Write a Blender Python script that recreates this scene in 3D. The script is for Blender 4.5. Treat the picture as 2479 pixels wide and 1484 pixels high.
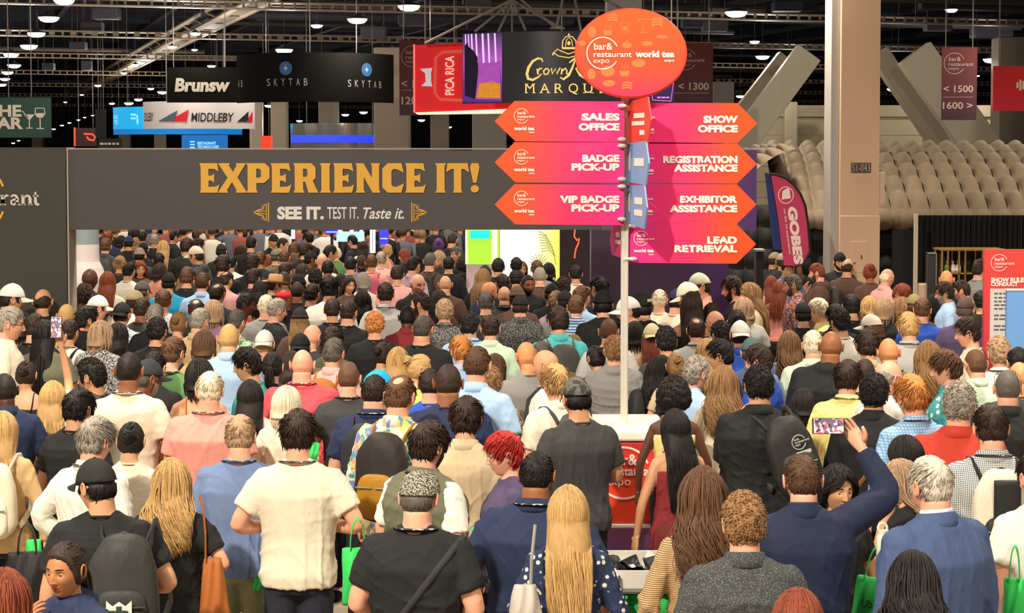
import bpy, bmesh, math, random
import numpy as np
from mathutils import Vector, Matrix
from mathutils.geometry import tessellate_polygon

SC = bpy.context.scene
COL = SC.collection
for _o in list(bpy.data.objects):
    bpy.data.objects.remove(_o)

# ------------------------------------------------------------------ camera
FPX, CX, HORIZON, CAM_H = 4500.0, 1239.5, 370.0, 3.15
PITCH = math.radians(3.0)
PY0 = HORIZON + FPX * math.tan(PITCH)          # row of the optical axis
cam_data = bpy.data.cameras.new('camera')
cam_data.sensor_width = 36.0
cam_data.lens = FPX / 2479.0 * 36.0
cam_data.shift_y = (PY0 - 742.0) / 2479.0
cam_data.clip_end = 800
cam = bpy.data.objects.new('camera', cam_data)
cam.location = (0, 0, CAM_H)
cam.rotation_euler = (math.pi / 2 - PITCH, 0, 0)
COL.objects.link(cam)
SC.camera = cam

# ------------------------------------------------------------------ world, view, lamps
SC.view_settings.view_transform = 'Standard'
SC.view_settings.look = 'None'
SC.view_settings.gamma = 1
SC.view_settings.use_curve_mapping = False
SC.view_settings.exposure = -0.28
SC.cycles.use_denoising = True
SC.cycles.max_bounces = 5
SC.cycles.diffuse_bounces = 3
SC.cycles.glossy_bounces = 3
SC.cycles.sample_clamp_indirect = 6
world = bpy.data.worlds.new('hall_air')
SC.world = world
world.use_nodes = True
world.node_tree.nodes['Background'].inputs[0].default_value = (1.0, 0.93, 0.84, 1)
world.node_tree.nodes['Background'].inputs[1].default_value = 0.17

def lamp_light(x, y, z, power, size=0.7, col=(1.0, 0.90, 0.76)):
    l = bpy.data.lights.new('overhead_beam', 'AREA')
    l.shape = 'DISK'; l.size = size; l.energy = power; l.color = col
    l.spread = math.radians(150)
    o = bpy.data.objects.new('overhead_beam', l)
    o.location = (x, y, z)
    COL.objects.link(o)
    return o

LAMP_GRID = [(x, y) for y in (-3.0, 4.5, 12.0, 19.5, 27.0, 34.5) for x in (-10.5, -3.5, 3.5, 10.5)]
for (lx, ly) in LAMP_GRID:
    lamp_light(lx, ly, 6.80, 310.0 if ly < 5 else 370.0)
key = lamp_light(-5.0, 0.0, 10.2, 2000.0, .45)         # added key lamp, unseen and out of frame, throws the sign post's shadow
key.rotation_euler = Vector((5.9, 13.9, -7.5)).to_track_quat('-Z', 'Y').to_euler()

# ------------------------------------------------------------------ small helpers
def lin(c):
    c = np.asarray(c, float) / 255.0
    return tuple(np.where(c <= 0.04045, c / 12.92, ((c + 0.055) / 1.055) ** 2.4))

def hexc(h):
    h = h.lstrip('#')
    return lin([int(h[i:i + 2], 16) for i in (0, 2, 4)])

def ray(px, py):
    a = (px - CX) / FPX; b = (PY0 - py) / FPX
    return Vector((a, math.cos(PITCH) + b * math.sin(PITCH), -math.sin(PITCH) + b * math.cos(PITCH)))

def at(px, py, Y):
    """world point on the ray of a photo pixel at distance Y"""
    r = ray(px, py)
    return Vector((0, 0, CAM_H)) + r * (Y / r.y)

def at_z(px, py, z):
    r = ray(px, py)
    return Vector((0, 0, CAM_H)) + r * ((z - CAM_H) / r.z)

def smooth(a, b, x):
    t = np.clip((np.asarray(x, float) - a) / (b - a), 0, 1)
    return t * t * (3 - 2 * t)

class MB:
    """collects geometry for ONE mesh"""
    def __init__(s):
        s.V = []; s.F = []; s.M = []; s.n = 0
    def add(s, verts, faces, mi=0):
        v = np.asarray(verts, float).reshape(-1, 3)
        s.V.append(v)
        n = s.n
        s.F.extend([tuple(int(i) + n for i in f) for f in faces])
        s.M.extend([mi] * len(faces))
        s.n += len(v)
        return s
    def verts(s):
        return np.concatenate(s.V) if s.V else np.zeros((0, 3))
    def xform(s, M):
        R = np.array(M.to_3x3()); t = np.array(M.to_translation())
        s.V = [v @ R.T + t for v in s.V]
        return s
    def join(s, o):
        k = s.n
        for v in o.V: s.V.append(v)
        s.F.extend([tuple(i + k for i in f) for f in o.F]); s.M.extend(o.M); s.n += o.n
        return s
    def mesh(s, name, smooth_shade=True):
        me = bpy.data.meshes.new(name)
        me.from_pydata(s.verts().tolist(), [], s.F)
        if any(s.M):
            me.polygons.foreach_set('material_index', s.M)
        if smooth_shade:
            me.polygons.foreach_set('use_smooth', [True] * len(me.polygons))
        me.update()
        return me
    # ---- shapes
    def box(s, c, size, mi=0, rot=None, bev=0.0):
        hx, hy, hz = [q / 2 for q in size]
        if bev > 0:
            b = min(bev, hx * .9, hy * .9, hz * .9)
            bm = bmesh.new()
            bmesh.ops.create_cube(bm, size=1)
            for v in bm.verts: v.co = Vector((v.co.x * 2 * hx, v.co.y * 2 * hy, v.co.z * 2 * hz))
            bmesh.ops.bevel(bm, geom=bm.edges[:], offset=b, segments=2, affect='EDGES', profile=.5)
            v = np.array([list(q.co) for q in bm.verts]); bm.verts.index_update()
            f = [[q.index for q in p.verts] for p in bm.faces]; bm.free()
        else:
            v = np.array([[x, y, z] for x in (-hx, hx) for y in (-hy, hy) for z in (-hz, hz)])
            f = [(0, 1, 3, 2), (4, 6, 7, 5), (0, 4, 5, 1), (2, 3, 7, 6), (0, 2, 6, 4), (1, 5, 7, 3)]
        if rot is not None: v = v @ np.array(rot.to_3x3()).T
        return s.add(v + np.array(c), f, mi)
    def grid(s, P, mi=0, closed_u=False, caps=False):
        """P: (n,m,3) rows of rings"""
        P = np.asarray(P, float); n, m, _ = P.shape
        F = []
        mm = m if closed_u else m - 1
        for i in range(n - 1):
            for j in range(mm):
                k = (j + 1) % m
                F.append((i * m + j, i * m + k, (i + 1) * m + k, (i + 1) * m + j))
        if caps:
            F.append(tuple(range(m - 1, -1, -1))); F.append(tuple((n - 1) * m + j for j in range(m)))
        return s.add(P.reshape(-1, 3), F, mi)
    def tube(s, path, rad, m=8, mi=0, flat=None, caps=True, up=None):
        P = np.asarray(path, float); n = len(P)
        r = np.broadcast_to(np.asarray(rad, float), (n,)) if np.ndim(rad) < 2 else None
        T = np.gradient(P, axis=0); T /= np.linalg.norm(T, axis=1)[:, None] + 1e-9
        u = np.array([0, 0, 1.0]) if up is None else np.array(up, float)
        if abs(T[0] @ u) > .95: u = np.array([1.0, 0, 0])
        rings = []
        a = np.linspace(0, 2 * np.pi, m, endpoint=False)
        for i in range(n):
            u = u - T[i] * (u @ T[i]); u /= np.linalg.norm(u) + 1e-9
            w = np.cross(T[i], u)
            fx, fy = flat if flat else (1, 1)
            rings.append(P[i] + r[i] * (np.outer(np.cos(a) * fx, w) + np.outer(np.sin(a) * fy, u)))
        return s.grid(np.array(rings), mi, True, caps)
    def lathe(s, prof, c=(0, 0, 0), m=24, mi=0, caps=True, sx=1, sy=1):
        a = np.linspace(0, 2 * np.pi, m, endpoint=False)
        R = np.array([[[r * np.cos(t) * sx + c[0], r * np.sin(t) * sy + c[1], z + c[2]] for t in a] for r, z in prof])
        return s.grid(R, mi, True, caps)
    def ball(s, c, r, m=12, n=8, mi=0):
        r = np.broadcast_to(np.asarray(r, float), (3,))
        ph = np.linspace(-np.pi / 2 * .98, np.pi / 2 * .98, n); th = np.linspace(0, 2 * np.pi, m, endpoint=False)
        P = np.array([[[math.cos(p) * math.cos(t) * r[0] + c[0], math.cos(p) * math.sin(t) * r[1] + c[1], math.sin(p) * r[2] + c[2]] for t in th] for p in ph])
        return s.grid(P, mi, True, True)
    def poly(s, outline, holes=(), depth=0.01, mi=0, y=0.0, fn=None):
        """flat outline in x,z extruded from y to y+depth; front face looks to -y"""
        loops = [[Vector((p[0], p[1], 0)) for p in outline]] + [[Vector((p[0], p[1], 0)) for p in h] for h in holes]
        flat = [p for l in loops for p in l]
        tri = tessellate_polygon(loops)
        n = len(flat)
        v = [(p.x, y, p.y) for p in flat] + [(p.x, y + depth, p.y) for p in flat]
        f = []
        for t in tri:
            a, b, c = [flat[i] for i in t]
            cr = (b - a).cross(c - a).z
            t = t if cr > 0 else (t[0], t[2], t[1])
            f.append(tuple(t)); f.append(tuple(i + n for i in reversed(t)))
        k = 0
        for l in loops:
            m = len(l)
            for i in range(m):
                j = (i + 1) % m
                f.append((k + i, k + i + n, k + j + n, k + j))
            k += m
        v = np.array(v)
        if fn is not None: v = fn(v)
        return s.add(v, f, mi)
    def ribbon(s, pts, w, depth=0.01, y=0.0, mi=0, fn=None, closed=False):
        """flat stroke of width w (number or per-point list) in x,z"""
        P = np.asarray(pts, float); n = len(P)
        if closed: P = np.vstack([P, P[:1]]); n += 1
        W = np.broadcast_to(np.asarray(w, float), (n,)) if np.ndim(w) == 0 else np.asarray(w, float)
        if len(W) < n: W = np.append(W, W[0])
        T = np.gradient(P, axis=0)
        if closed: T[0] = T[-1] = P[1] - P[-2]
        T /= np.linalg.norm(T, axis=1)[:, None] + 1e-9
        N = np.stack([-T[:, 1], T[:, 0]], 1)
        L = P + N * W[:, None] / 2; R = P - N * W[:, None] / 2
        v = []
        for i in range(n):
            v += [(L[i, 0], y, L[i, 1]), (R[i, 0], y, R[i, 1]), (R[i, 0], y + depth, R[i, 1]), (L[i, 0], y + depth, L[i, 1])]
        v = np.array(v)
        f = []
        for i in range(n - 1):
            for j in range(4):
                a, b = i * 4 + j, i * 4 + (j + 1) % 4
                f.append((a, b, b + 4, a + 4))
        f.append((3, 2, 1, 0)); e = (n - 1) * 4; f.append((e, e + 1, e + 2, e + 3))
        if fn is not None: v = fn(v)
        return s.add(v, f, mi)

def arc(cx, cz, r, a0, a1, n=24, rz=None):
    t = np.radians(np.linspace(a0, a1, n))
    return np.stack([cx + r * np.cos(t), cz + (rz or r) * np.sin(t)], 1)

_textcache = {}
def text_polys(body, bold=0.0, shear=0.0, space=1.0):
    """flat lettering of the built-in font as (verts x,z ; faces), 1 unit high line"""
    key = (body, bold, shear, space)
    if key not in _textcache:
        cu = bpy.data.curves.new('lettering', 'FONT')
        cu.body = body; cu.size = 1.0; cu.offset = bold; cu.shear = shear; cu.space_character = space
        cu.fill_mode = 'FRONT'; cu.resolution_u = 3
        o = bpy.data.objects.new('lettering', cu); COL.objects.link(o)
        dg = bpy.context.evaluated_depsgraph_get()
        me = bpy.data.meshes.new_from_object(o.evaluated_get(dg))
        v = np.array([list(q.co) for q in me.vertices]); f = [tuple(p.vertices) for p in me.polygons]
        bpy.data.objects.remove(o); bpy.data.curves.remove(cu); bpy.data.meshes.remove(me)
        _textcache[key] = (v, f)
    return _textcache[key]

def put_text(mb, body, x, z, h, w=None, align='l', y=0.0, mi=0, bold=0.0, shear=0.0, sx=1.0, fn=None, depth=0.004):
    """lettering with cap height h, baseline z; w fixes the width; front looks to -y"""
    v, f = text_polys(body, bold, shear)
    cap = text_polys('H', bold, 0)[0][:, 1].max()
    lo, hi = v[:, 0].min(), v[:, 0].max()
    k = h / cap
    kx = (w / (hi - lo)) if w else k * sx
    X = (v[:, 0] - lo) * kx
    W = (hi - lo) * kx
    X = X + {'l': x, 'r': x - W, 'c': x - W / 2}[align]
    Z = v[:, 1] * k + z
    n = len(v)
    vv = np.concatenate([np.stack([X, np.full(n, y - depth), Z], 1), np.stack([X, np.full(n, y), Z], 1)])
    ff = [t for t in f]
    # rim so that the lettering has thickness
    ed = {}
    for t in f:
        for a, b in zip(t, t[1:] + t[:1]):
            ed[(a, b)] = 1
    for (a, b) in list(ed):
        if (b, a) not in ed: ff.append((a, a + n, b + n, b))
    if fn is not None: vv = fn(vv)
    mb.add(vv, ff, mi)
    return W

# ------------------------------------------------------------------ materials
_mats = {}
def nodes_of(name):
    m = bpy.data.materials.new(name); m.use_nodes = True
    nt = m.node_tree; b = nt.nodes['Principled BSDF']
    return m, nt, b

def noise_bump(nt, b, scale, strength, detail=4, dist=0.02, stretch=None):
    tc = nt.nodes.new('ShaderNodeTexCoord'); mp = nt.nodes.new('ShaderNodeMapping')
    if stretch: mp.inputs['Scale'].default_value = stretch
    nt.links.new(tc.outputs['Object'], mp.inputs[0])
    n = nt.nodes.new('ShaderNodeTexNoise'); n.inputs['Scale'].default_value = scale; n.inputs['Detail'].default_value = detail
    nt.links.new(mp.outputs[0], n.inputs['Vector'])
    bp = nt.nodes.new('ShaderNodeBump'); bp.inputs['Strength'].default_value = strength; bp.inputs['Distance'].default_value = dist
    nt.links.new(n.outputs['Fac'], bp.inputs['Height']); nt.links.new(bp.outputs[0], b.inputs['Normal'])
    return n, mp

def mat(name, col='808080', rough=.6, metal=0, emit=None, estr=0, vary=.06, scale=8, bump=0, spec=.3):
    """plain procedural surface: colour broken up by noise"""
    if name in _mats: return _mats[name]
    m, nt, b = nodes_of(name)
    c = hexc(col)
    b.inputs['Base Color'].default_value = (*c, 1); b.inputs['Roughness'].default_value = rough
    b.inputs['Metallic'].default_value = metal; b.inputs['Specular IOR Level'].default_value = spec
    if emit:
        b.inputs['Emission Color'].default_value = (*hexc(emit), 1); b.inputs['Emission Strength'].default_value = estr
    if vary:
        n, mp = noise_bump(nt, b, scale, bump, dist=.01)
        mx = nt.nodes.new('ShaderNodeMix'); mx.data_type = 'RGBA'
        mx.inputs[6].default_value = (*[q * (1 - vary) for q in c], 1); mx.inputs[7].default_value = (*[min(1, q * (1 + vary)) for q in c], 1)
        nt.links.new(n.outputs['Fac'], mx.inputs[0]); nt.links.new(mx.outputs[2], b.inputs['Base Color'])
    _mats[name] = m
    return m

def ramp_mat(name, stops, axis=0, lo=0, hi=1, rough=.45, emit=0.0, coord='Generated'):
    """printed colour blend along one object axis (the print itself has this gradient)"""
    if name in _mats: return _mats[name]
    m, nt, b = nodes_of(name)
    tc = nt.nodes.new('ShaderNodeTexCoord'); sp = nt.nodes.new('ShaderNodeSeparateXYZ')
    nt.links.new(tc.outputs[coord], sp.inputs[0])
    mr = nt.nodes.new('ShaderNodeMapRange'); mr.inputs[1].default_value = lo; mr.inputs[2].default_value = hi
    nt.links.new(sp.outputs[axis], mr.inputs[0])
    cr = nt.nodes.new('ShaderNodeValToRGB')
    e = cr.color_ramp.elements
    while len(e) < len(stops): e.new(.5)
    for q, (p, c) in zip(e, stops): q.position = p; q.color = (*hexc(c), 1)
    nt.links.new(mr.outputs[0], cr.inputs[0]); nt.links.new(cr.outputs[0], b.inputs['Base Color'])
    b.inputs['Roughness'].default_value = rough
    if emit:
        nt.links.new(cr.outputs[0], b.inputs['Emission Color']); b.inputs['Emission Strength'].default_value = emit
    _mats[name] = m
    return m

# ------------------------------------------------------------------ objects
def obj(name, mb, m=None, parent=None, label=None, smooth_shade=False):
    me = mb if isinstance(mb, bpy.types.Mesh) else mb.mesh(name, smooth_shade)
    if m is not None and not me.materials:
        for q in (m if isinstance(m, (list, tuple)) else [m]): me.materials.append(q)
    o = bpy.data.objects.new(name, me); COL.objects.link(o)
    if parent is not None: o.parent = parent
    if label: o['label'] = label
    return o

def tag(o, label, cat, group=None):
    o['label'] = label; o['category'] = cat
    if group: o['group'] = group
    return o

def thing(name, label, cat, loc=(0, 0, 0), rz=0.0, group=None, scale=1.0):
    o = bpy.data.objects.new(name, None); COL.objects.link(o)
    o.empty_display_size = .1
    o.location = loc; o.rotation_euler = (0, 0, rz); o.scale = (scale, scale, scale)
    return tag(o, label, cat, group)

def struct(name, mb, m, parent=None, smooth_shade=False):
    o = obj(name, mb, m, parent, smooth_shade=smooth_shade)
    if parent is None: o['kind'] = 'structure'
    return o

def stuff(name, mb, m, label, cat, smooth_shade=True):
    o = obj(name, mb, m, smooth_shade=smooth_shade); o['kind'] = 'stuff'
    return tag(o, label, cat)

_remesh_q = None
def remesh(mb, voxel):
    me = mb.mesh('union_source')
    o = bpy.data.objects.new('union_source', me); COL.objects.link(o)
    md = o.modifiers.new('r', 'REMESH'); md.mode = 'VOXEL'; md.voxel_size = voxel
    dg = bpy.context.evaluated_depsgraph_get()
    ev = o.evaluated_get(dg).to_mesh()
    n = len(ev.vertices); v = np.empty(n * 3); ev.vertices.foreach_get('co', v); v = v.reshape(-1, 3)
    k = len(ev.loops); li = np.empty(k, dtype=np.int64); ev.loops.foreach_get('vertex_index', li)
    f = li.reshape(-1, 4)
    o.evaluated_get(dg).to_mesh_clear()
    bpy.data.objects.remove(o); bpy.data.meshes.remove(me)
    return v, f

def relax(v, f, it=2, k=.5):
    e = np.concatenate([f[:, [0, 1]], f[:, [1, 2]], f[:, [2, 3]], f[:, [3, 0]]])
    for _ in range(it):
        s = np.zeros_like(v); c = np.zeros(len(v))
        np.add.at(s, e[:, 0], v[e[:, 1]]); np.add.at(c, e[:, 0], 1)
        np.add.at(s, e[:, 1], v[e[:, 0]]); np.add.at(c, e[:, 1], 1)
        v = v + k * (s / np.maximum(c, 1)[:, None] - v)
    return v

def normals(v, f):
    n = np.cross(v[f[:, 2]] - v[f[:, 0]], v[f[:, 3]] - v[f[:, 1]])
    N = np.zeros_like(v)
    for j in range(4): np.add.at(N, f[:, j], n)
    return N / (np.linalg.norm(N, axis=1)[:, None] + 1e-9)

# ================================================================== the hall
ALPHA = math.atan((CX + 100) / FPX)                    # hall axis points left of the view
AX = Vector((-math.sin(ALPHA), math.cos(ALPHA), 0)); AC = Vector((math.cos(ALPHA), math.sin(ALPHA), 0))

def build_hall():
    fl = MB().box((0, 120, -.05), (240, 260, .1))
    struct('floor', fl, mat('hall_floor', 'a3937f', .55, vary=.12, scale=1.2, spec=.4))
    ce = MB().box((0, 120, 11.2), (240, 260, .3))
    for i in range(70):                                    # purlins and joists of the roof deck
        c = AX * (14 + i * 3.1) + Vector((10, 0, 10.75))
        ce.box(c, (150, .22, .62 if i % 3 else .95), rot=Matrix.Rotation(ALPHA, 4, 'Z'))
    for i in range(-10, 22):
        c = AX * 100 + AC * (i * 5.2) + Vector((0, 0, 10.4))
        ce.box(c, (.28, 190, .3), rot=Matrix.Rotation(ALPHA, 4, 'Z'))
    struct('ceiling', ce, mat('painted_roof_deck', '2a2b33', .8, vary=.25, scale=.6))
    wb = MB().box((0, 205, 5.5), (240, .4, 11.2))
    struct('wall_back', wb, mat('far_wall_paint', '3d3b3c', .8, vary=.2, scale=.3))
    # cream service wall at the far right with pilasters and a shutter
    Y = 66.0
    x0, x1 = at(1780, 300, Y).x, at(2700, 300, Y).x
    zt = at(0, 255, Y).z
    w = MB().box(((x0 + x1) / 2, Y + .2, zt / 2), (x1 - x0, .4, zt))
    for i in range(9):
        w.box((x0 + 1.6 + i * 1.7, Y - .03, zt / 2), (.05, .05, zt))
    for z in np.arange(.5, zt, .55): w.box(((x0 + x1) / 2, Y - .01, z), (x1 - x0, .03, .03))
    w.box(((x0 + x1) / 2, Y - .05, zt - .2), (x1 - x0, .2, .4))
    struct('wall_right', w, mat('service_wall_paint', 'd0c2a6', .7, vary=.08, scale=.5))

    def column(px0, px1, Y, col, ztop=11.0, depth=None, name='column'):
        xa, xb = at(px0, 300, Y).x, at(px1, 300, Y).x
        d = depth or (xb - xa)
        c = MB().box(((xa + xb) / 2, Y + d / 2, ztop / 2), (xb - xa, d, ztop), bev=.03)
        return struct(name, c, mat('column_paint_' + col, col, .6, vary=.05, scale=.7))
    for px0, px1, Y, col, zt in ((604, 634, 96, 'b7a794', 5.8), (655, 694, 84, 'b9a996', 5.6), (771, 817, 86, 'b5a492', 5.6), (905, 990, 54, 'b3a18f', 6.2),
                             (1042, 1086, 88, 'a8998a', 5.4), (1143, 1226, 74, 'aaa49c', 5.0), (1468, 1553, 46, '8d8480', 11), (1728, 1777, 72, '8a847d', 5.9),
                             (76, 100, 150, 'a08d80', 4.4), (288, 312, 140, 'b3a596', 4.6), (372, 398, 130, 'bba996', 4.6), (2418, 2500, 62, '9a8d80', 7.0), (1900, 1931, 64, 'c4b79d', 4.9)):
        column(px0, px1, Y, col, zt)
    # the big numbered column
    Y = 27.0; k = Y / FPX
    X0, X1 = at(2034, 300, Y).x, at(2130, 300, Y).x
    zt = 9.0
    c = MB()
    c.box(((X0 + X1) / 2, Y + .3, zt / 2 + .6), (X1 - X0, .6, zt - 1.2), bev=.012)
    c.box(((X0 + X1) / 2 + .01, Y + .3, 1.12), (X1 - X0 + .012, .62, 2.24), bev=.012)
    struct('column_numbered', c, mat('column_tan_paint', 'd2af90', .6, vary=.04, scale=1))
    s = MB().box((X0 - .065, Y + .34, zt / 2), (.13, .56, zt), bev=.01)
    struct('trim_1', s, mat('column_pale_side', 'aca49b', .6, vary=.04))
    sg = thing('column_number_sign', 'small dark plate reading S1-043 on the tan column', 'sign', ((X0 + X1) / 2 + (2085 - 2082) * k, Y - .012, at(0, 406, Y).z))
    obj('plate', MB().box((0, 0, 0), (48 * k, .02, 24 * k), bev=.003), mat('sign_plate', '57483f', .5, vary=.05), sg)
    L = MB(); put_text(L, 'S1-043', 0, -9 * k, 18 * k, w=43 * k, align='c', y=-.011, bold=-.01)
    obj('lettering', L, mat('plate_lettering', 'b9a692', .5, vary=0), sg)
    hb = MB().box((at(2085, 0, Y).x, Y - .012, at(0, 622, Y).z), (38 * k, .02, 76 * k), bev=.004)
    h = thing('hatch_panel', 'tan access hatch low on the numbered column', 'hatch', (0, 0, 0)); obj('cover', hb, mat('column_tan_paint'), h)
    lk = MB().box((at(2091, 0, Y).x, Y - .028, at(0, 622, Y).z), (3 * k, .012, 10 * k)).box((at(2074, 0, Y).x, Y - .028, at(0, 637, Y).z), (4 * k, .012, 4 * k)); obj('latch', lk, mat('hatch_latch', '5a4a40', .4, vary=0), h)
    eb = thing('electrical_box', 'pale electrical box fixed on the side of the tan column', 'electrical box', (X1 + 8 * k, Y + .2, at(0, 455, Y).z))
    obj('casing', MB().box((0, 0, 0), (17 * k, .25, 78 * k), bev=.01), mat('pale_casing', 'dcc4b2', .5, vary=.04), eb)
    obj('cover', MB().box((2 * k, -.13, 0), (10 * k, .015, 70 * k), bev=.004), mat('pale_casing2', 'cdb3a0', .5, vary=.04), eb)

    # steel V braces
    def brace(a, b, th, Y, col):
        A, B = at(*a, Y), at(*b, Y); d = B - A
        ang = math.atan2(d.x, d.z)
        m = MB().box((A + B) / 2, (th * Y / FPX, .55, d.length), rot=Matrix.Rotation(ang, 4, 'Y'), bev=.02)
        struct('beam', m, mat('brace_paint_' + col, col, .6, vary=.05, scale=.7))
    brace((1957, 128), (1780, 368), 66, 50, 'eadfc8'); brace((1905, 140), (1745, 345), 48, 53, 'bdb29e')
    brace((2126, 128), (2296, 380), 46, 52, 'c4b8a2'); brace((2212, 128), (2405, 398), 88, 50, 'eadfc6')

    # roof truss running along the hall
    A = at_z(790, -100, 7.65); B = at_z(128, 252, 7.65); d = B - A
    t = MB(); n = 40; L = d.length; u = d.normalized(); side = Vector((u.y, -u.x, 0))
    for sx in (-.28, .28):
        for sz in (-.22, .22):
            t.tube([A + side * sx + Vector((0, 0, sz)), B + side * sx + Vector((0, 0, sz))], .10, 6)
    for i in range(n):
        for sx in (-.28, .28):
            p = A + u * (L * i / n) + side * sx; q = A + u * (L * (i + 1) / n) + side * sx
            t.tube([p + Vector((0, 0, -.22)), q + Vector((0, 0, .22))], .05, 5)
        p = A + u * (L * i / n)
        t.box(p + Vector((0, 0, -.25)), (.6, L / n * .8, .03), rot=Matrix.Rotation(ALPHA, 4, 'Z'))
    struct('beam_truss', t, mat('truss_steel', '85735f', .6, vary=.15, scale=2))

    # cable trays across the hall
    def tray(y1240, z, i):
        P = at_z(1240, y1240, z); kk = P.y / FPX
        half = 1900 * kk
        m = MB(); R = Matrix.Rotation(ALPHA, 4, 'Z')
        for dz in (-.09, .09): m.box(P + Vector((0, 0, dz)), (2 * half, .4, .035), rot=R)
        for q in np.arange(-half, half, .36):
            m.box(P + AC * float(q), (.07 if (int(q * 7) % 5) else .20, .05, .17), rot=R)
        for q in np.arange(-half, half, 9.0): m.box(P + AC * float(q) + Vector((0, 0, 1.8)), (.014, .014, 3.4), rot=R)
        o = thing('cable_tray', 'light steel cable tray, %s counted down from the picture top, under the dark roof' % ('first', 'second', 'third', 'fourth', 'fifth', 'sixth', 'seventh', 'eighth')[i], 'cable tray', (0, 0, 0), group='cable trays')
        obj('ladder_frame', m, mat('tray_steel', '93806b', .5, vary=.2, scale=3), o)
    for i, y in enumerate((28, 101, 151, 189, 217, 240, 262)): tray(y, 7.25, i)
    # pipes and ducts under the roof
    rs = random.Random(3)
    for i in range(26):
        y = rs.choice((12, 45, 60, 75, 120, 135, 165, 178, 200, 230))
        P = at_z(rs.uniform(-200, 2600), y + rs.uniform(-6, 6), 7.8 + rs.uniform(-.3, .8)); kk = P.y / FPX
        l = rs.uniform(300, 1100) * kk
        m = MB().tube([P - AC * l / 2, P + AC * l / 2], rs.uniform(.06, .2), 8)
        struct('beam_pipe', m, mat('pipe_grey_%d' % (i % 3), ('3c3d47', '4a4742', '57504a')[i % 3], .6, vary=.2))
    for i, (px, py, w, h, zz) in enumerate(((258, 32, 62, 26, 7.6), (224, 66, 50, 26, 7.6), (190, 110, 38, 18, 7.4), (210, 158, 24, 22, 7.2), (118, 160, 28, 16, 7.2), (905, 78, 60, 28, 7.2), (1000, 48, 70, 26, 7.5), (1158, 10, 60, 24, 7.7), (1690, 50, 80, 30, 7.5), (1730, 62, 60, 24, 7.3), (1905, 15, 70, 22, 7.7), (2270, 60, 62, 26, 7.2), (2400, 70, 90, 40, 7.6), (2080, 130, 60, 20, 7.0))):
        P = at_z(px, py, zz); kk = P.y / FPX
        m = MB().box((0, 0, 0), (w * kk, w * kk * .8, h * kk), bev=.04)
        m.box((0, 0, -h * kk * .5), (w * kk * .96, w * kk * .76, .05))
        for sx in (-.4, .4): m.tube([(sx * w * kk, 0, 0), (sx * w * kk, 0, 3.2)], .02, 5)
        o = struct('ceiling_duct', m, mat('duct_grey_%d' % (i % 2), ('3a3b46', '4a4a54')[i % 2], .6, vary=.15)); o.location = P
    # high bay lamps
    lens = mat('lamp_glow', 'fff6e6', .4, emit='fff3dd', estr=9.0, vary=0)
    house = mat('lamp_housing', '3a3a40', .5, vary=.1)
    base = None
    lamps = ((155, 0, 50), (118, 42, 50), (88, 80, 43), (70, 110, 42), (27, 130, 38), (34, 157, 33), (18, 174, 28), (12, 190, 24), (4, 204, 22), (473, 80, 26), (417, 112, 22), (471, 120, 15), (328, 156, 18), (300, 176, 16),
             (237, 206, 17), (512, 159, 20), (393, 222, 24), (365, 214, 16), (271, 250, 14), (312, 249, 22), (198, 229, 10), (158, 247, 9), (335, 240, 20), (990, 14, 54), (865, 46, 48), (767, 61, 29), (688, 120, 42), (650, 255, 20),
             (880, 271, 20), (836, 277, 18), (1020, 290, 18), (1087, 307, 14), (725, 292, 15), (1782, 29, 54), (1827, 100, 24), (1846, 136, 34), (1792, 232, 20), (1906, 238, 25), (1914, 226, 13), (2303, 23, 30), (2400, 143, 40), (2158, 215, 22), (2366, 183, 12),
             (130, 312, 10), (150, 303, 10), (168, 297, 9), (190, 290, 9), (205, 284, 8), (224, 279, 8), (32, 346, 9), (45, 340, 8))
    for px, py, w in lamps:
        P = at_z(px, py, 6.35 if py < 215 else 5.75 if py < 280 else 4.9)
        if P.y > 190: P = at(px, py, 150)
        D = w * P.y / FPX
        where = 'over the dark green banner' if px < 230 else 'over the white hanging ring' if px < 480 else 'above the black curved banner' if px < 960 else 'between the round banners and the posts' if px < 1700 else 'beside the steel braces' if px < 2000 else 'beyond the tan column'
        lab = '%s round high bay lamp glowing %s' % ('big' if w > 36 else 'medium' if w > 20 else 'small distant', where)
        if base is None:
            base = (MB().lathe([(.5, 0), (.5, .03), (.40, .10), (.18, .16), (.16, .26), (.05, .3)], m=20).mesh('housing', True),
                    MB().lathe([(.02, -.24), (.22, -.225), (.38, -.17), (.48, -.06), (.5, .0)], m=20).mesh('lens', True),
                    MB().tube([(0, 0, .28), (0, 0, 11)], .014, 5).mesh('hanger', True))
        o = thing('high_bay_lamp', lab, 'ceiling lamp', P, group=lab, scale=D)
        obj('housing', base[0], house, o); obj('lens', base[1], lens, o); obj('hanger', MB().tube([(0, 0, .28), (0, 0, (11.06 - P.z) / D)], .014, 5), house, o)
        if w > 12:
            l = bpy.data.lights.new('lamp_spill', 'POINT'); l.energy = 260 * max(.5, P.y / 50); l.color = (1, .91, .78); l.shadow_soft_size = D * .5
            q = bpy.data.objects.new('lamp_spill', l); q.location = P + Vector((0, -.1, -.45 * D)); COL.objects.link(q)
build_hall()

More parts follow.
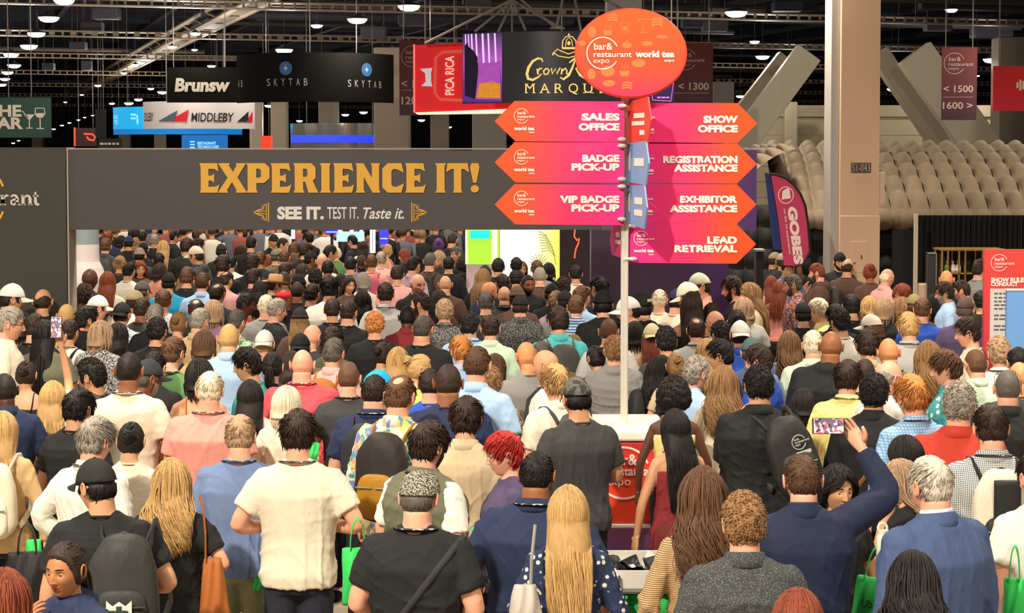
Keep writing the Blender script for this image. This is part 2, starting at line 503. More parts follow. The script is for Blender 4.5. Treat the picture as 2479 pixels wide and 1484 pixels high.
# ================================================================== people: materials
def person_mat(name, kind, second=None, scale=1.0, rough=.8):
    """colour comes from each object's own colour; the pattern is woven or printed on it"""
    if name in _mats: return _mats[name]
    m, nt, b = nodes_of(name)
    N = nt.nodes.new; L = nt.links.new
    oi = N('ShaderNodeObjectInfo'); tc = N('ShaderNodeTexCoord')
    col = oi.outputs['Color']
    b.inputs['Roughness'].default_value = rough
    b.inputs['Specular IOR Level'].default_value = .25
    def mapped(s, rot=None):
        mp = N('ShaderNodeMapping'); mp.inputs['Scale'].default_value = s
        if rot: mp.inputs['Rotation'].default_value = rot
        L(tc.outputs['Object'], mp.inputs[0]); return mp.outputs[0]
    def noise(vec, sc, det=3):
        n = N('ShaderNodeTexNoise'); n.inputs['Scale'].default_value = sc; n.inputs['Detail'].default_value = det
        L(vec, n.inputs['Vector']); return n.outputs['Fac']
    def thresh(v, lo, hi):
        r = N('ShaderNodeMapRange'); r.inputs[1].default_value = lo; r.inputs[2].default_value = hi; L(v, r.inputs[0]); return r.outputs[0]
    def mix(f, a, c):
        x = N('ShaderNodeMix'); x.data_type = 'RGBA'
        L(f, x.inputs[0])
        for i, q in ((6, a), (7, c)):
            if isinstance(q, (tuple, list)): x.inputs[i].default_value = (*q, 1)
            else: L(q, x.inputs[i])
        return x.outputs[2]
    def scaled(c, k):
        x = N('ShaderNodeVectorMath'); x.operation = 'MULTIPLY'; L(c, x.inputs[0]); x.inputs[1].default_value = k; return x.outputs[0]
    out = col; height = None; bs, bd = .25, .004
    if kind == 'skin':
        f = noise(mapped((1, 1, 1)), 9)
        out = mix(thresh(f, .35, .7), scaled(col, (1.03, .98, .96)), scaled(col, (.97, .90, .86)))
        height = noise(mapped((1, 1, 1)), 90); bs, bd = .12, .002
        b.inputs['Specular IOR Level'].default_value = .35
    elif kind == 'lip':
        out = scaled(col, (.86, .55, .52))
    elif kind == 'hair':
        g = N('ShaderNodeNewGeometry')
        f = thresh(g.outputs['Random Per Island'], 0, 1)
        s = noise(mapped((60, 60, 7)), 1.0, 4)
        a = N('ShaderNodeMath'); a.operation = 'ADD'; L(f, a.inputs[0]); L(s, a.inputs[1])
        out = mix(thresh(a.outputs[0], .45, 1.35), scaled(col, (.72, .70, .68)), scaled(col, (1.24, 1.2, 1.15)))
        height = noise(mapped((150, 150, 12)), 1.0, 2); bs, bd = .5, .004
        b.inputs['Specular IOR Level'].default_value = .28
    else:
        wv = noise(mapped((1, 1, 1)), 170, 2); fd = noise(mapped((1, 1, .45)), 9, 3)
        a = N('ShaderNodeMath'); a.operation = 'MULTIPLY_ADD'; L(fd, a.inputs[0]); a.inputs[1].default_value = 9.0; L(wv, a.inputs[2])
        height = a.outputs[0]; bs, bd = .28, .006
        base = mix(thresh(noise(mapped((1, 1, 1)), 140, 1), .3, .7), scaled(col, (.95, .95, .95)), scaled(col, (1.04, 1.04, 1.04)))
        out = base
        sec = hexc(second) if second else (.02, .02, .02)
        if kind == 'check':
            cs = []
            for d in ((1, 0), (0, 1)):
                w = N('ShaderNodeTexWave'); w.wave_type = 'BANDS'; w.bands_direction = 'X' if d[0] else 'Z'
                w.inputs['Scale'].default_value = 14 * scale; L(tc.outputs['Object'], w.inputs['Vector']); cs.append(thresh(w.outputs['Fac'], .72, .9))
            mx = N('ShaderNodeMath'); mx.operation = 'MAXIMUM'; L(cs[0], mx.inputs[0]); L(cs[1], mx.inputs[1])
            out = mix(mx.outputs[0], base, sec)
        elif kind == 'stripe':
            w = N('ShaderNodeTexWave'); w.wave_type = 'BANDS'; w.bands_direction = 'Z'
            w.inputs['Scale'].default_value = 14 * scale; w.inputs['Distortion'].default_value = .6; L(tc.outputs['Object'], w.inputs['Vector'])
            out = mix(thresh(w.outputs['Fac'], .6, .75), base, sec)
        elif kind == 'spots':
            v = N('ShaderNodeTexVoronoi'); v.inputs['Scale'].default_value = 26 * scale; L(mapped((1, 1, 1)), v.inputs['Vector'])
            out = mix(thresh(v.outputs['Distance'], .33, .25), base, sec)
        elif kind == 'speckle':
            out = mix(thresh(noise(mapped((1, 1, 1)), 55 * scale, 5), .48, .56), base, sec)
        elif kind == 'weave':
            v = N('ShaderNodeTexVoronoi'); v.inputs['Scale'].default_value = 80 * scale; L(mapped((1, 1, 1.4)), v.inputs['Vector'])
            out = mix(thresh(v.outputs['Distance'], .25, .6), base, sec)
        elif kind == 'leafy':
            cols = [base, hexc('3f9a94'), hexc('e79a86'), hexc('e9c46a'), hexc('6f86c4')]
            out = base
            for i, c in enumerate(cols[1:]):
                mp = mapped((1, 1, .55), (0.3 * i, .2, i))
                out = mix(thresh(noise(mp, 13 + 2 * i, 2), .57, .60), out, c)
    if out is not col or kind == 'plain':
        L(out, b.inputs['Base Color'])
    else:
        L(col, b.inputs['Base Color'])
    if height is not None:
        bp = N('ShaderNodeBump'); bp.inputs['Strength'].default_value = bs; bp.inputs['Distance'].default_value = bd
        L(height, bp.inputs['Height']); L(bp.outputs[0], b.inputs['Normal'])
    _mats[name] = m
    return m

SKIN = person_mat('skin', 'skin', rough=.5)
LIP = person_mat('lip', 'lip', rough=.4)
HAIR = person_mat('hair', 'hair', rough=.58)
CLOTH = person_mat('cloth', 'plain')
SHINY = person_mat('smooth_cloth', 'plain', rough=.55)
EYEW = mat('eye_white', 'e6e0d8', .3, vary=0)
IRIS = mat('iris', '2a1a12', .2, vary=0)
BROW = mat('brow_hair', '2e211a', .7, vary=0)
PATTERN = {
    '': CLOTH, 'sh': SHINY,
    'check': person_mat('check_cloth', 'check', '4a5a70', 2.4), 'bluecheck': person_mat('blue_check_cloth', 'check', '6fa0c6', 1.3),
    'fine': person_mat('fine_check_cloth', 'check', '1d2233', 3.0), 'stripe': person_mat('striped_knit', 'stripe', '6d5138', 2.4),
    'band': person_mat('banded_cloth', 'stripe', '3a4a6a', .8),
    'spots': person_mat('spotted_cloth', 'spots', 'd9d7cc', 1.0), 'dots': person_mat('dotted_cloth', 'spots', '7b8587', 6.0),
    'bw': person_mat('black_white_print', 'speckle', '2b2826', 1.5), 'floral': person_mat('floral_print', 'speckle', '3f8a5c', .6),
    'paisley': person_mat('warm_print', 'speckle', 'c8825f', .7), 'script': person_mat('scribble_print', 'speckle', '8d93a6', .9),
    'grid': person_mat('small_grid_weave', 'weave', '3a3733', 1.6), 'tweed': person_mat('tweed_weave', 'weave', '24211e', 1.0),
    'leafy': person_mat('tropical_print', 'leafy'), 'star': person_mat('sparse_print', 'spots', 'd8e6dc', .6),
    'camo': person_mat('camouflage', 'speckle', '3a3733', .35),
}
BLACK_STRAP = mat('lanyard_webbing', '191919', .7, vary=.1)
LANYARD = None
def lanyard_mat():
    global LANYARD
    if LANYARD: return LANYARD
    m, nt, b = nodes_of('printed_lanyard')
    tc = nt.nodes.new('ShaderNodeTexCoord'); n = nt.nodes.new('ShaderNodeTexNoise'); n.inputs['Scale'].default_value = 55
    nt.links.new(tc.outputs['Object'], n.inputs['Vector'])
    r = nt.nodes.new('ShaderNodeValToRGB'); r.color_ramp.elements[0].position = .57; r.color_ramp.elements[0].color = (*hexc('1a1a1c'), 1)
    r.color_ramp.elements[1].position = .62; r.color_ramp.elements[1].color = (*hexc('cfcfca'), 1)
    nt.links.new(n.outputs['Fac'], r.inputs[0]); nt.links.new(r.outputs[0], b.inputs['Base Color']); b.inputs['Roughness'].default_value = .6
    LANYARD = m
    return m

# ================================================================== people: head
HX, HY, HZ = .077, .098, .119
def skull(th, ph, t=0.0):
    """scalp/face base surface; th: azimuth from the face (+y) towards +x, ph: elevation, t: offset outwards"""
    th, ph = np.broadcast_arrays(np.asarray(th, float), np.asarray(ph, float))
    cz = np.sin(ph); lo = smooth(-.05, -1.0, cz); up = smooth(0, .5, cz) * smooth(1.0, .5, cz)
    cr = np.cos(ph).clip(1e-4) ** (1 - .34 * lo)
    f = np.cos(th)
    x = HX * cr * np.sin(th) * (1 - .27 * lo) * (1 + .04 * smooth(0, -1, f))
    y = HY * cr * f
    y = np.where(f > 0, y * (1 - .10 * lo), y * (1 - .50 * lo) * (1 + .07 * up))
    z = HZ * cz
    P = np.stack([x, y, z], -1)
    r = np.linalg.norm(P, axis=-1, keepdims=True)
    D = P / np.maximum(r, 1e-6)
    return P + D * np.asarray(t)[..., None] if np.ndim(t) else P + D * t

def g2(x, c, s): return np.exp(-((x - c) / s) ** 2)

def face_features(P):
    x, y, z = P[..., 0], P[..., 1].copy(), P[..., 2]
    fr = smooth(.02, .06, y); ax = np.abs(x)
    zs = z - 7 * x * x
    nose = .025 * g2(x, 0, .0095) * np.where(z > -.034, np.clip((.016 - z) / .05, 0, 1) * smooth(.03, .0, z), 0)
    nose = np.where(z <= -.034, .025 * g2(x, 0, .0095) * smooth(-.047, -.034, z), nose)
    d = nose + .010 * g2(ax, .0115, .0055) * g2(z, -.034, .007)
    d += -.012 * g2(ax, .031, .014) * g2(z, .003, .012) + .005 * g2(ax, .028, .02) * g2(z, .024, .007)
    d += .0065 * g2(x, 0, .019) * (g2(zs, -.0605, .0052) + g2(zs, -.0715, .006)) - .005 * g2(x, 0, .026) * g2(zs, -.066, .0022)
    d += .007 * g2(x, 0, .02) * g2(z, -.101, .013) + .004 * g2(ax, .045, .018) * g2(z, -.03, .018)
    y += d * fr
    return np.stack([x, y, z], -1)

_head = None
def head_mb():
    global _head
    if _head is not None: return _head
    mb = MB()
    u = np.linspace(-1, 1, 73)[:-1]
    th = np.pi * np.sign(u) * (np.abs(u) ** 1.35)           # denser over the face
    ph = np.concatenate([np.linspace(-88, -42, 16), np.linspace(-40, 22, 36), np.linspace(27, 88, 14)]) * np.pi / 180
    T, Ph = np.meshgrid(th, ph)
    P = face_features(skull(T, Ph))
    n, m, _ = P.shape
    mb.grid(P, 0, True, True)
    V = P.reshape(-1, 3)
    for i, f in enumerate(mb.F):
        c = V[list(f)].mean(0)
        if c[1] > .06 and abs(c[0]) < .023 * (1 - ((c[2] + .066) / .013) ** 2 * .55) and -.0775 < c[2] < -.0555: mb.M[i] = 1
    for s in (-1, 1):
        e = np.array([s * .031, .0715, .003])
        k = MB().ball((0, 0, 0), .0125, 14, 11)
        Vb = k.verts()
        for i, f in enumerate(k.F):
            c = Vb[list(f)].mean(0); c = c / np.linalg.norm(c)
            k.M[i] = 3 if c[1] > .86 else 2
        k.V = [v + e for v in k.V]; mb.join(k)
        lid = MB()                                          # upper and lower lid caps
        for lo_, hi_ in ((8, 85), (-80, -24)):
            pp = np.radians(np.linspace(lo_, hi_, 5)); tt = np.radians(np.linspace(10, 170, 11))
            G = np.array([[[.0136 * math.cos(p) * math.cos(t), .0136 * math.cos(p) * math.sin(t), .0136 * math.sin(p)] for t in tt] for p in pp])
            lid.grid(G, 0)
        lid.V = [v + e for v in lid.V]; mb.join(lid)
        bx = np.linspace(.013, .05, 6)
        by = np.array([.0945, .0945, .092, .087, .079, .068]) + .0005
        bz = .0235 + .006 * np.sin(np.linspace(.5, 2.6, 6))
        mb.tube(np.stack([s * bx, by, bz], 1), [.0025, .0038, .0038, .0034, .0028, .0015], 6, 4, flat=(1, 1))
        # ear: rim tube and inner dish
        a = np.radians(np.linspace(-70, 250, 15))
        rim = np.stack([s * (.0775 + .010 * np.cos(a - 2.6) * .6 + .006), -.008 + -.016 * np.cos(a) * .95 - .004, .002 + .031 * np.sin(a)], 1)
        rim[:, 0] += s * .012 * smooth(.0, -.03, rim[:, 1])
        mb.tube(rim, [.004] + [.0052] * 12 + [.006, .005], 7, 0)
        mb.ball((s * .0815, -.008, .002), (.006, .016, .027), 10, 7, 0)
    _head = mb
    return mb

MEN = ([0, 25, 45, 60, 72, 84, 106, 118, 140, 180], [37, 36, 30, 12, -14, 6, 8, -20, -36, -40])
WOM = ([0, 25, 45, 62, 78, 100, 180], [38, 36, 28, 4, -24, -34, -46])
STYLES = {  # hairline, top, side, front fade, locks, length, radius, lift, kind
    'sh': dict(top=.020, side=.010, n=560, len=.034, r=.0038, lift=.10),
    'sm': dict(top=.030, side=.016, n=760, len=.048, r=.0043, lift=.09, curl=.003),
    'bz': dict(top=.007, side=.005, n=0),
    'fr': dict(top=-.01, side=.009, n=110, len=.026, r=.0045, lift=.15, fringe=20),
    'cr': dict(top=.016, side=.010, n=220, len=.028, r=.0048, lift=.2, hole=26),
    'rc': dict(top=.010, side=.009, n=200, len=.026, r=.0042, lift=.2, front=58),
    'cu': dict(top=.034, side=.020, n=300, coil=1, r=.0055),
    'af': dict(top=.062, side=.058, n=520, coil=1, r=.0075, line=WOM),
    'bd': None,
    'lg': dict(top=.020, side=.018, long=-.40, line=WOM, n=170, r=.0085, wave=.003),
    'lw': dict(top=.026, side=.024, long=-.38, line=WOM, n=230, r=.0080, wave=.030),
    'xl': dict(top=.022, side=.020, long=-.56, line=WOM, n=210, r=.0088, wave=.008),
    'bb': dict(top=.024, side=.026, long=-.15, line=WOM, n=150, r=.0090, wave=.004),
    'bn': dict(top=.016, side=.012, n=150, len=.05, r=.005, lift=.05, line=WOM, bun=1, pull=1),
    'pt': dict(top=.016, side=.012, n=150, len=.05, r=.005, lift=.05, line=WOM, tail=1, pull=1),
    'br': dict(top=.022, side=.020, long=-.95, line=WOM, n=90, r=.0085, wave=.0015, narrow=1),
}
_hairs = {}
def hair_mesh(style, seed=0, q=1.0, hat=False):
    key = (style, seed, q, hat)
    if key in _hairs: return _hairs[key]
    S = dict(STYLES[style])
    if q > 1.2 and 'r' in S: S['r'] *= .56 if 'long' in S else .72; S['n'] = int(S['n'] * (2.3 if 'long' in S else 1.3)) if not S.get('coil') else S['n']
    rs = np.random.RandomState(seed * 131 + len(style) + sum(map(ord, style)))
    line = S.get('line', MEN)
    def limit(az):
        a = np.abs(np.degrees(az)); L = np.interp(a, *line)
        if 'front' in S: L = np.where(a < 62, S['front'] + (34 - S['front']) * smooth(40, 62, a), L)
        return L
    def thick(az, el):
        """hair depth above the scalp; negative where there is none"""
        e = np.degrees(el); a = np.abs(np.degrees(az))
        t = S['side'] + (S['top'] - S['side']) * smooth(10, 62, e)
        if 'fringe' in S: t = np.where(e > S['fringe'] + 8 * np.sin(az * 3), -.006, S['side'])
        fade = smooth(-1, np.where(a < 60, 7, 16), e - limit(az))
        if 'hole' in S:
            d = np.degrees(np.arccos(np.clip(np.sin(el) * math.sin(1.15) + np.cos(el) * math.cos(1.15) * np.cos(az - np.pi), -1, 1)))
            fade = fade * smooth(S['hole'] - 6, S['hole'] + 8, d)
        if hat: t = np.minimum(t, np.where(e > 8, .004, .014))
        t = t * fade
        return np.where(fade <= .02, -.007, t)
    mb = MB()
    u = np.linspace(-np.pi, np.pi, 65)[:-1]; ph = np.radians(np.linspace(-60, 89, 44))
    T, Ph = np.meshgrid(u, ph)
    tt = thick(T, Ph)
    rough_ = .0022 * (np.sin(T * 23 + 3 * np.sin(Ph * 5 + seed)) + np.sin(T * 37 + Ph * 9 + seed * 2) + 1.2 * np.sin(Ph * 17 + 4 * np.sin(T * 3 + seed)))
    tt = np.where(tt > .003, tt + rough_ * (tt / .02).clip(.25, 1.6), tt)
    P = skull(T, Ph, tt)
    n, m, _ = P.shape
    ok = (tt > -.006)
    idx = np.arange(n * m).reshape(n, m); F = []
    for i in range(n - 1):
        for j in range(m):
            k = (j + 1) % m
            if ok[i, j] or ok[i, k] or ok[i + 1, j] or ok[i + 1, k]: F.append((idx[i, j], idx[i, k], idx[i + 1, k], idx[i + 1, j]))
    if ok[-1].any(): F.append(tuple(idx[-1]))
    mb.add(P.reshape(-1, 3), F)
    crown = np.array([0, -.075, .095])
    N = int(S['n'] * q); cnt = 0; tries = 0
    if N and 'long' not in S:
        while cnt < N and tries < N * 6:
            tries += 1
            az = rs.uniform(-np.pi, np.pi); el = math.asin(rs.uniform(-.7, 1))
            t0 = float(thick(np.array(az), np.array(el)))
            if t0 < .004: continue
            if hat and el > .1: continue
            cnt += 1
            P0 = skull(az, el, t0 * .8); nrm = P0 / np.linalg.norm(P0)
            if S.get('coil'):
                ax = nrm + rs.normal(0, .5, 3); ax /= np.linalg.norm(ax)
                e1 = np.cross(ax, [.3, .8, .5]); e1 /= np.linalg.norm(e1); e2 = np.cross(ax, e1)
                s = np.linspace(0, 1, 9); R = rs.uniform(.007, .012)
                path = P0 - nrm * .006 + np.outer(s * .022, ax) + R * (np.outer(np.cos(s * 9), e1) + np.outer(np.sin(s * 9), e2))
                mb.tube(path, np.linspace(S['r'], S['r'] * .5, 9), 4)
                continue
            d = P0 - crown
            if S.get('pull'): d = np.array([0, -.1, .02 if 'bun' in S else -.0]) - P0
            d = d - nrm * (d @ nrm); d /= np.linalg.norm(d) + 1e-6
            d = d + rs.normal(0, .13, 3); Ln = S['len'] * rs.uniform(.6, 1.2) * min(1.3, max(.5, t0 / S['side']))
            s = np.linspace(0, 1, 5)
            c1 = rs.normal(0, 1, 3); c1 -= nrm * (c1 @ nrm)
            path = P0 - nrm * .004 + np.outer(s * Ln, d) + np.outer(S['lift'] * Ln * np.sin(s * 2.2), nrm) - np.outer(s ** 2 * Ln * .35, nrm) + np.outer(np.sin(s * 4) * S.get('curl', .002), c1)
            mb.tube(path, S['r'] * np.array([.8, 1.1, 1, .75, .25]) * rs.uniform(.7, 1.2), 4, flat=(1.5, .6))
    if 'long' in S:
        zl = S['long']; nar = S.get('narrow', 0)
        # inner mass: crescent round the back of the head and neck
        zs = np.linspace(.03, zl + .05, 12); rings = []
        for z in zs:
            k = (zs[0] - z) / (zs[0] - zs[-1]); kk = smooth(0, .45, (.03 - z) / .4)
            cy = -.012 - .095 * kk; rx = (.090 + .018 * math.sin(k * 2.4)) * (1 - (.25 if not nar else .5) * k ** 2); ry = .094 - .05 * kk
            a = np.radians(np.linspace(82 - 8 * kk, 278 + 8 * kk, 17))
            o = np.stack([rx * np.sin(a), cy + ry * np.cos(a), np.full(17, z)], 1)
            i_ = np.stack([.72 * rx * np.sin(a), cy + .012 + .6 * ry * np.cos(a), np.full(17, z)], 1)[::-1]
            rings.append(np.vstack([o, i_]))
        mb.grid(np.array(rings), 0, True, True)
        for _ in range(int(S['n'] * max(q, .6))):
            az = rs.uniform(-np.pi, np.pi) if rs.rand() < .5 else np.pi + rs.normal(0, .9)
            az = (az + np.pi) % (2 * np.pi) - np.pi
            el = rs.uniform(.0, 1.35)
            if hat: el = rs.uniform(-.15, .1)
            if math.degrees(el) < limit(np.array(az)): continue
            sg = 1 if az > 0 else -1
            a1 = sg * max(abs(az), math.radians(rs.uniform(80, 100)))
            pp = np.linspace(el, -.2, 6); k = smooth(0, 1, np.linspace(0, 1, 6))
            head = skull(az + (a1 - az) * k, pp, S['side'] + rs.uniform(.0, .006))
            end = zl + rs.uniform(-.05, .05) + (.06 * abs(math.cos(a1 / 2)) if not nar else 0)
            if S['wave'] > .01: head = head + np.outer(np.linspace(0, 1, 6), rs.normal(0, .008, 3)) * np.array([1, 1, 0])
            p = head[-1]; s = np.linspace(0, 1, 11)[1:]
            z = p[2] + (end - p[2]) * s
            kk = smooth(0, .5, (p[2] - z) / .4)
            yt = -.150 - rs.uniform(0, .018) + .035 * abs(math.sin(a1)) * (1 - .3 * s)
            if zl > -.2: yt = p[1] * .95
            y = p[1] + (yt - p[1]) * kk
            x = p[0] * (1 + (.22 if not nar else -.3) * np.sin(s * 2.2)) * (1 - (.2 if not nar else .35) * s)
            f = rs.uniform(15, 25) if S['wave'] > .005 else 14
            w = S['wave'] * smooth(0, .5, s) * rs.uniform(.6, 1.3); f0 = rs.uniform(0, 6)
            drop = np.stack([x + w * np.sin(f * z + f0), y + .7 * w * np.cos(f * z + f0), z], 1)
            path = np.vstack([head, drop]); n_ = len(path)
            mb.tube(path, S['r'] * rs.uniform(.7, 1.25) * np.concatenate([np.linspace(.35, 1, 6), np.linspace(1, .25, n_ - 6)]), 4, flat=(1.35, .75))
    if 'bun' in S:
        c = np.array([0, -.115, .045 if seed % 2 else .075])
        mb.ball(c, .036, 12, 8)
        for _ in range(int(46 * q)):
            a0 = rs.uniform(0, 6.28); tilt = rs.normal(0, .6, 3); ax = np.array([0, -1, .2]) + tilt; ax /= np.linalg.norm(ax)
            e1 = np.cross(ax, [1, .2, .3]); e1 /= np.linalg.norm(e1); e2 = np.cross(ax, e1)
            s = np.linspace(0, 2.6, 8); R = rs.uniform(.028, .041)
            mb.tube(c + R * (np.outer(np.cos(s + a0), e1) + np.outer(np.sin(s + a0), e2)) + ax * rs.uniform(-.012, .015), [.003] + [.006] * 6 + [.002], 4)
    if 'tail' in S:
        c = np.array([0, -.105, .03])
        mb.ball(c, .022, 10, 7)
        for _ in range(int(70 * max(q, .6))):
            s = np.linspace(0, 1, 10); off = rs.normal(0, 1, 2) * .016
            x = off[0] * np.sin(s * 2.4) + rs.normal(0, .004) * s; y = c[1] - .045 * np.sin(np.minimum(s * 2.2, 1.57)) - off[1] * np.sin(s * 2.4) * .6
            z = c[2] + .01 * np.sin(s * 6) - s * rs.uniform(.20, .30)
            mb.tube(np.stack([x + .004 * np.sin(9 * s + off[0] * 300), y, z], 1), .0068 * np.array([.8, 1, 1, 1, 1, 1, .9, .8, .6, .2]), 4)
    me = mb.mesh('hair'); me.materials.append(HAIR)
    _hairs[key] = me
    return me

# ---- things worn on the head
_hats = {}
def hat_meshes(kind):
    """[(part name, mesh, tint 0 crown / 1 brim)] in head coordinates"""
    if kind in _hats: return _hats[kind]
    out = []
    base = math.radians(14)
    u = np.linspace(-np.pi, np.pi, 49)[:-1]
    def dome(off, boost=.012, ph0=None, extra=None):
        ph0_ = np.full(48, base) if ph0 is None else ph0
        rows = []
        for k in np.linspace(0, 1, 14):
            p = ph0_ + (np.pi / 2 * .985 - ph0_) * k
            P = skull(u, p, off + boost * math.sin(k * 1.5) + .0009 * (np.abs(np.sin(u * 3)) < .12))
            if extra is not None: P = extra(P, k)
            rows.append(P)
        inner = skull(u, ph0_ + .02, off - .006)
        return MB().grid(np.array([inner] + rows), 0, True, True)
    def brim(reach, half=62, drop=.022, z0=None, curve=.018, sgn=1):
        t = np.radians(np.linspace(-half, half, 19)) + (0 if sgn > 0 else np.pi)
        top = []
        for k in np.linspace(0, 1, 7):
            b = skull(t, np.full(19, base), .015)
            f = np.cos(np.linspace(-1, 1, 19) * np.pi / 2 * .97) ** .55
            b[:, 1] += sgn * reach * k * f
            b[:, 2] += -drop * k - curve * (b[:, 0] / .075) ** 2 * k
            top.append(b)
        top = np.array(top); low = top.copy(); low[..., 2] -= .004
        return MB().grid(np.concatenate([top, low[::-1]]), 0, False, False)
    if kind in ('cap', 'capb'):
        d = dome(.016)
        d.ball((0, -.005, HZ + .029), (.008, .008, .004), 8, 5)
        out = [('crown', d.mesh('crown'), 0), ('brim', brim(.085, sgn=1 if kind == 'cap' else -1).mesh('brim'), 1)]
        st = MB().tube(skull(np.radians(np.linspace(-150, -210, 9) if kind == 'cap' else np.linspace(-30, 30, 9)), np.full(9, base + .03), .018), .005, 6, flat=(1.8, .7))
        out.append(('strap', st.mesh('strap'), 1))
    elif kind == 'bean':
        out = [('crown', dome(.017, .016).mesh('crown'), 0), ('cuff', MB().grid(np.array([skull(u, np.full(48, base - .05), .016), skull(u, np.full(48, base - .05), .024), skull(u, np.full(48, base + .2), .025), skull(u, np.full(48, base + .2), .014)]), 0, True).mesh('cuff'), 1)]
    elif kind == 'flat':
        def ex(P, k):
            P = P.copy(); P[:, 1] += .022 * k + .012; P[:, 0] *= 1.06 + .10 * math.sin(k * 2.6); P[:, 2] = P[:, 2] * (1 - .10 * k) - .012 * (1 - k) * (P[:, 1] < 0); return P
        out = [('crown', dome(.018, .012, extra=ex).mesh('crown'), 0), ('brim', brim(.055, 58, .02).mesh('brim'), 1)]
    elif kind == 'fed':
        cr = MB().lathe([(.079, .03), (.086, .035), (.082, .09), (.075, .135), (.06, .15), (.02, .142)], (0, -.003, 0), 32, sy=1.18)
        bm_ = MB(); a = np.linspace(0, 2 * np.pi, 41)[:-1]; R = []
        for r, dz in ((.080, 0), (.12, .0), (.150, .010), (.150, .006), (.12, -.004), (.080, -.004)):
            R.append(np.stack([r * np.sin(a), r * 1.12 * np.cos(a), .035 + dz + .02 * (np.abs(np.sin(a))) * (r > .1)], 1))
        bm_.grid(np.array(R), 0, True)
        bd = MB().lathe([(.0865, .036), (.0875, .038), (.0865, .062), (.083, .064)], (0, -.003, 0), 32, sy=1.18)
        out = [('crown', cr.mesh('crown'), 0), ('brim', bm_.mesh('brim'), 0), ('band', bd.mesh('band'), 1)]
    elif kind == 'peak':                                   # high square crowned cap with a badge
        def ex(P, k):
            P = P.copy(); P[:, 2] = P[:, 2] + .02 * smooth(.1, .5, k); P[:, :2] *= 1 + .12 * math.sin(min(1, k * 1.4) * 2.2); return P
        b = MB().box((0, -.125, .085), (.06, .012, .03), bev=.003)
        out = [('crown', dome(.018, .02, extra=ex).mesh('crown'), 0), ('brim', brim(.06, 58).mesh('brim'), 0), ('badge', b.mesh('badge'), 2)]
    elif kind == 'band':                                   # bright head wrap / visor
        g = MB().grid(np.array([skull(u, np.full(48, math.radians(20)), .012), skull(u, np.full(48, math.radians(20)), .020), skull(u, np.full(48, math.radians(48)), .022), skull(u, np.full(48, math.radians(48)), .012)]), 0, True)
        out = [('wrap', g.mesh('wrap'), 0)]
    _hats[kind] = out
    return out

def glasses_mesh(up=False):
    if ('gl', up) in _hats: return _hats[('gl', up)]
    mb = MB(); z0 = .003
    for s in (-1, 1):
        a = np.linspace(0, 2 * np.pi, 17)
        mb.tube(np.stack([s * .032 + .024 * np.cos(a), .098 - .004 * np.abs(np.cos(a)), z0 + .018 * np.sin(a)], 1), .0018, 6, caps=False)
        mb.tube([(s * .056, .094, z0 + .006), (s * .079, .05, z0 + .008), (s * .083, 0, z0 + .006), (s * .083, -.02, z0 - .01)], .0017, 6)
    mb.tube([(-.009, .099, z0 + .004), (0, .101, z0 + .007), (.009, .099, z0 + .004)], .0018, 6)
    if up:
        R = Matrix.Rotation(math.radians(38), 4, 'X'); mb.xform(Matrix.Translation((0, -.012, .045)) @ R)
    me = mb.mesh('glasses'); me.materials.append(mat('spectacle_frame', '2a2320', .3, vary=0)); _hats[('gl', up)] = me
    return me

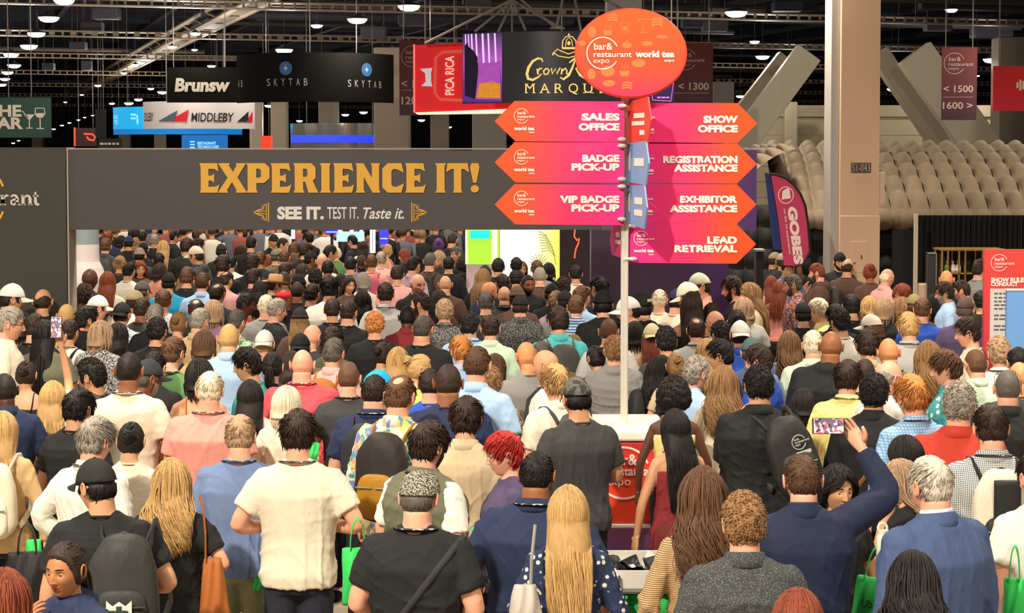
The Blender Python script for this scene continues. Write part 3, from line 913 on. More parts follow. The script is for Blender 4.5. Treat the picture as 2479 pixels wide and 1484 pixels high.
# ================================================================== signs and stands
class Sheet:
    """local metres for a thing whose artwork is measured in photo pixels at distance Y"""
    def __init__(s, name, label, cat, cx, cy, Y, group=None, r=None, floor=False):
        s.k = Y / FPX; s.cx = cx; s.cy = cy; s.r = r
        p = at(cx, cy, Y)
        if floor: s.cy = HORIZON + CAM_H / s.k; p = Vector((p.x, Y, 0))
        s.o = thing(name, label, cat, p, group=group)
    def fn(s, v):
        x = (v[:, 0] - s.cx); z = (s.cy + v[:, 2]) * s.k; y = v[:, 1].copy()
        if s.r:
            q = np.clip(x / s.r, -.9995, .9995)
            y = y + s.r * s.k * (1 - np.sqrt(1 - q * q))
        return np.stack([x * s.k, y, z], 1)
    def poly(s, mb, pts, holes=(), y=0, depth=.02, mi=0):
        return mb.poly([(a, -b) for a, b in pts], [[(a, -b) for a, b in h] for h in holes], depth, mi, y, s.fn)
    def rect(s, mb, x0, y0, x1, y1, y=0, depth=.02, mi=0):
        if s.r:
            n = max(2, int(abs(x1 - x0) / 8)); xs = np.linspace(x0, x1, n + 1)
            P = np.array([[(x, y, -y0), (x, y, -y1), (x, y + depth, -y1), (x, y + depth, -y0)] for x in xs])
            v = s.fn(P.reshape(-1, 3)); f = []
            for i in range(n):
                for j in range(4):
                    a, b = i * 4 + j, i * 4 + (j + 1) % 4
                    f.append((a, b, b + 4, a + 4))
            f += [(3, 2, 1, 0), (n * 4, n * 4 + 1, n * 4 + 2, n * 4 + 3)]
            return mb.add(v, f, mi)
        return s.poly(mb, [(x0, y0), (x1, y0), (x1, y1), (x0, y1)], (), y, depth, mi)
    def text(s, mb, t, x, base, h, w=None, align='l', y=-.001, mi=0, **kw):
        put_text(mb, t, x, -base, h, w, align, y, mi, fn=s.fn, **kw)
    def line(s, mb, pts, w, y=-.004, depth=.004, mi=0, closed=False):
        P = np.array(pts, float); P[:, 1] *= -1
        mb.ribbon(P, w, depth, y, mi, s.fn, closed)
    def disc(s, mb, cx, cy, rx, ry=None, y=-.004, depth=.004, mi=0, n=28):
        a = np.linspace(0, 2 * np.pi, n, endpoint=False)
        s.poly(mb, [(cx + rx * math.cos(t), cy + (ry or rx) * math.sin(t)) for t in a], (), y, depth, mi)
    def part(s, name, mb, m, label=None, parent=None):
        return obj(name, mb, m, parent or s.o, label)
    def wires(s, xs, ytop, z=11.0, y=.05):
        m = MB()
        for x in xs:
            a = s.fn(np.array([[x, y, -ytop]]))[0]
            m.tube([a, a + np.array([0, 0, z - s.o.location.z - a[2]])], .012, 5)
        return s.part('hanging_wires', m, mat('wire_steel', '6a6460', .5, vary=0))

GOLDL = {
 'E': (7.2, [(0, 0), (6.3, 0), (7.1, 2.8), (5.7, 2.1), (3.2, 2.0), (3.2, 4.1), (4.2, 4.1), (5.2, 3.4), (5.2, 6.5), (4.2, 5.8), (3.2, 5.8), (3.2, 8.1), (5.4, 8.0), (6.8, 7.2), (6.3, 10), (0, 10), (.45, 9), (.45, 1)], None),
 'X': (9.8, [(0, 0), (3.5, 0), (3.1, .9), (4.8, 3.6), (6.3, .9), (6.0, 0), (9.8, 0), (9.2, 1), (6.6, 5.2), (8.9, 9), (9.5, 10), (6.1, 10), (6.3, 9.2), (5.1, 7.0), (3.8, 9.2), (4.1, 10), (.2, 10), (.8, 9), (3.3, 5.1), (.6, 1)], None),
 'P': (7.5, [(0, 0), (3.7, 0), (3.2, 1), (3.2, 3.3), (5.7, 3.3), (7.4, 4.9), (7.4, 8.5), (5.9, 10), (0, 10), (.45, 9), (.45, 1)], [(3.2, 5.1), (4.2, 5.1), (4.7, 5.6), (4.7, 7.6), (4.2, 8.1), (3.2, 8.1)]),
 'R': (8.3, [(0, 0), (3.7, 0), (3.2, 1), (3.2, 3.7), (3.9, 3.7), (5.0, 0), (8.3, 0), (7.7, .9), (6.4, 4.1), (7.3, 5.0), (7.3, 8.6), (5.9, 10), (0, 10), (.45, 9), (.45, 1)], [(3.2, 5.4), (4.2, 5.4), (4.6, 5.9), (4.6, 7.7), (4.2, 8.1), (3.2, 8.1)]),
 'I': (3.8, [(0, 0), (3.8, 0), (3.3, 1), (3.3, 9), (3.8, 10), (0, 10), (.5, 9), (.5, 1)], None),
 'N': (8.6, [(0, 0), (3.3, 0), (2.9, 1), (2.9, 5.3), (6.0, 0), (8.6, 0), (8.2, 1), (8.2, 9), (8.6, 10), (5.3, 10), (5.7, 9), (5.7, 5.0), (2.8, 10), (0, 10), (.45, 9), (.45, 1)], None),
 'C': (7.2, [(1.8, 0), (6.2, 0), (7.2, 3.2), (5.5, 2.4), (4.6, 2), (3.6, 2), (3, 2.7), (3, 7.3), (3.6, 8), (4.6, 8), (5.5, 7.6), (7, 6.8), (6.3, 10), (1.8, 10), (0, 8.2), (0, 1.8)], None),
 'T': (9.0, [(2.7, 0), (6.3, 0), (5.9, 1), (5.9, 8), (6.9, 8), (8.8, 6.9), (8.3, 10), (.7, 10), (.2, 6.9), (2.1, 8), (3.1, 8), (3.1, 1)], None),
 '!': (3.0, [(1.0, 3.4), (2.0, 3.4), (3, 8.6), (2.6, 10), (.4, 10), (0, 8.6)], None)}

def expo_logo(S, mb, cx, cy, r, y=-.001, parts=True, tea=None):
    """ring with the three line show name, cut off at its side by the long word"""
    k = r / 36.0
    S.line(mb, arc(cx, cy, r, 18, 342, 40) * np.array([1, 1]) if False else np.stack([cx + r * np.cos(np.radians(np.linspace(30, 335, 40))), cy + r * np.sin(np.radians(np.linspace(30, 335, 40)))], 1), 2.4 * k, y - .003)
    S.text(mb, 'bar&', cx - 20 * k, cy - 8 * k, 15 * k, 42 * k, y=y, bold=.012)
    S.text(mb, 'restaurant', cx - 21 * k, cy + 8.5 * k, 12.5 * k, 87 * k, y=y, bold=.012)
    S.text(mb, 'expo', cx - 21 * k, cy + 22 * k, 11 * k, 36 * k, y=y)
    if tea:
        x, base, w = tea; h = w / 95 * 16
        S.text(mb, 'world tea', x, base, h, w, y=y, bold=.04)
        S.text(mb, 'expo', x + w, base + h * .82, h * .48, w * .26, 'r', y=y, bold=.02)

WHITE = mat('sign_white', 'f6ead8', .5, vary=0)
SOFTW = mat('soft_white_lettering', 'd8ccbe', .6, vary=0)

def build_signpost():
    Y = 13.85
    S = Sheet('signpost', 'tall steel signpost with orange and pink arrow boards on a red counter', 'signpost', 1516, 0, Y, floor=True)
    k = S.k; ground = S.o.location
    steel = mat('brushed_steel', 'e6dfd2', .3, metal=.35, vary=.05)
    # pole: two slim tubes side by side
    p = MB(); ztop = S.fn(np.array([[1516, 0, -110]]))[0][2]
    for dx in (-4.2, 4.2): p.tube([(dx * k, .10, 1.08), (dx * k, .10, ztop)], 5.2 * k, 14)
    S.part('pole', p, steel)
    orange = [(0.0, 'ff4a18'), (.22, 'ff4a1c'), (.55, 'fb2f62'), (1, 'dd2a86')]
    mL = ramp_mat('arrow_print_west', orange); mR = ramp_mat('arrow_print_east', [(1 - a, c) for a, c in reversed(orange)])
    def arrow(pts, m, txt, logo, x_text, y=.0, tw=None):
        mb = MB(); S.poly(mb, pts, (), y, .022)
        b = S.part('arrow_board', mb, m)
        L = MB()
        if logo: expo_logo(S, L, logo[0], logo[1], 17.5, y, tea=(logo[0] - 18, logo[1] + 34, 49))
        for t, base, w in txt: S.text(L, t, x_text, base, 16.5, w, 'r', y=y, bold=.055)
        S.part('lettering', L, WHITE, parent=b)
    def left(y0, txt, cyl):
        arrow([(1199, y0 + 49), (1247, y0), (1512, y0 + 1), (1512, y0 + 99), (1249, y0 + 97)], mL, txt, (1264, cyl), 1501)
    left(245, [('SALES', 291, 92), ('OFFICE', 315, 99)], 281)
    left(344, [('BADGE', 391, 90), ('PICK-UP', 412, 116)], 380)
    left(446, [('VIP BADGE', 490, 144), ('PICK-UP', 511, 116)], 480)
    def right(y0, txt, logo, x0=1526):
        arrow([(x0, y0), (1791, y0 + 1), (1839, y0 + 50), (1791, y0 + 98), (x0, y0 + 96)], mR, txt, logo, 1792, y=.14)
    right(248, [('SHOW', 296, 84), ('OFFICE', 319, 98)], (1557, 282))
    right(347, [('REGISTRATION', 394, 182), ('ASSISTANCE', 415, 156)], (1556, 382))
    right(446, [('EXHIBITOR', 491, 140), ('ASSISTANCE', 514, 166)], (1554, 481))
    right(543, [('LEAD', 591, 73), ('RETRIEVAL', 612, 154)], (1557, 579), 1528)
    # boards that point away from the viewer and towards them, seen almost edge on
    def edge(x0, x1, y0, y1, ny0, ny1, dy, m, marks, nm='edge_board'):
        h = MB()
        z = [S.fn(np.array([[0, 0, -q]]))[0][2] for q in (y0, y1, ny0, ny1)]
        xa, xb = (x0 - S.cx) * k, (x1 - S.cx) * k
        ym = .12 + dy * .86
        xm = xa + (xb - xa) * .86
        tip = (z[2] + z[3]) / 2
        pts = [(xa, .12, z[0]), (xm, ym, z[2]), (xb, .12 + dy, tip), (xm, ym, z[3]), (xa, .12, z[1])]
        n = len(pts); q = np.array(pts); off = np.array([.012, .006, 0])
        v = np.vstack([q, q + off])
        f = [tuple(range(n)), tuple(range(2 * n - 1, n - 1, -1))] + [(i, i + n, (i + 1) % n + n, (i + 1) % n) for i in range(n)]
        b = S.part(nm, h.add(v, f), m)
        L = MB()
        for u, w_, a, c in marks:
            P = [xa + (xb - xa) * u, xa + (xb - xa) * w_]; D = [.12 + dy * u, .12 + dy * w_]
            za, zc = z[0] + (z[1] - z[0]) * a, z[0] + (z[1] - z[0]) * c
            nv = [(P[0] - .004, D[0] - .004, za), (P[1] - .004, D[1] - .004, za), (P[1] - .004, D[1] - .004, zc), (P[0] - .004, D[0] - .004, zc)]
            L.add(np.array(nv + [(x + .003, y + .003, z_) for x, y, z_ in nv]), [(0, 1, 2, 3), (7, 6, 5, 4), (0, 4, 5, 1), (1, 5, 6, 2), (2, 6, 7, 3), (3, 7, 4, 0)])
        S.part('lettering', L, WHITE, parent=b)
    redE = mat('edge_board_red', 'e2463c', .5, vary=.06); blueE = mat('edge_board_blue', '7ea3cf', .45, vary=.06); pinkE = mat('edge_board_pink', 'cf3a80', .5, vary=.06)
    edge(1522, 1566, 246, 343, 238, 348, -.55, redE, [(.3, .75, .30, .42), (.22, .75, .50, .60), (.55, .75, .72, .84)])
    edge(1522, 1561, 347, 441, 342, 446, -.55, blueE, [(.35, .8, .38, .58), (.1, .16, .2, .7)])
    edge(1522, 1557, 449, 540, 446, 550, -.55, blueE, [(.4, .8, .30, .48), (.4, .8, .62, .78), (.1, .16, .2, .7)])
    edge(1512, 1489, 545, 629, 552, 626, .5, pinkE, [(.2, .5, .25, .40), (.2, .55, .48, .60)])
    # round clamps
    for i, (x, y) in enumerate(((1506, 257), (1506, 337), (1506, 353), (1506, 433), (1506, 451), (1506, 530), (1536, 548), (1536, 629))):
        c = MB(); q = S.fn(np.array([[x, 0, -y]]))[0]
        yy = -.03 if x < 1516 else .11
        c.ball((q[0], yy, q[2]), (11 * k, .03, 5.5 * k), 14, 9); c.tube([(q[0], yy, q[2]), (0, .08, q[2])], 4 * k, 8)
        S.part('clamp', c, steel)
    # oval head board
    mO = ramp_mat('oval_print', [(0, 'ff2f58'), (.3, 'ff4a2c'), (1, 'ff5c1c')], 2)
    ov = MB(); a = np.linspace(0, 2 * np.pi, 72, endpoint=False)
    prof = [(1.0, .0), (1.005, .012), (1.0, .03)]
    S.poly(ov, [(1527 + 131 * math.cos(t), 131 + 104 * math.sin(t)) for t in a], (), -.05, .05)
    b = S.part('oval_board', ov, mO)
    rim = MB(); R = np.array([[1527 + 131 * math.cos(t), -.025, -(131 + 104 * math.sin(t))] for t in a]); Rl = S.fn(R)
    rim.tube(np.vstack([Rl, Rl[:1]]), .014, 8, caps=False)
    S.part('rim', rim, mat('oval_rim', 'ff4c34', .5, vary=0), parent=b)
    L = MB(); expo_logo(S, L, 1459, 131, 38, -.051)
    S.text(L, 'world tea', 1537, 140, 15, 94, y=-.051, bold=.05); S.text(L, 'expo', 1631, 151, 6.5, 24, 'r', y=-.051, bold=.02)
    S.part('lettering', L, WHITE, parent=b)
    ic = MB(); yy = -.0515
    def cup(x, y, s):
        S.poly(ic, [(x - 10 * s, y), (x + 10 * s, y), (x + 7 * s, y + 10 * s), (x - 7 * s, y + 10 * s)], (), yy, .002)
        for d in (-5, 0, 5): S.line(ic, [(x + d * s, y - 3 * s), (x + d * s + 2 * s, y - 7 * s), (x + d * s, y - 11 * s)], 1.5 * s, yy, .002)
    def glass(x, y, s):
        S.line(ic, [(x - 14 * s, y), (x + 14 * s, y), (x, y + 16 * s), (x - 14 * s, y)], 2.2 * s, yy, .002); S.line(ic, [(x, y + 16 * s), (x, y + 31 * s)], 2.4 * s, yy, .002); S.line(ic, [(x - 9 * s, y + 32 * s), (x + 9 * s, y + 32 * s)], 2.2 * s, yy, .002)
    def tumbler(x, y, s):
        S.line(ic, [(x - 11 * s, y), (x + 11 * s, y), (x + 7 * s, y + 24 * s), (x - 7 * s, y + 24 * s)], 2.2 * s, yy, .002, closed=True); S.poly(ic, [(x - 6 * s, y + 8 * s), (x + 6 * s, y + 8 * s), (x + 4.5 * s, y + 20 * s), (x - 4.5 * s, y + 20 * s)], (), yy, .002)
    def bun(x, y, s):
        for d in (0, 6, 12): S.line(ic, [(x - 12 * s, y + d * s), (x - 4 * s, y + d * s - 3 * s), (x + 4 * s, y + d * s - 3 * s), (x + 12 * s, y + d * s)], 4.2 * s, yy, .002)
    def blob(x, y, s, f=1.3): S.disc(ic, x, y, 11 * s, 11 * s * f, yy, .002)
    glass(1556, 50, 1); tumbler(1512, 58, 1); cup(1471, 76, 1.2); bun(1589, 52, 1.1); bun(1482, 42, 1); blob(1433, 80, .9); blob(1517, 112, 1.1, .6); S.disc(ic, 1517, 103, 3, 3, yy, .002)
    blob(1566, 108, 1.2, .45); blob(1432, 181, .9, 1.3); blob(1471, 174, 1.5, .8); cup(1511, 173, 1.3); blob(1545, 155, 1.5, .6); blob(1474, 203, 1.4, .5); bun(1518, 204, 1); blob(1410, 107, .8, .7); blob(1601, 92, 1.3, .3)
    S.part('icons', ic, mat('pale_orange_icons', 'ff7c45', .5, vary=0), parent=b)
    # counter under the pole
    hw = 90 * k
    c = MB().box((-.02, .27, 1.055), (2 * hw + .10, .86, .085), bev=.018); S.part('counter_top', c, mat('counter_white', 'f3ead9', .4, vary=.02))
    c = MB().box((-.02, .27, .70), (2 * hw, .80, .64), bev=.03); red = S.part('red_panel', c, ramp_mat('counter_red_print', [(0, 'ff4a22'), (.7, 'f8402c'), (1, 'c8322f')], 2))
    L = MB(); SY = Y + .27 - .405; kk = SY / FPX
    s2 = Sheet.__new__(Sheet); s2.k = kk; s2.cx = 1516; s2.cy = HORIZON + CAM_H / kk; s2.r = None
    yy = .27 - .402
    s2.line(L, [(1511 + 63 * math.cos(t), 1150 + 63 * math.sin(t)) for t in np.linspace(.2, 5.9, 48)], 5, yy - .004)
    s2.text(L, 'bar&', 1478, 1130, 26, 66, y=yy, bold=.02); s2.text(L, 'restaurant', 1478, 1156, 22, 118, y=yy, bold=.02); s2.text(L, 'expo', 1466, 1180, 19, 62, y=yy)
    S.part('lettering', L, WHITE, parent=red)
    c = MB().box((-.02, .27, .375), (2 * hw + .05, .84, .03), bev=.008); S.part('ledge', c, mat('counter_white', 'f3ead9'))
    c = MB()
    R = Matrix.Rotation(math.radians(-38), 4, 'Z')
    c.box((.02, .30, .18), (.62, .62, .36), rot=R, bev=.006)
    S.part('base_cabinet', c, ramp_mat('base_violet_print', [(0, '8a86d8'), (1, 'c46bb8')], 2))
    return S
SIGNPOST = build_signpost()

def build_portal():
    Y = 18.0
    S = Sheet('entrance_portal', 'dark grey entrance portal with big gold lettering over the walkway', 'entrance portal', 700, 0, Y, floor=True)
    dark = ramp_mat('portal_charcoal', [(0, '3f3b3a'), (.45, '413d3c'), (1, '4c4646')], 0, rough=.55)
    darkL = mat('portal_charcoal_panel', '3c3a34', .55, vary=.06, scale=1.5)
    zf = HORIZON + CAM_H / S.k
    m = MB(); S.rect(m, -60, 357, 160, zf, -.06, .36); a = S.part('side_panel', m, darkL)
    L = MB()
    # "rant" in a bookish serif, cut by the picture edge
    def st(pts, w): S.line(L, pts, w, -.066, .005)
    bx = 508
    st([(8, 482), (8, 495)], 8); st([(1, 494.5), (16, 494.5)], 3); st([(8, 473), (8, 492)], 8); st([(2, 473), (11, 473)], 3); st([(11, 479), (17, 472), (22, 474)], 5)
    st([(43, 494), (43, 479), (40, 473), (33, 472), (28, 476)], [7, 7, 6, 5, 4]); st([(43, 482), (33, 483), (28, 487), (29, 493), (35, 495), (42, 489)], 4.5); st([(43, 490), (47, 495), (50, 494)], 4)
    st([(57, 473), (57, 495)], 7.5); st([(52, 494.5), (63, 494.5)], 3); st([(52, 473), (59, 473)], 3); st([(60, 478), (67, 472.5), (72, 475), (74, 480), (74, 495)], [4, 5, 6, 7.5, 7.5]); st([(69, 494.5), (80, 494.5)], 3)
    st([(87, 464), (87, 488), (89, 493), (93, 495), (96, 493)], [4, 7.5, 7.5, 6, 4]); st([(81, 473.5), (95, 473.5)], 3.5)
    S.part('lettering', L, mat('portal_pale_lettering', 'c9c1b4', .6, vary=0), parent=a)
    G = MB(); S.line(G, [(-75 + 89 * math.cos(t), 480 + 89 * math.sin(t)) for t in np.linspace(-1.15, -.33, 16)], 5, -.066, .005); S.line(G, [(-75 + 89 * math.cos(t), 480 + 89 * math.sin(t)) for t in np.linspace(.36, 1.15, 16)], 5, -.066, .005)
    S.part('ring', G, mat('portal_gold', 'dba43c', .5, vary=.04), parent=a)
    m = MB(); S.rect(m, 160.5, 357, 164, zf, -.02, .3); S.part('edge_strip', m, mat('portal_edge', 'b0a493', .5, vary=0))
    m = MB(); S.poly(m, [(164, 361), (1826, 366), (1826, 556), (164, 556)], (), 0, .30); h = S.part('header', m, dark)
    cap = MB(); S.rect(cap, 164, 358.5, 1826, 362, -.005, .31); S.part('top_edge', cap, mat('portal_top', '9d8f80', .5, vary=0), parent=h)
    G = MB()
    xs = dict(zip(range(14), ((481, 530), (525, 596), (594, 651), (653, 704), (708, 769), (772, 799), (804, 856), (858, 918), (923, 976), (978, 1029), None, (1051, 1077), (1076, 1134), (1135, 1158))))
    for i, ch in enumerate('EXPERIENCE IT!'):
        if ch == ' ': continue
        w, out, hole = GOLDL[ch]; x0, x1 = xs[i]; sx = (x1 - x0) / w; sz = 7.15
        tr = lambda q: (x0 + q[0] * sx, 466.5 - q[1] * sz)
        S.poly(G, [tr(q) for q in out], [[tr(q) for q in hole]] if hole else (), -.016, .016)
        if ch == '!': S.disc(G, (x0 + x1) / 2, 457, 10, 9, -.016, .016)
    def orn(cx, sgn):
        t = lambda x, y: (cx + sgn * x, y)
        S.line(G, [t(0, 490), t(0, 537)], 2.4, -.006); S.line(G, [t(5, 493), t(5, 534)], 1.8, -.006)
        for q in (-1, 1):
            S.line(G, [t(36, 514), t(24, 514 + q * 6), t(14, 514 + q * 8), t(7, 514 + q * 20)], [2, 3, 2.4, 2], -.006)
            S.line(G, [t(30, 514 + q * 2), t(8, 514 + q * 3.5)], 2, -.006)
            S.line(G, [t(14, 514 + q * 9), t(16, 514 + q * 15), t(11, 514 + q * 18), t(9, 514 + q * 14)], 1.8, -.006)
    orn(647, -1); orn(994, 1)
    S.part('gold_lettering', G, mat('portal_gold', 'dba43c', .5, vary=.04), parent=h)
    W = MB()
    S.text(W, 'SEE IT.', 668, 529, 29, 113, y=-.002, bold=.05); S.text(W, 'TEST IT.', 789, 529, 28, 76, y=-.002, bold=.012); S.text(W, 'Taste it.', 876, 529, 27, 99, y=-.002, bold=.015, shear=.32)
    S.part('white_lettering', W, mat('portal_white', 'd9d4cd', .6, vary=0), parent=h)
    m = MB(); S.rect(m, 1452, 363, 1828, 557, -.02, .34); S.part('purple_header', m, ramp_mat('purple_print', [(0, '5b4a5e'), (.5, '563d5c'), (1, '4d2b6a')], 0))
    m = MB(); S.rect(m, 1452, 540, 1826, zf, 2.2, .36); S.part('purple_panel', m, ramp_mat('purple_print', [(0, '5b4a5e'), (.5, '563d5c'), (1, '4d2b6a')], 0))
    return S
build_portal()

def board(name, label, cat, x0, y0, x1, y1, Y, m, depth=.05, floor=False, group=None, pn='panel'):
    S = Sheet(name, label, cat, (x0 + x1) / 2, (y0 + y1) / 2, Y, group=group, floor=floor)
    mb = MB(); S.rect(mb, x0, y0, x1, y1, 0, depth)
    S.main = S.part(pn, mb, m)
    return S

def ring_sign(name, label, x0, y0, x1, y1, Y, m, flat=1.12):
    """hanging round fabric sign: a cylinder wall"""
    cx = (x0 + x1) / 2; r = (x1 - x0) / 2
    S = Sheet(name, label, 'hanging sign', cx, (y0 + y1) / 2, Y, r=r * flat)
    mb = MB(); S.rect(mb, x0, y0, x1, y1, 0, .12)
    S.main = S.part('fabric_wall', mb, m)
    return S

def build_hanging():
    blk = mat('banner_black', '1c1b1a', .9, vary=.08, spec=.1)
    # black curved banner with round blue emblems
    S = ring_sign('hanging_sign', 'wide curved black hanging banner with two round blue emblems', 556, 127, 944, 246, 45, blk)
    for cx, cy, rx in ((691, 165, 16), (884, 167, 12)):
        e = MB(); S.disc(e, cx, cy, rx, 16.5, -.01, .01); S.part('emblem', e, mat('emblem_blue', '3f6fae', .5, vary=.05), parent=S.main)
        d = MB(); k_ = rx / 16; S.poly(d, [(cx - 6 * k_, cy), (cx - 1.5 * k_, cy - 2), (cx, cy - 8), (cx + 1.5 * k_, cy - 2), (cx + 6 * k_, cy), (cx + 1.5 * k_, cy + 2), (cx, cy + 8), (cx - 1.5 * k_, cy + 2)], (), -.014, .004); S.part('star', d, WHITE, parent=S.main)
    L = MB()
    for i, ch in enumerate('SKYTAB'): S.text(L, ch, 647 + i * 18.6, 207, 17.5, 9, 'c', y=-.004)
    for i, ch in enumerate('SKYTAB'): S.text(L, ch, (844, 860.5, 875.5, 890, 903, 914.5)[i], 209 + i * .4, 17, (8, 8, 7, 7, 6, 5)[i], 'c', y=-.004)
    for i, ch in enumerate('AB'): S.text(L, ch, 563 + i * 9.5, 207, 17, 5, 'c', y=-.004)
    S.part('lettering', L, mat('banner_pale_lettering', 'c9bfb2', .6, vary=0), parent=S.main)
    S.wires((640, 750, 860), 127)
    S = board('hanging_sign', 'flat black hanging banner with bold pale lettering, partly behind the curved black one', 'hanging sign', 404, 163, 600, 248, 50, blk)
    L = MB(); S.text(L, 'Brunsw', 423, 220, 31, 134, y=-.002, bold=.045, shear=.12); S.part('lettering', L, WHITE, parent=S.main); S.wires((420, 545), 163)
    # blue lit ring and white ring
    S = ring_sign('hanging_sign', 'bright blue lit ring banner hanging behind the white ring banner', 253, 258, 572, 312, 64, mat('lit_sky_blue', '2aa9e8', .5, emit='1fb2f4', estr=.75, vary=.05))
    L = MB()
    for y in (277, 286): S.line(L, [(310, y), (324, y)], 4, -.02, .02)
    S.line(L, [(312, 277), (328, 279), (329, 300)], 4, -.02, .02); S.text(L, 'RE', 257, 287, 10, 14, y=-.02); S.text(L, 'TE', 257, 300, 10, 14, y=-.02)
    S.part('lettering', L, mat('pale_cyan', 'a8ecff', .5, emit='9be8ff', estr=.8, vary=0), parent=S.main)
    m = MB(); S.rect(m, 254, 312, 571, 325, 0, .03); S.part('lower_band', m, mat('lit_blue_band', '1a7fd0', .5, emit='1787e0', estr=.6, vary=0)); S.wires((300, 520), 258)
    S = ring_sign('hanging_sign', 'white ring banner with red and slate triangles, hanging over the blue ring', 330, 245, 604, 311, 58, mat('ring_white', 'd9cfcb', .6, vary=.03, emit='f1e6e2', estr=.05))
    L = MB(); S.text(L, 'MIDDLEBY', 463, 294, 21, 99, y=-.03, bold=.01, shear=.12); S.text(L, 'DLEBY', 335, 292, 20, 29, y=-.04, shear=.12); S.poly(L, [(569, 294), (593, 268), (592, 294)], (), -.06, .006)
    S.part('lettering', L, mat('ring_dark_lettering', '26262c', .5, vary=0), parent=S.main)
    T = MB(); S.poly(T, [(378, 293), (430, 267), (420, 293)], (), -.07, .006); S.part('slate_triangle', T, mat('slate_blue', '46607a', .5, vary=0), parent=S.main)
    T = MB(); S.poly(T, [(406, 293), (458, 265), (452, 294)], (), -.074, .006); S.poly(T, [(588, 294), (601, 268), (601, 294)], (), -.064, .006); S.part('red_triangle', T, mat('triangle_red', 'd8262e', .5, vary=0), parent=S.main); S.wires((400, 540), 245)
    # dark green banner
    S = board('hanging_sign', 'dark green hanging banner with drinks glasses drawn beside its lettering', 'hanging sign', -70, 236, 123, 333, 40, mat('banner_green', '2f4a44', .75, vary=.12, scale=3))
    L = MB(); S.text(L, 'THE', 52, 281, 27, 84, 'r', y=-.002, bold=.04); S.text(L, 'BAR', 56, 311, 27, 86, 'r', y=-.002, bold=.04)
    S.poly(L, [(57, 277), (84, 277), (71, 292)], (), -.006, .004); S.line(L, [(71, 290), (71, 309)], 2.5, -.006); S.line(L, [(63, 310), (79, 310)], 2.5, -.006); S.line(L, [(54, 268), (68, 286)], 2, -.006)
    S.line(L, [(86, 262), (85, 275), (90, 283), (97, 285), (104, 283), (109, 275), (107, 262), (86, 262)], 2.2, -.006); S.poly(L, [(87, 274), (107, 274), (103, 282), (97, 284), (90, 282)], (), -.006, .004); S.line(L, [(97, 284), (97, 310)], 2.5, -.006); S.line(L, [(88, 311), (106, 311)], 2.5, -.006)
    S.part('lettering', L, SOFTW, parent=S.main); S.wires((20, 75), 236)
    # small signs far off
    S = board('hanging_sign', 'small dark square sign with a red swoosh and a red lit edge', 'hanging sign', 182, 310, 233, 354, 90, mat('sign_maroon', '34191a', .6, vary=.1)); L = MB(); S.line(L, [(203, 324), (224, 325), (231, 332), (226, 340), (216, 338), (210, 331)], 4.5, -.02, .02); S.rect(L, 179, 309, 183, 354, -.03, .05); S.part('red_mark', L, mat('red_glow', 'e8442e', .5, emit='f04a30', estr=.9, vary=0), parent=S.main); S.wires((190, 225), 310)
    S = board('hanging_sign', 'small black board with a line of pale script near the portal top', 'hanging sign', 237, 335, 296, 358, 85, mat('board_black', '1d1c1b', .6, vary=.1)); L = MB(); [S.line(L, [(x, 348), (x + w, 348)], 5, -.012) for x, w in ((242, 9), (253, 6), (261, 8), (272, 7), (282, 6))]; S.part('lettering', L, SOFTW, parent=S.main); S.wires((245, 288), 335)
    S = board('hanging_sign', 'dark banner edge hanging beside the blue lit ring', 'hanging sign', 231, 264, 256, 334, 66, mat('banner_black2', '2b2a2b', .7, vary=.1)); S.wires((238, 250), 264)
    S = board('hanging_sign', 'square blue lit panel with cyan lettering just above the portal', 'hanging sign', 440, 327, 551, 366, 75, mat('lit_blue_panel', '0d6cc0', .5, emit='0c74cc', estr=.6, vary=0)); L = MB(); S.text(L, 'RESTAURANT', 478, 350, 7, 45, y=-.01, bold=.03); S.text(L, 'TECHNOLOGIES', 478, 359, 7, 52, y=-.01, bold=.03)
    for y in (343, 350, 357): S.line(L, [(460, y), (472, y)], 3, -.02)
    S.part('lettering', L, mat('pale_cyan', 'a8ecff'), parent=S.main); S.wires((450, 540), 327)
    # chrome drum with a blue light band
    S = ring_sign('hanging_sign', 'mirror chrome drum with a blue light band above the portal', 694, 298, 946, 362, 60, mat('chrome_fabric', 'c9c4be', .16, metal=.95, vary=.1, scale=2))
    m = MB(); S.rect(m, 696, 327, 944, 345, -.03, .03); S.part('light_band', m, mat('blue_light', '2b3df0', .4, emit='2a3cff', estr=1.6, vary=0), parent=S.main); S.wires((740, 900), 298)
    S = board('hanging_light_box', 'small red lit box above the portal beside a cream column', 'light box', 633, 329, 656, 364, 70, mat('lit_red_box', 'ff3a22', .5, emit='ff3a20', estr=1.0, vary=0), .5); S.wires((638, 651), 329)
    # aisle banners
    aisle = ramp_mat('aisle_print', [(0, '38192a'), (.5, '541f28'), (1, '652722')], 2, rough=.7)
    for lab, x0, y0, x1, y1, Y, t in (('maroon aisle banner with pale numbers, half hidden by the red hanging box', 967, 98, 1052, 279, 40, [('< 1000', 972, 211, 18, 74), ('1200 >', 972, 252, 18, 74)]), ('maroon aisle banner with pale numbers, behind the orange oval board', 1630, 105, 1726, 252, 40, [('< 1300', 1642, 217, 17, 74), ('1400 >', 1642, 255, 17, 74)]),
                                     ('maroon aisle banner with pale numbers, between the tan column and the red banner', 2280, 115, 2365, 290, 36, [('< 1500', 2284, 223, 16, 72), ('1600 >', 2283, 263, 16, 72)])):
        S = board('aisle_banner', lab, 'hanging sign', x0, y0, x1, y1, Y, aisle, .03, group='aisle number banners')
        L = MB(); c = (x0 + x1) / 2
        expo_logo(S, L, x0 + 30, y0 + 39, 25, -.001)
        for tt, x, b, h, w in t:
            if b < y1: S.text(L, tt, x, b, h, w, y=-.001, bold=.02)
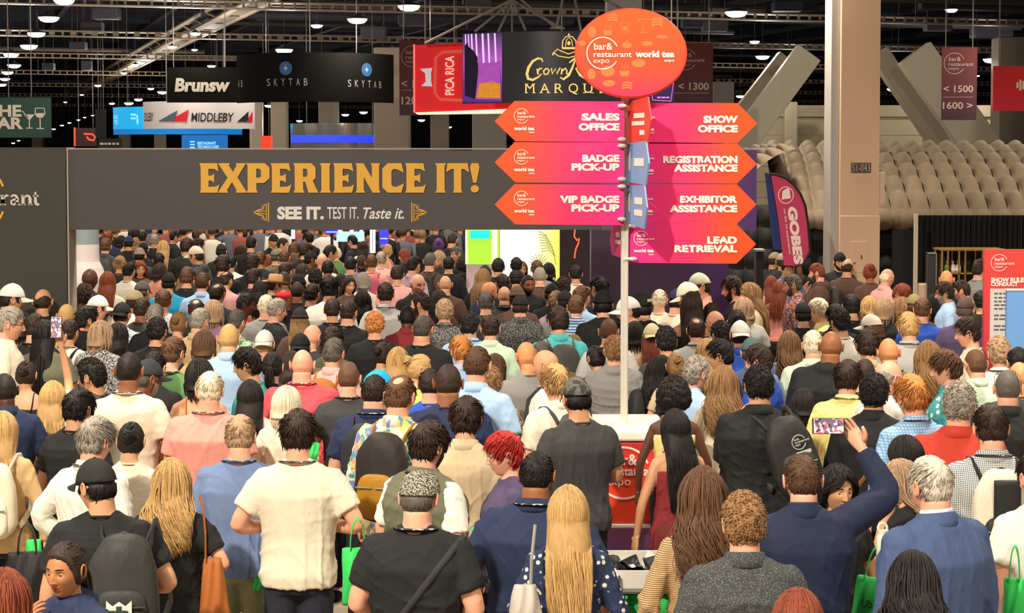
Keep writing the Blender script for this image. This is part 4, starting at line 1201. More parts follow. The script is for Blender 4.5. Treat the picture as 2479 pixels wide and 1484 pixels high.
        S.line(L, [(x0 + 4, y0 + 120), (x1 - 9, y0 + 120)], 1, -.004)
        S.part('lettering', L, mat('aisle_pale_lettering', 'b59a92', .7, vary=0), parent=S.main)
        S.wires((x0 + 10, x1 - 10), y0)
    # red hanging box and round screen
    S = Sheet('hanging_sign', 'red lit hanging box with a pale clasp drawn on it, beside the round black screen', 'hanging sign', 1110, 190, 34.3)
    m = MB(); S.poly(m, [(1003, 110), (1240, 100), (1240, 262), (1003, 272)], (), 0, .9); red = S.part('box', m, mat('hanging_red', 'ee1a24', .5, emit='ee1a24', estr=.35, vary=.08, scale=2))
    L = MB(); S.line(L, [(1150, 123), (1072, 127), (1055, 140), (1053, 225), (1065, 240), (1150, 244)], 7, -.02, .02); S.part('clasp_line', L, mat('hanging_salmon', 'f4684e', .5, emit='f4684e', estr=.3, vary=0), parent=red)
    L = MB(); S.poly(L, [(1017, 167), (1047, 165), (1044, 175), (1044, 197), (1047, 209), (1020, 208), (1031, 198), (1030, 178)], (), -.03, .03); S.part('buckle', L, mat('buckle_white', 'dfe4f0', .5, emit='e6e8f4', estr=.4, vary=0), parent=red)
    L = MB()
    def rot(v): return S.fn(np.stack([1100 + v[:, 2], v[:, 1], v[:, 0] - 232], 1) * np.array([-1, 1, 1]) + np.array([2200, 0, 0]))
    put_text(L, 'PICA RICA', 0, 0, 21, 94, 'l', -.032, 0, .02, fn=lambda v: S.fn(np.stack([1099 - v[:, 2] + 0, v[:, 1], v[:, 0] - 230], 1)))
    S.part('lettering', L, mat('hanging_cream', 'ffe9d6', .5, emit='ffe9d6', estr=.5, vary=0), parent=red)
    m = MB(); S.poly(m, [(1005, 272), (1240, 263), (1240, 272), (1008, 275)], (), -.03, .9); S.part('light_strip', m, mat('warm_strip', 'ffe4c8', .5, emit='ffe0c0', estr=1.2, vary=0))
    S.wires((1030, 1100), 108); m = MB(); S.poly(m, [(1001, 108), (1005, 108), (1005, 272), (1001, 272)], (), -.02, .04); S.part('edge_glow', m, mat('pink_edge', 'ff8a80', .5, emit='ff8074', estr=.8, vary=0))
    S = ring_sign('round_screen', 'round black hanging screen with a gold crown and script, beside the red box', 1118, 76, 1622, 248, 30, mat('screen_black', '2b2a31', .35, vary=.04), 1.7)
    m = MB(); S.rect(m, 1119, 78, 1216, 246, -.012, .008); pic = S.part('picture', m, ramp_mat('purple_stage', [(0, '4a2a86'), (.3, '7a35a8'), (.62, 'b05ac8'), (1, '3b2a62')], 2, emit=.35))
    m = MB()
    for x, w in ((1126, 3), (1133, 3), (1141, 4), (1152, 4), (1168, 5), (1182, 4), (1198, 4)): S.line(m, [(x, 79), (x + 3, 150)], w, -.02, .004)
    S.part('light_rays', m, mat('violet_rays', 'e6b8f4', .5, emit='e9bcf8', estr=.8, vary=0), parent=pic)
    m = MB(); S.poly(m, [(1124, 108), (1131, 98), (1134, 110), (1146, 120), (1156, 136), (1157, 175), (1150, 238), (1124, 228)], (), -.026, .006); S.part('bottle_shape', m, mat('screen_bottle', '231a33', .4, vary=.3, scale=14), parent=pic)
    m = MB(); S.poly(m, [(1160, 150), (1210, 148), (1213, 240), (1150, 238)], (), -.024, .004); S.part('glass_shape', m, mat('screen_glass', 'a44fb8', .3, emit='b65ac8', estr=.3, vary=.3, scale=14), parent=pic)
    m = MB(); S.poly(m, [(1160, 200), (1190, 196), (1212, 202), (1212, 236), (1153, 234)], (), -.028, .004); S.part('drink_shape', m, mat('screen_amber', 'c8842c', .3, emit='d89030', estr=.4, vary=.35, scale=16), parent=pic)
    L = MB()
    def pl(pts, w): S.line(L, pts, w, -.012, .006)
    # crown on a cushion
    pl([(1361, 117), (1362, 100), (1369, 90), (1377, 88), (1386, 90), (1394, 100), (1395, 117)], 2.6); pl([(1361, 117), (1395, 117)], 5); pl([(1369, 113), (1371, 98), (1377, 91), (1384, 98), (1386, 113)], 2); S.disc(L, 1377, 84, 2.4, 2.4, -.012, .006); S.disc(L, 1377, 105, 4, 5, -.012, .006)
    pl([(1340, 128), (1350, 119), (1358, 124), (1376, 131), (1396, 124)], 2.4); pl([(1340, 128), (1352, 136), (1376, 140), (1400, 134)], 2.4); pl([(1340, 128), (1338, 134)], 4)
    # script initial and letters
    pl([(1314, 150), (1312, 143), (1303, 141), (1290, 148), (1280, 163), (1276, 178), (1279, 190), (1290, 193), (1304, 186), (1312, 178)], [3, 4, 5, 6, 7, 7, 7, 6, 4, 2])
    pl([(1301, 166), (1303, 180)], 4); pl([(1303, 172), (1308, 165), (1313, 166)], 3.5)
    pl([(1323, 165), (1316, 172), (1318, 180), (1326, 179), (1330, 171), (1324, 165)], 3.6); pl([(1335, 165), (1337, 179), (1345, 166), (1348, 179), (1356, 164)], 3.6); pl([(1359, 180), (1361, 166), (1361, 172), (1369, 165), (1372, 170), (1372, 179), (1377, 178)], 3.6)
    pl([(1393, 143), (1385, 165), (1377, 182), (1364, 192), (1356, 187)], [3, 5, 6, 5, 3]); pl([(1378, 152), (1392, 141), (1408, 144), (1408, 158), (1394, 166), (1404, 182), (1420, 192)], [3, 5, 5, 5, 4, 5, 4]); pl([(1420, 180), (1432, 176)], 3)
    for ch, x, w in zip('MARQUIS', (1283, 1319, 1353, 1388, 1424, 1455, 1480), (22, 22, 20, 23, 21, 6, 14)): S.text(L, ch, x, 224, 22, w, 'c', y=-.006)
    for x in (1275, 1293, 1310, 1328, 1346, 1415, 1433, 1455):
        pl([(x - 4, 224), (x + 4, 224)], 1.8)
    for x in (1275, 1292, 1415, 1433, 1455): pl([(x - 4, 203), (x + 4, 203)], 1.8)
    S.part('gold_lettering', L, mat('screen_gold', 'e9c878', .4, emit='e9c673', estr=.55, vary=.05), parent=S.main)
    S.wires((1240, 1360, 1480), 76)
    for i, (a_, b_) in enumerate((((1238, 0), (1030, 104)), ((1243, 0), (1206, 76)), ((1243, 2), (1347, 62)), ((1262, 0), (1347, 68)), ((1362, 0), (1347, 66)), ((1392, 0), (1406, 74)), ((1460, -3), (1520, 30)), ((1243, 4), (1272, 72)), ((1240, 2), (1150, 76)))):
        a3 = at(*a_, 31); b3 = at(*b_, 30.6 if i else 34.0); up = a3 + (a3 - b3) * ((11.0 - a3.z) / max(.2, a3.z - b3.z)) if i in (4, 5) else a3
        tag(obj('rigging_cable', MB().tube([up, b3], .022, 6), mat('rope_grey', '8f8880', .6, vary=.1)), 'pale rigging cable fanning out over the round black screen', 'cable', 'rigging cables')
    a3 = at(1243, 1, 31); tag(obj('rigging_cable', MB().tube([a3, (a3.x, a3.y, 11.05)], .022, 6), mat('rope_grey', '8f8880')), 'pale rigging cable fanning out over the round black screen', 'cable', 'rigging cables')
    c = MB().lathe([(.13, 0), (.11, .03), (.03, .06)], at(1349, 70, 30.3), 16); o2 = tag(obj('rigging_plate', c, mat('rope_grey', '8f8880')), 'pale round rigging plate on top of the black screen', 'rigging plate')
    S = board('small_screen', 'small dark screen with a pink rim under the orange oval', 'screen', 1572, 200, 1632, 247, 29, mat('screen_navy', '20183a', .4, emit='241a48', estr=.3, vary=.1)); L = MB(); S.line(L, [(1574, 202), (1630, 202), (1624, 245), (1580, 242)], 2, -.01, .01, closed=True); [S.line(L, [(x, 236), (x + w, 236)], 4, -.01) for x, w in ((1591, 8), (1601, 10), (1613, 7))]; S.wires((1580, 1625), 200); S.part('pink_lines', L, mat('neon_pink', 'd060b8', .5, emit='d864c0', estr=.7, vary=0), parent=S.main)
    # red banner cut by the picture edge
    S = board('hanging_sign', 'bright red hanging banner with white bars beside a grey soffit', 'hanging sign', 2405, 160, 2600, 268, 34, mat('banner_red', 'c8262e', .6, emit='c8262e', estr=.12, vary=.1)); L = MB()
    for x, h in ((2463, 14), (2470, 26), (2477, 20), (2484, 28), (2491, 24)): S.line(L, [(x, 206 - h / 2), (x, 206 + h / 2)], 5, -.01, .01)
    S.part('white_bars', L, WHITE, parent=S.main); S.wires((2420, 2560), 160)
build_hanging()

# ================================================================== stands beyond the portal
def build_stands():
    # quilted inflatable building
    quilt = mat('quilted_nylon', '82705a', .75, vary=.12, scale=2, bump=.15)
    o = thing('inflatable_pavilion', 'dark quilted inflatable pavilion with puffy roof cushions behind the tan column', 'inflatable building', (0, 0, 0))
    Ye, Yr = 28.6, 32.6
    ze, zr = at(0, 512, Ye).z, at(0, 361, Yr).z
    xl, xr = at(1850, 0, 30).x, at(2800, 0, 30).x
    nc, nr = 21, 6; ru, rv = 9, 9
    U = np.linspace(0, nc, nc * ru + 1); V = np.linspace(0, nr, nr * rv + 1)
    P = []
    for v in V:
        t = v / nr; row = []
        for u in U:
            sh = .5 * (int(v) % 2)
            puff = (abs(math.sin(math.pi * (u + 0))) ** .55) * (abs(math.sin(math.pi * v)) ** .55)
            x = xl + (xr - xl) * u / nc + t * .35
            y = Ye + (Yr - Ye) * t; z = ze + (zr - ze) * math.sin(t * 1.45) / math.sin(1.45)
            n = np.array([0, -.35, .9])
            d = .20 * puff
            row.append((x, y + n[1] * d, z + n[2] * d))
        P.append(row)
    m = MB().grid(np.array(P), 0)
    obj('quilted_roof', m, quilt, o, smooth_shade=True)
    # front roll and wall cushions below the eave
    P = []
    for a in np.linspace(-.4, 3.4, 12):
        P.append([(xl + (xr - xl) * u / nc, Ye - .16 * math.sin(a) * (.75 + .35 * abs(math.sin(math.pi * u)) ** .6), ze - .12 + .17 * math.cos(a) * (.8 + .2 * abs(math.sin(math.pi * u)))) for u in U])
    obj('eave_roll', MB().grid(np.array(P), 0), quilt, o, smooth_shade=True)
    U2 = np.linspace(0, 7, 57); V2 = np.linspace(0, 7, 57)
    xw = at(2226, 0, Ye).x
    P = [[(xl + (xw - xl) * u / 7, Ye + .12 - .13 * (abs(math.sin(math.pi * u)) * abs(math.sin(math.pi * v))) ** .5, ze * (1 - v / 7)) for u in U2] for v in V2]
    obj('quilted_wall', MB().grid(np.array(P), 0), mat('quilted_dark', '2a2928', .8, vary=.15, scale=3), o, smooth_shade=True)
    # hip end of the roof
    U3 = np.linspace(0, 4, 33); V3 = np.linspace(0, 7, 57)
    P = [[(xl - .9 * (1 - v / 7) + .35 * v / 7 - .12 * (abs(math.sin(math.pi * u)) * abs(math.sin(math.pi * v))) ** .5, Ye + (Yr - Ye) * (u / 4) * 1.0 + .1, ze + (zr - ze) * math.sin(v / 7 * 1.45) / math.sin(1.45) + .1 * (abs(math.sin(math.pi * u)) * abs(math.sin(math.pi * v))) ** .5) for u in U3] for v in V3]
    obj('quilted_end', MB().grid(np.array(P), 0), quilt, o, smooth_shade=True)
    P = [[(xl - .9 - .1 * (abs(math.sin(math.pi * u)) * abs(math.sin(math.pi * v))) ** .5, Ye + .1 + (Yr - Ye) * u / 4, ze * (1 - v / 7)) for u in U3] for v in V3]
    obj('quilted_end_wall', MB().grid(np.array(P), 0), mat('quilted_dark', '2a2928'), o, smooth_shade=True)
    P = [[(xl - .9 + .9 * u / 4, Ye + .12 - .13 * (abs(math.sin(math.pi * u)) * abs(math.sin(math.pi * v))) ** .5, ze * (1 - v / 7) + .1) for u in U3] for v in V3]
    obj('quilted_corner', MB().grid(np.array(P), 0), mat('quilted_dark', '2a2928'), o, smooth_shade=True)
    # black drape with folds, post, steel post stub
    Y = 27.6
    x0, x1 = at(2229, 0, Y).x, at(2700, 0, Y).x; z1 = at(0, 521, Y).z
    n = 260; P = []
    for z in (0, z1 * .5, z1):
        P.append([(x0 + (x1 - x0) * i / n, Y + .05 * math.sin(i * .9) + .02 * math.sin(i * 2.3), z) for i in range(n + 1)])
    d = tag(obj('curtain', MB().grid(np.array(P), 0), mat('black_drape', '211f1f', .9, vary=.15), smooth_shade=True), 'black pleated drape hanging under the puffy roof beside the pale post', 'curtain')
    S = Sheet('door_opening', 'dark blue black doorway between the tan column and the pale post', 'doorway', 2190, 600, 27.9)
    m = MB(); S.rect(m, 2160, 556, 2222, HORIZON + CAM_H / S.k, 0, .04); S.part('dark_leaf', m, mat('door_navy', '14161f', .6, vary=.1))
    S = Sheet('pale_post', 'tall slim pale post standing in front of the black drape', 'post', 2224, 0, 26.5, floor=True)
    m = MB(); S.rect(m, 2220, 517, 2229, HORIZON + CAM_H / S.k, 0, .05); S.part('post_bar', m, mat('pale_post_paint', 'c9baa2', .5, vary=.04)); m = MB(); S.rect(m, 2216, HORIZON + CAM_H / S.k - 4, 2233, HORIZON + CAM_H / S.k, -.1, .25); S.part('foot_plate', m, mat('pale_post_paint', 'c9baa2'))
    S = Sheet('bollard', 'round beige cylinder bollard in front of the black drape', 'bollard', 2241, 0, 21.5, floor=True)
    h = S.fn(np.array([[2241, 0, -686]]))[0][2]; r = 11 * S.k
    S.part('cylinder', MB().lathe([(r, 0), (r, h - .02), (r * .9, h), (.001, h)], (0, 0, 0), 24), mat('bollard_beige', 'b89c80', .4, metal=.2, vary=.05)); S.part('foot_ring', MB().lathe([(r * 1.3, 0), (r * 1.3, .03), (r, .04)], m=24), mat('bollard_beige', 'b89c80'))
    S = Sheet('floor_stand', 'dark grey floor stand with a thin silver edge before the black drape', 'display stand', 2263, 0, 22.5, floor=True)
    m = MB(); S.rect(m, 2254, 613, 2273, HORIZON + CAM_H / S.k, 0, .12); S.part('case', m, mat('stand_dark', '2d2d2b', .5, vary=.1)); m = MB(); S.rect(m, 2254, 612, 2275, 614.5, -.01, .12); S.rect(m, 2273, 613, 2275, HORIZON + CAM_H / S.k, -.01, .12); S.part('silver_edge', m, mat('silver_edge', '8f8b84', .4, metal=.4, vary=0))
    S = Sheet('floor_stand', 'tall narrow black stand beside the purple portal panel', 'display stand', 1846, 0, 20.5, floor=True)
    m = MB(); S.rect(m, 1835, 608, 1853, HORIZON + CAM_H / S.k, 0, .2); S.part('case', m, mat('stand_black', '232321', .5, vary=.1)); m = MB(); S.rect(m, 1833, 604, 1856, 609, -.02, .24); S.part('cap_plate', m, mat('silver_edge', '8f8b84'))
    # back bar with bottles
    S = Sheet('back_bar', 'gold framed back bar shelf with bottles on it by the black drape', 'bar shelf', 2340, 0, 24.5, floor=True); gold = mat('bar_gold', 'a5864a', .35, metal=.6, vary=.06)
    zf = HORIZON + CAM_H / S.k
    m = MB()
    for x in (2288, 2302, 2329, 2344, 2386, 2440): S.rect(m, x, 605, x + 3, zf, 0, .04); S.rect(m, x, 605, x + 3, zf, .4, .04)
    S.rect(m, 2286, 603, 2442, 607, -.01, .48); S.part('gold_frame', m, gold)
    m = MB(); S.rect(m, 2300, 661, 2440, 664, 0, .44); S.part('shelf_board', m, gold); m = MB(); S.rect(m, 2290, 608, 2440, zf, .44, .03); S.part('back_board', m, mat('bar_back_dark', '1d1a18', .6, vary=.1))
    for x, c, lab in ((2309, '6f8a35', 'green glass bottle standing on the gold bar shelf'), (2324, 'd8b7b4', 'clear pinkish bottle with a label on the gold bar shelf'), (2337, 'cfc59c', 'pale yellow bottle with a label on the gold bar shelf')):
        k = S.k; p = S.o.location + Vector(S.fn(np.array([[x, .2, -660.8]]))[0].tolist())
        b = thing('bottle', lab, 'bottle', p, group='bottles on the bar shelf')
        obj('glass_body', MB().lathe([(6 * k, 0), (6.2 * k, .01), (6.2 * k, 14 * k), (5 * k, 17 * k), (2 * k, 20 * k), (1.8 * k, 24 * k)], m=18), mat('bottle_' + c, c, .15, vary=.1, spec=.6), b, smooth_shade=True)
        obj('cap', MB().lathe([(2.2 * k, 24 * k), (2.2 * k, 27 * k), (.001, 27 * k)], m=14), mat('bottle_cap', 'cdbfae', .4, vary=0), b)
        obj('label', MB().lathe([(6.3 * k, 4 * k), (6.3 * k, 11 * k)], m=18, caps=False), mat('bottle_label_' + c, {'6f8a35': '5c7a2c'}.get(c, 'efe6da'), .6, vary=.1), b)
    # red rules sign and light blue sign, cut by the picture edge
    Y = 16.6
    S = Sheet('rules_sign', 'red standing sign headed show rules of conduct, with a pale text panel', 'sign', 2470, 0, Y, floor=True); zf = HORIZON + CAM_H / S.k
    m = MB(); S.rect(m, 2393, 604, 2560, zf, 0, .06); S.main = S.part('panel', m, ramp_mat('rules_print', [(0, 'a02a3c'), (.5, 'c8333c'), (1, 'f04a40')], 2))
    L = MB(); expo_logo(S, L, 2428, 636, 20); S.text(L, 'SHOW RULES OF', 2408, 683, 11, 108, y=-.001, bold=.05); S.text(L, 'CONDUCT', 2408, 692.5 + 0, 9, 66, y=-.001, bold=.05); S.part('lettering', L, WHITE, parent=S.main)
    m = MB(); S.rect(m, 2407, 699, 2545, 830, -.004, .004); pn = S.part('text_panel', m, mat('rules_paper', 'd9d1c8', .6, vary=.03), parent=S.main)
    L = MB(); rs = random.Random(4)
    for i, y in enumerate((713, 723, 732, 741, 750, 766, 775, 792, 801)):
        x = 2417
        while x < 2530:
            w = rs.uniform(6, 16); S.rect(L, x, y - 4, x + w, y, -.007, .003); x += w + 3
            if i == 0 and x > 2455: break
    S.part('text_lines', L, mat('text_grey', '6a6460', .6, vary=0), parent=S.main)
    S = Sheet('blue_sign', 'plain light blue standing panel in front of the red rules sign', 'sign', 2500, 0, 16.0, floor=True); zf = HORIZON + CAM_H / S.k
    m = MB(); S.rect(m, 2448, 703, 2590, zf, 0, .05); S.part('panel', m, mat('light_blue_panel', '6fa3e0', .5, vary=.03)); m = MB(); S.rect(m, 2446, 700, 2592, 704, -.01, .07); S.part('top_edge', m, mat('panel_white_edge', 'e8e4dc', .5, vary=0))
    # feather flag
    Y = 25.0
    S = Sheet('feather_flag', 'tall pink feather flag with vertical pale lettering beside the purple panel', 'flag', 1905, 0, Y, floor=True); zf = HORIZON + CAM_H / S.k
    out = [(1870, 423), (1885, 425), (1905, 432), (1925, 447), (1942, 470), (1953, 497), (1960, 540), (1966, 608), (1948, 640), (1930, 644), (1903, 642), (1897, 600), (1890, 540), (1880, 480)]
    m = MB(); S.poly(m, out, (), 0, .012); f = S.part('pink_cloth', m, mat('flag_pink', 'b23558', .7, vary=.10, scale=6))
    m = MB(); P = S.fn(np.array([[x, .006, -y] for x, y in ((1930, zf), (1932, 700), (1931, 644))] + [[x, .006, -y] for x, y in ((1948, 640), (1966, 608), (1961, 545), (1953, 497), (1942, 470), (1925, 447), (1905, 431), (1885, 424), (1868, 421))]))
    m.tube(P, .018, 8); S.part('flag_pole', m, mat('flag_pole_black', '1d1d1f', .4, vary=0))
    m = MB(); S.lathe = None
    L = MB(); k = S.k
    def vert(text, x, y, h, w, bold, sl=.13):
        put_text(L, text, 0, 0, h, w, 'l', -.001, 0, bold, fn=lambda v: S.fn(np.stack([x - v[:, 2] * -1 + 0 + sl * v[:, 0], v[:, 1], -(y + v[:, 0]) + sl * .2 * v[:, 2]], 1)))
    vert('GOBES', 1911, 500, 21, 140, .06); vert('on the go experience', 1901, 505, 4.5, 110, .02)
    S.line(L, [(1906 + 18 * math.cos(t), 472 + 20 * math.sin(t)) for t in np.linspace(0, 6.283, 30)], 2, -.004); S.poly(L, [(1896, 483), (1898, 462), (1914, 452), (1918, 480)], (), -.004, .003); S.part('lettering', L, mat('flag_pale', 'e2c8c0', .7, vary=0), parent=f)
    m = MB(); S.poly(m, [(1856, 418), (1872, 421), (1883, 470), (1893, 540), (1899, 606), (1878, 604), (1872, 560), (1864, 480)], (), .06, .012); g = S.part('navy_cloth', m, mat('flag_navy', '232e63', .7, vary=.12))
    m = MB(); S.rect(m, 1922, zf - 5, 1942, zf, -.15, .3); S.part('foot_plate', m, mat('flag_pole_black', '1d1d1f'))
    # white draped tower behind the dark side panel
    S = Sheet('white_tower', 'white fabric tower with a grey blue top beside the dark portal panel', 'draped tower', 195, 0, 22.0, floor=True); zf = HORIZON + CAM_H / S.k
    prof = [(1.0, 540), (1.0, 632), (1.02, 640), (1.25, 655), (1.6, 690), (1.75, 740), (1.8, zf)]
    c = 172; r0 = 33 * S.k
    cx = S.fn(np.array([[c, 0, 0]]))[0][0]
    def z_(y): return S.fn(np.array([[0, 0, -y]]))[0][2]
    S.part('white_skirt', MB().lathe([(r0 * a, z_(y)) for a, y in prof[::-1] if y > 600] + [(r0, z_(597))], (cx, .6, 0), 32), mat('tower_white', 'ded0cc', .7, vary=.04))
    S.part('grey_top', MB().lathe([(r0, z_(597)), (r0, z_(540)), (.01, z_(540))], (cx, .6, 0), 32), mat('tower_grey', '8f989c', .6, vary=.05))
    # lit screens seen through the portal
    Y = 27.5
    S = Sheet('lit_screen', 'tall bright green and cyan lit screen under the portal', 'screen', 1167, 0, Y, floor=True); zf = HORIZON + CAM_H / S.k
    m = MB(); S.rect(m, 1126, 535, 1208, 640, 0, .08); a = S.part('panel', m, mat('screen_lime', 'a8dc3c', .5, emit='a6e03c', estr=.85, vary=.12, scale=3)); m = MB(); S.rect(m, 1138, 558, 1185, 577, -.01, .01); S.part('cyan_block', m, mat('screen_cyan', '18e0f0', .5, emit='10e4f6', estr=.9, vary=0), parent=a)
    m = MB(); S.rect(m, 1126, 535, 1131, 640, -.01, .01); S.rect(m, 1190, 535, 1203, 640, -.01, .01); S.part('pale_border', m, mat('screen_pale', 'f2f6c8', .5, emit='f4f8d0', estr=.9, vary=.1), parent=a)
    m = MB(); S.rect(m, 1128, 640, 1208, zf, .01, .5); S.part('plinth', m, mat('plinth_pink', 'dcc4c8', .6, vary=.05))
    S = Sheet('lit_screen', 'wide bright white and yellow lit screen with a fern drawn on it', 'screen', 1282, 0, Y, floor=True)
    m = MB(); S.rect(m, 1210, 535, 1355, 700, 0, .08); a = S.part('panel', m, ramp_mat('screen_blush', [(0, 'fbe9ee'), (.55, 'fdeee4'), (.78, 'faf0a0'), (1, 'f6ee48')], 0, emit=.95))
    L = MB()
    for i in range(8): S.line(L, [(1322 + i * 3.6, 572 + i * 7), (1314 + i * 2, 564 + i * 6), (1304 + i * 1, 560 + i * 7)], 1.4, -.004)
    S.line(L, [(1320, 566), (1338, 600), (1346, 640)], 1.6, -.004)
    for t in np.linspace(3.4, 6.0, 9): S.line(L, [(1305, 640), (1305 + 25 * math.cos(t), 640 + 26 * math.sin(t))], 1.4, -.004)
    S.part('fern_drawing', L, mat('fern_olive', '9a9a3a', .6, vary=0), parent=a)
    m = MB(); S.rect(m, 1212, 700, 1353, zf, .02, .3); S.part('plinth', m, mat('plinth_pink', 'dcc4c8'))
    S = Sheet('dark_booth', 'dark booth wall with an orange neon squiggle left of the purple panel', 'booth wall', 1405, 0, 26.0, floor=True); zf = HORIZON + CAM_H / S.k
    S.o['label'] = 'dark booth wall with an orange neon squiggle beside the purple panel'
    m = MB(); S.rect(m, 1357, 535, 1500, zf, 0, .2); a = S.part('wall_panel', m, mat('booth_dark', '2b1c20', .6, vary=.2, scale=2)); L = MB(); S.line(L, [(1393, 556), (1391, 572), (1398, 582), (1403, 576), (1401, 590), (1396, 600), (1393, 612), (1392, 625)], 4, -.03, .02); S.part('neon_squiggle', L, mat('neon_orange', 'e8643a', .5, emit='f0683a', estr=.8, vary=.1), parent=a)
    # far dark stands behind the crowd
    S = Sheet('exhibit_backdrop', 'long dark exhibit wall far behind the crowd under the portal', 'booth wall', 660, 0, 41.0, floor=True); zf = HORIZON + CAM_H / S.k
    m = MB(); S.rect(m, 60, 525, 1150, zf, 0, .3); a = S.part('wall_panel', m, mat('exhibit_dark', '23242c', .6, vary=.5, scale=1.3))
    m = MB()
    for x, y0, y1, w in ((232, 540, 600, 22), (300, 540, 590, 30), (352, 540, 600, 18), (420, 548, 566, 10), (470, 540, 590, 26), (545, 540, 590, 20)): S.rect(m, x, y0, x + w, y1, -.06, .05)
    S.part('poster', m, mat('poster_mix', '4a4a78', .6, vary=.6, scale=2.2))
    Y = 36.0
    for lab, x0, y0, x1, y1, c, e in (('pale blue lit menu screen with a stepped top under the portal', 812, 561, 879, 585, 'a8dcf4', .8), ('small royal blue lit screen beside the white light column', 916, 553, 938, 600, '3a3cf0', .8), ('royal blue lit header beside the pale blue screen', 785, 555, 815, 566, '2a2ae8', .9)):
        S = Sheet('lit_screen', lab, 'screen', (x0 + x1) / 2, 0, Y, floor=True); m = MB(); S.rect(m, x0, y0, x1, y1, 0, .06); a = S.part('panel', m, mat('lit_' + c, c, .5, emit=c, estr=e, vary=.08))
        m = MB()
        if c == 'a8dcf4':
            for q in (815, 845, 868): S.rect(m, q, 557, q + 8, 562, 0, .06)
        else: S.rect(m, x0 + 2, (y0 + y1) / 2, x1 - 2, (y0 + y1) / 2 + 2, -.01, .01)
        S.part('bright_bar', m, mat('lit_white_bar', 'dff2ff', .5, emit='dff2ff', estr=.9, vary=0), parent=a)
        m = MB(); zf = HORIZON + CAM_H / S.k; S.rect(m, (x0 + x1) / 2 - 3, y1, (x0 + x1) / 2 + 3, zf, .02, .05); S.part('stand_post', m, mat('stand_black', '232321'))
    for lab, x, w, y0, y1 in (('tall white glowing light column under the portal', 900, 13, 545, 612), ('short white glowing light tube under the portal', 706, 9, 545, 578)):
        S = Sheet('light_column', lab, 'light column', x, 0, 35.0, floor=True); zf = HORIZON + CAM_H / S.k
        a, b, r = [S.fn(np.array([[x, 0, -y]]))[0][2] for y in (y1, y0)] + [w / 2 * S.k]
        S.part('glow_tube', MB().lathe([(r, a), (r, b), (.001, b)], m=20), mat('white_glow', 'f4f2ff', .4, emit='f2f0ff', estr=2.2, vary=0)); S.part('core_strip', MB().box((0, -r - .01, (a + b) / 2), (r * .35, .01, (b - a) * .85)), mat('violet_core', '8f8ce0', .4, emit='9d9af0', estr=.7, vary=0)); S.part('stand_post', MB().lathe([(r * .8, 0), (r * .8, a)], m=14), mat('stand_black', '232321'))
build_stands()

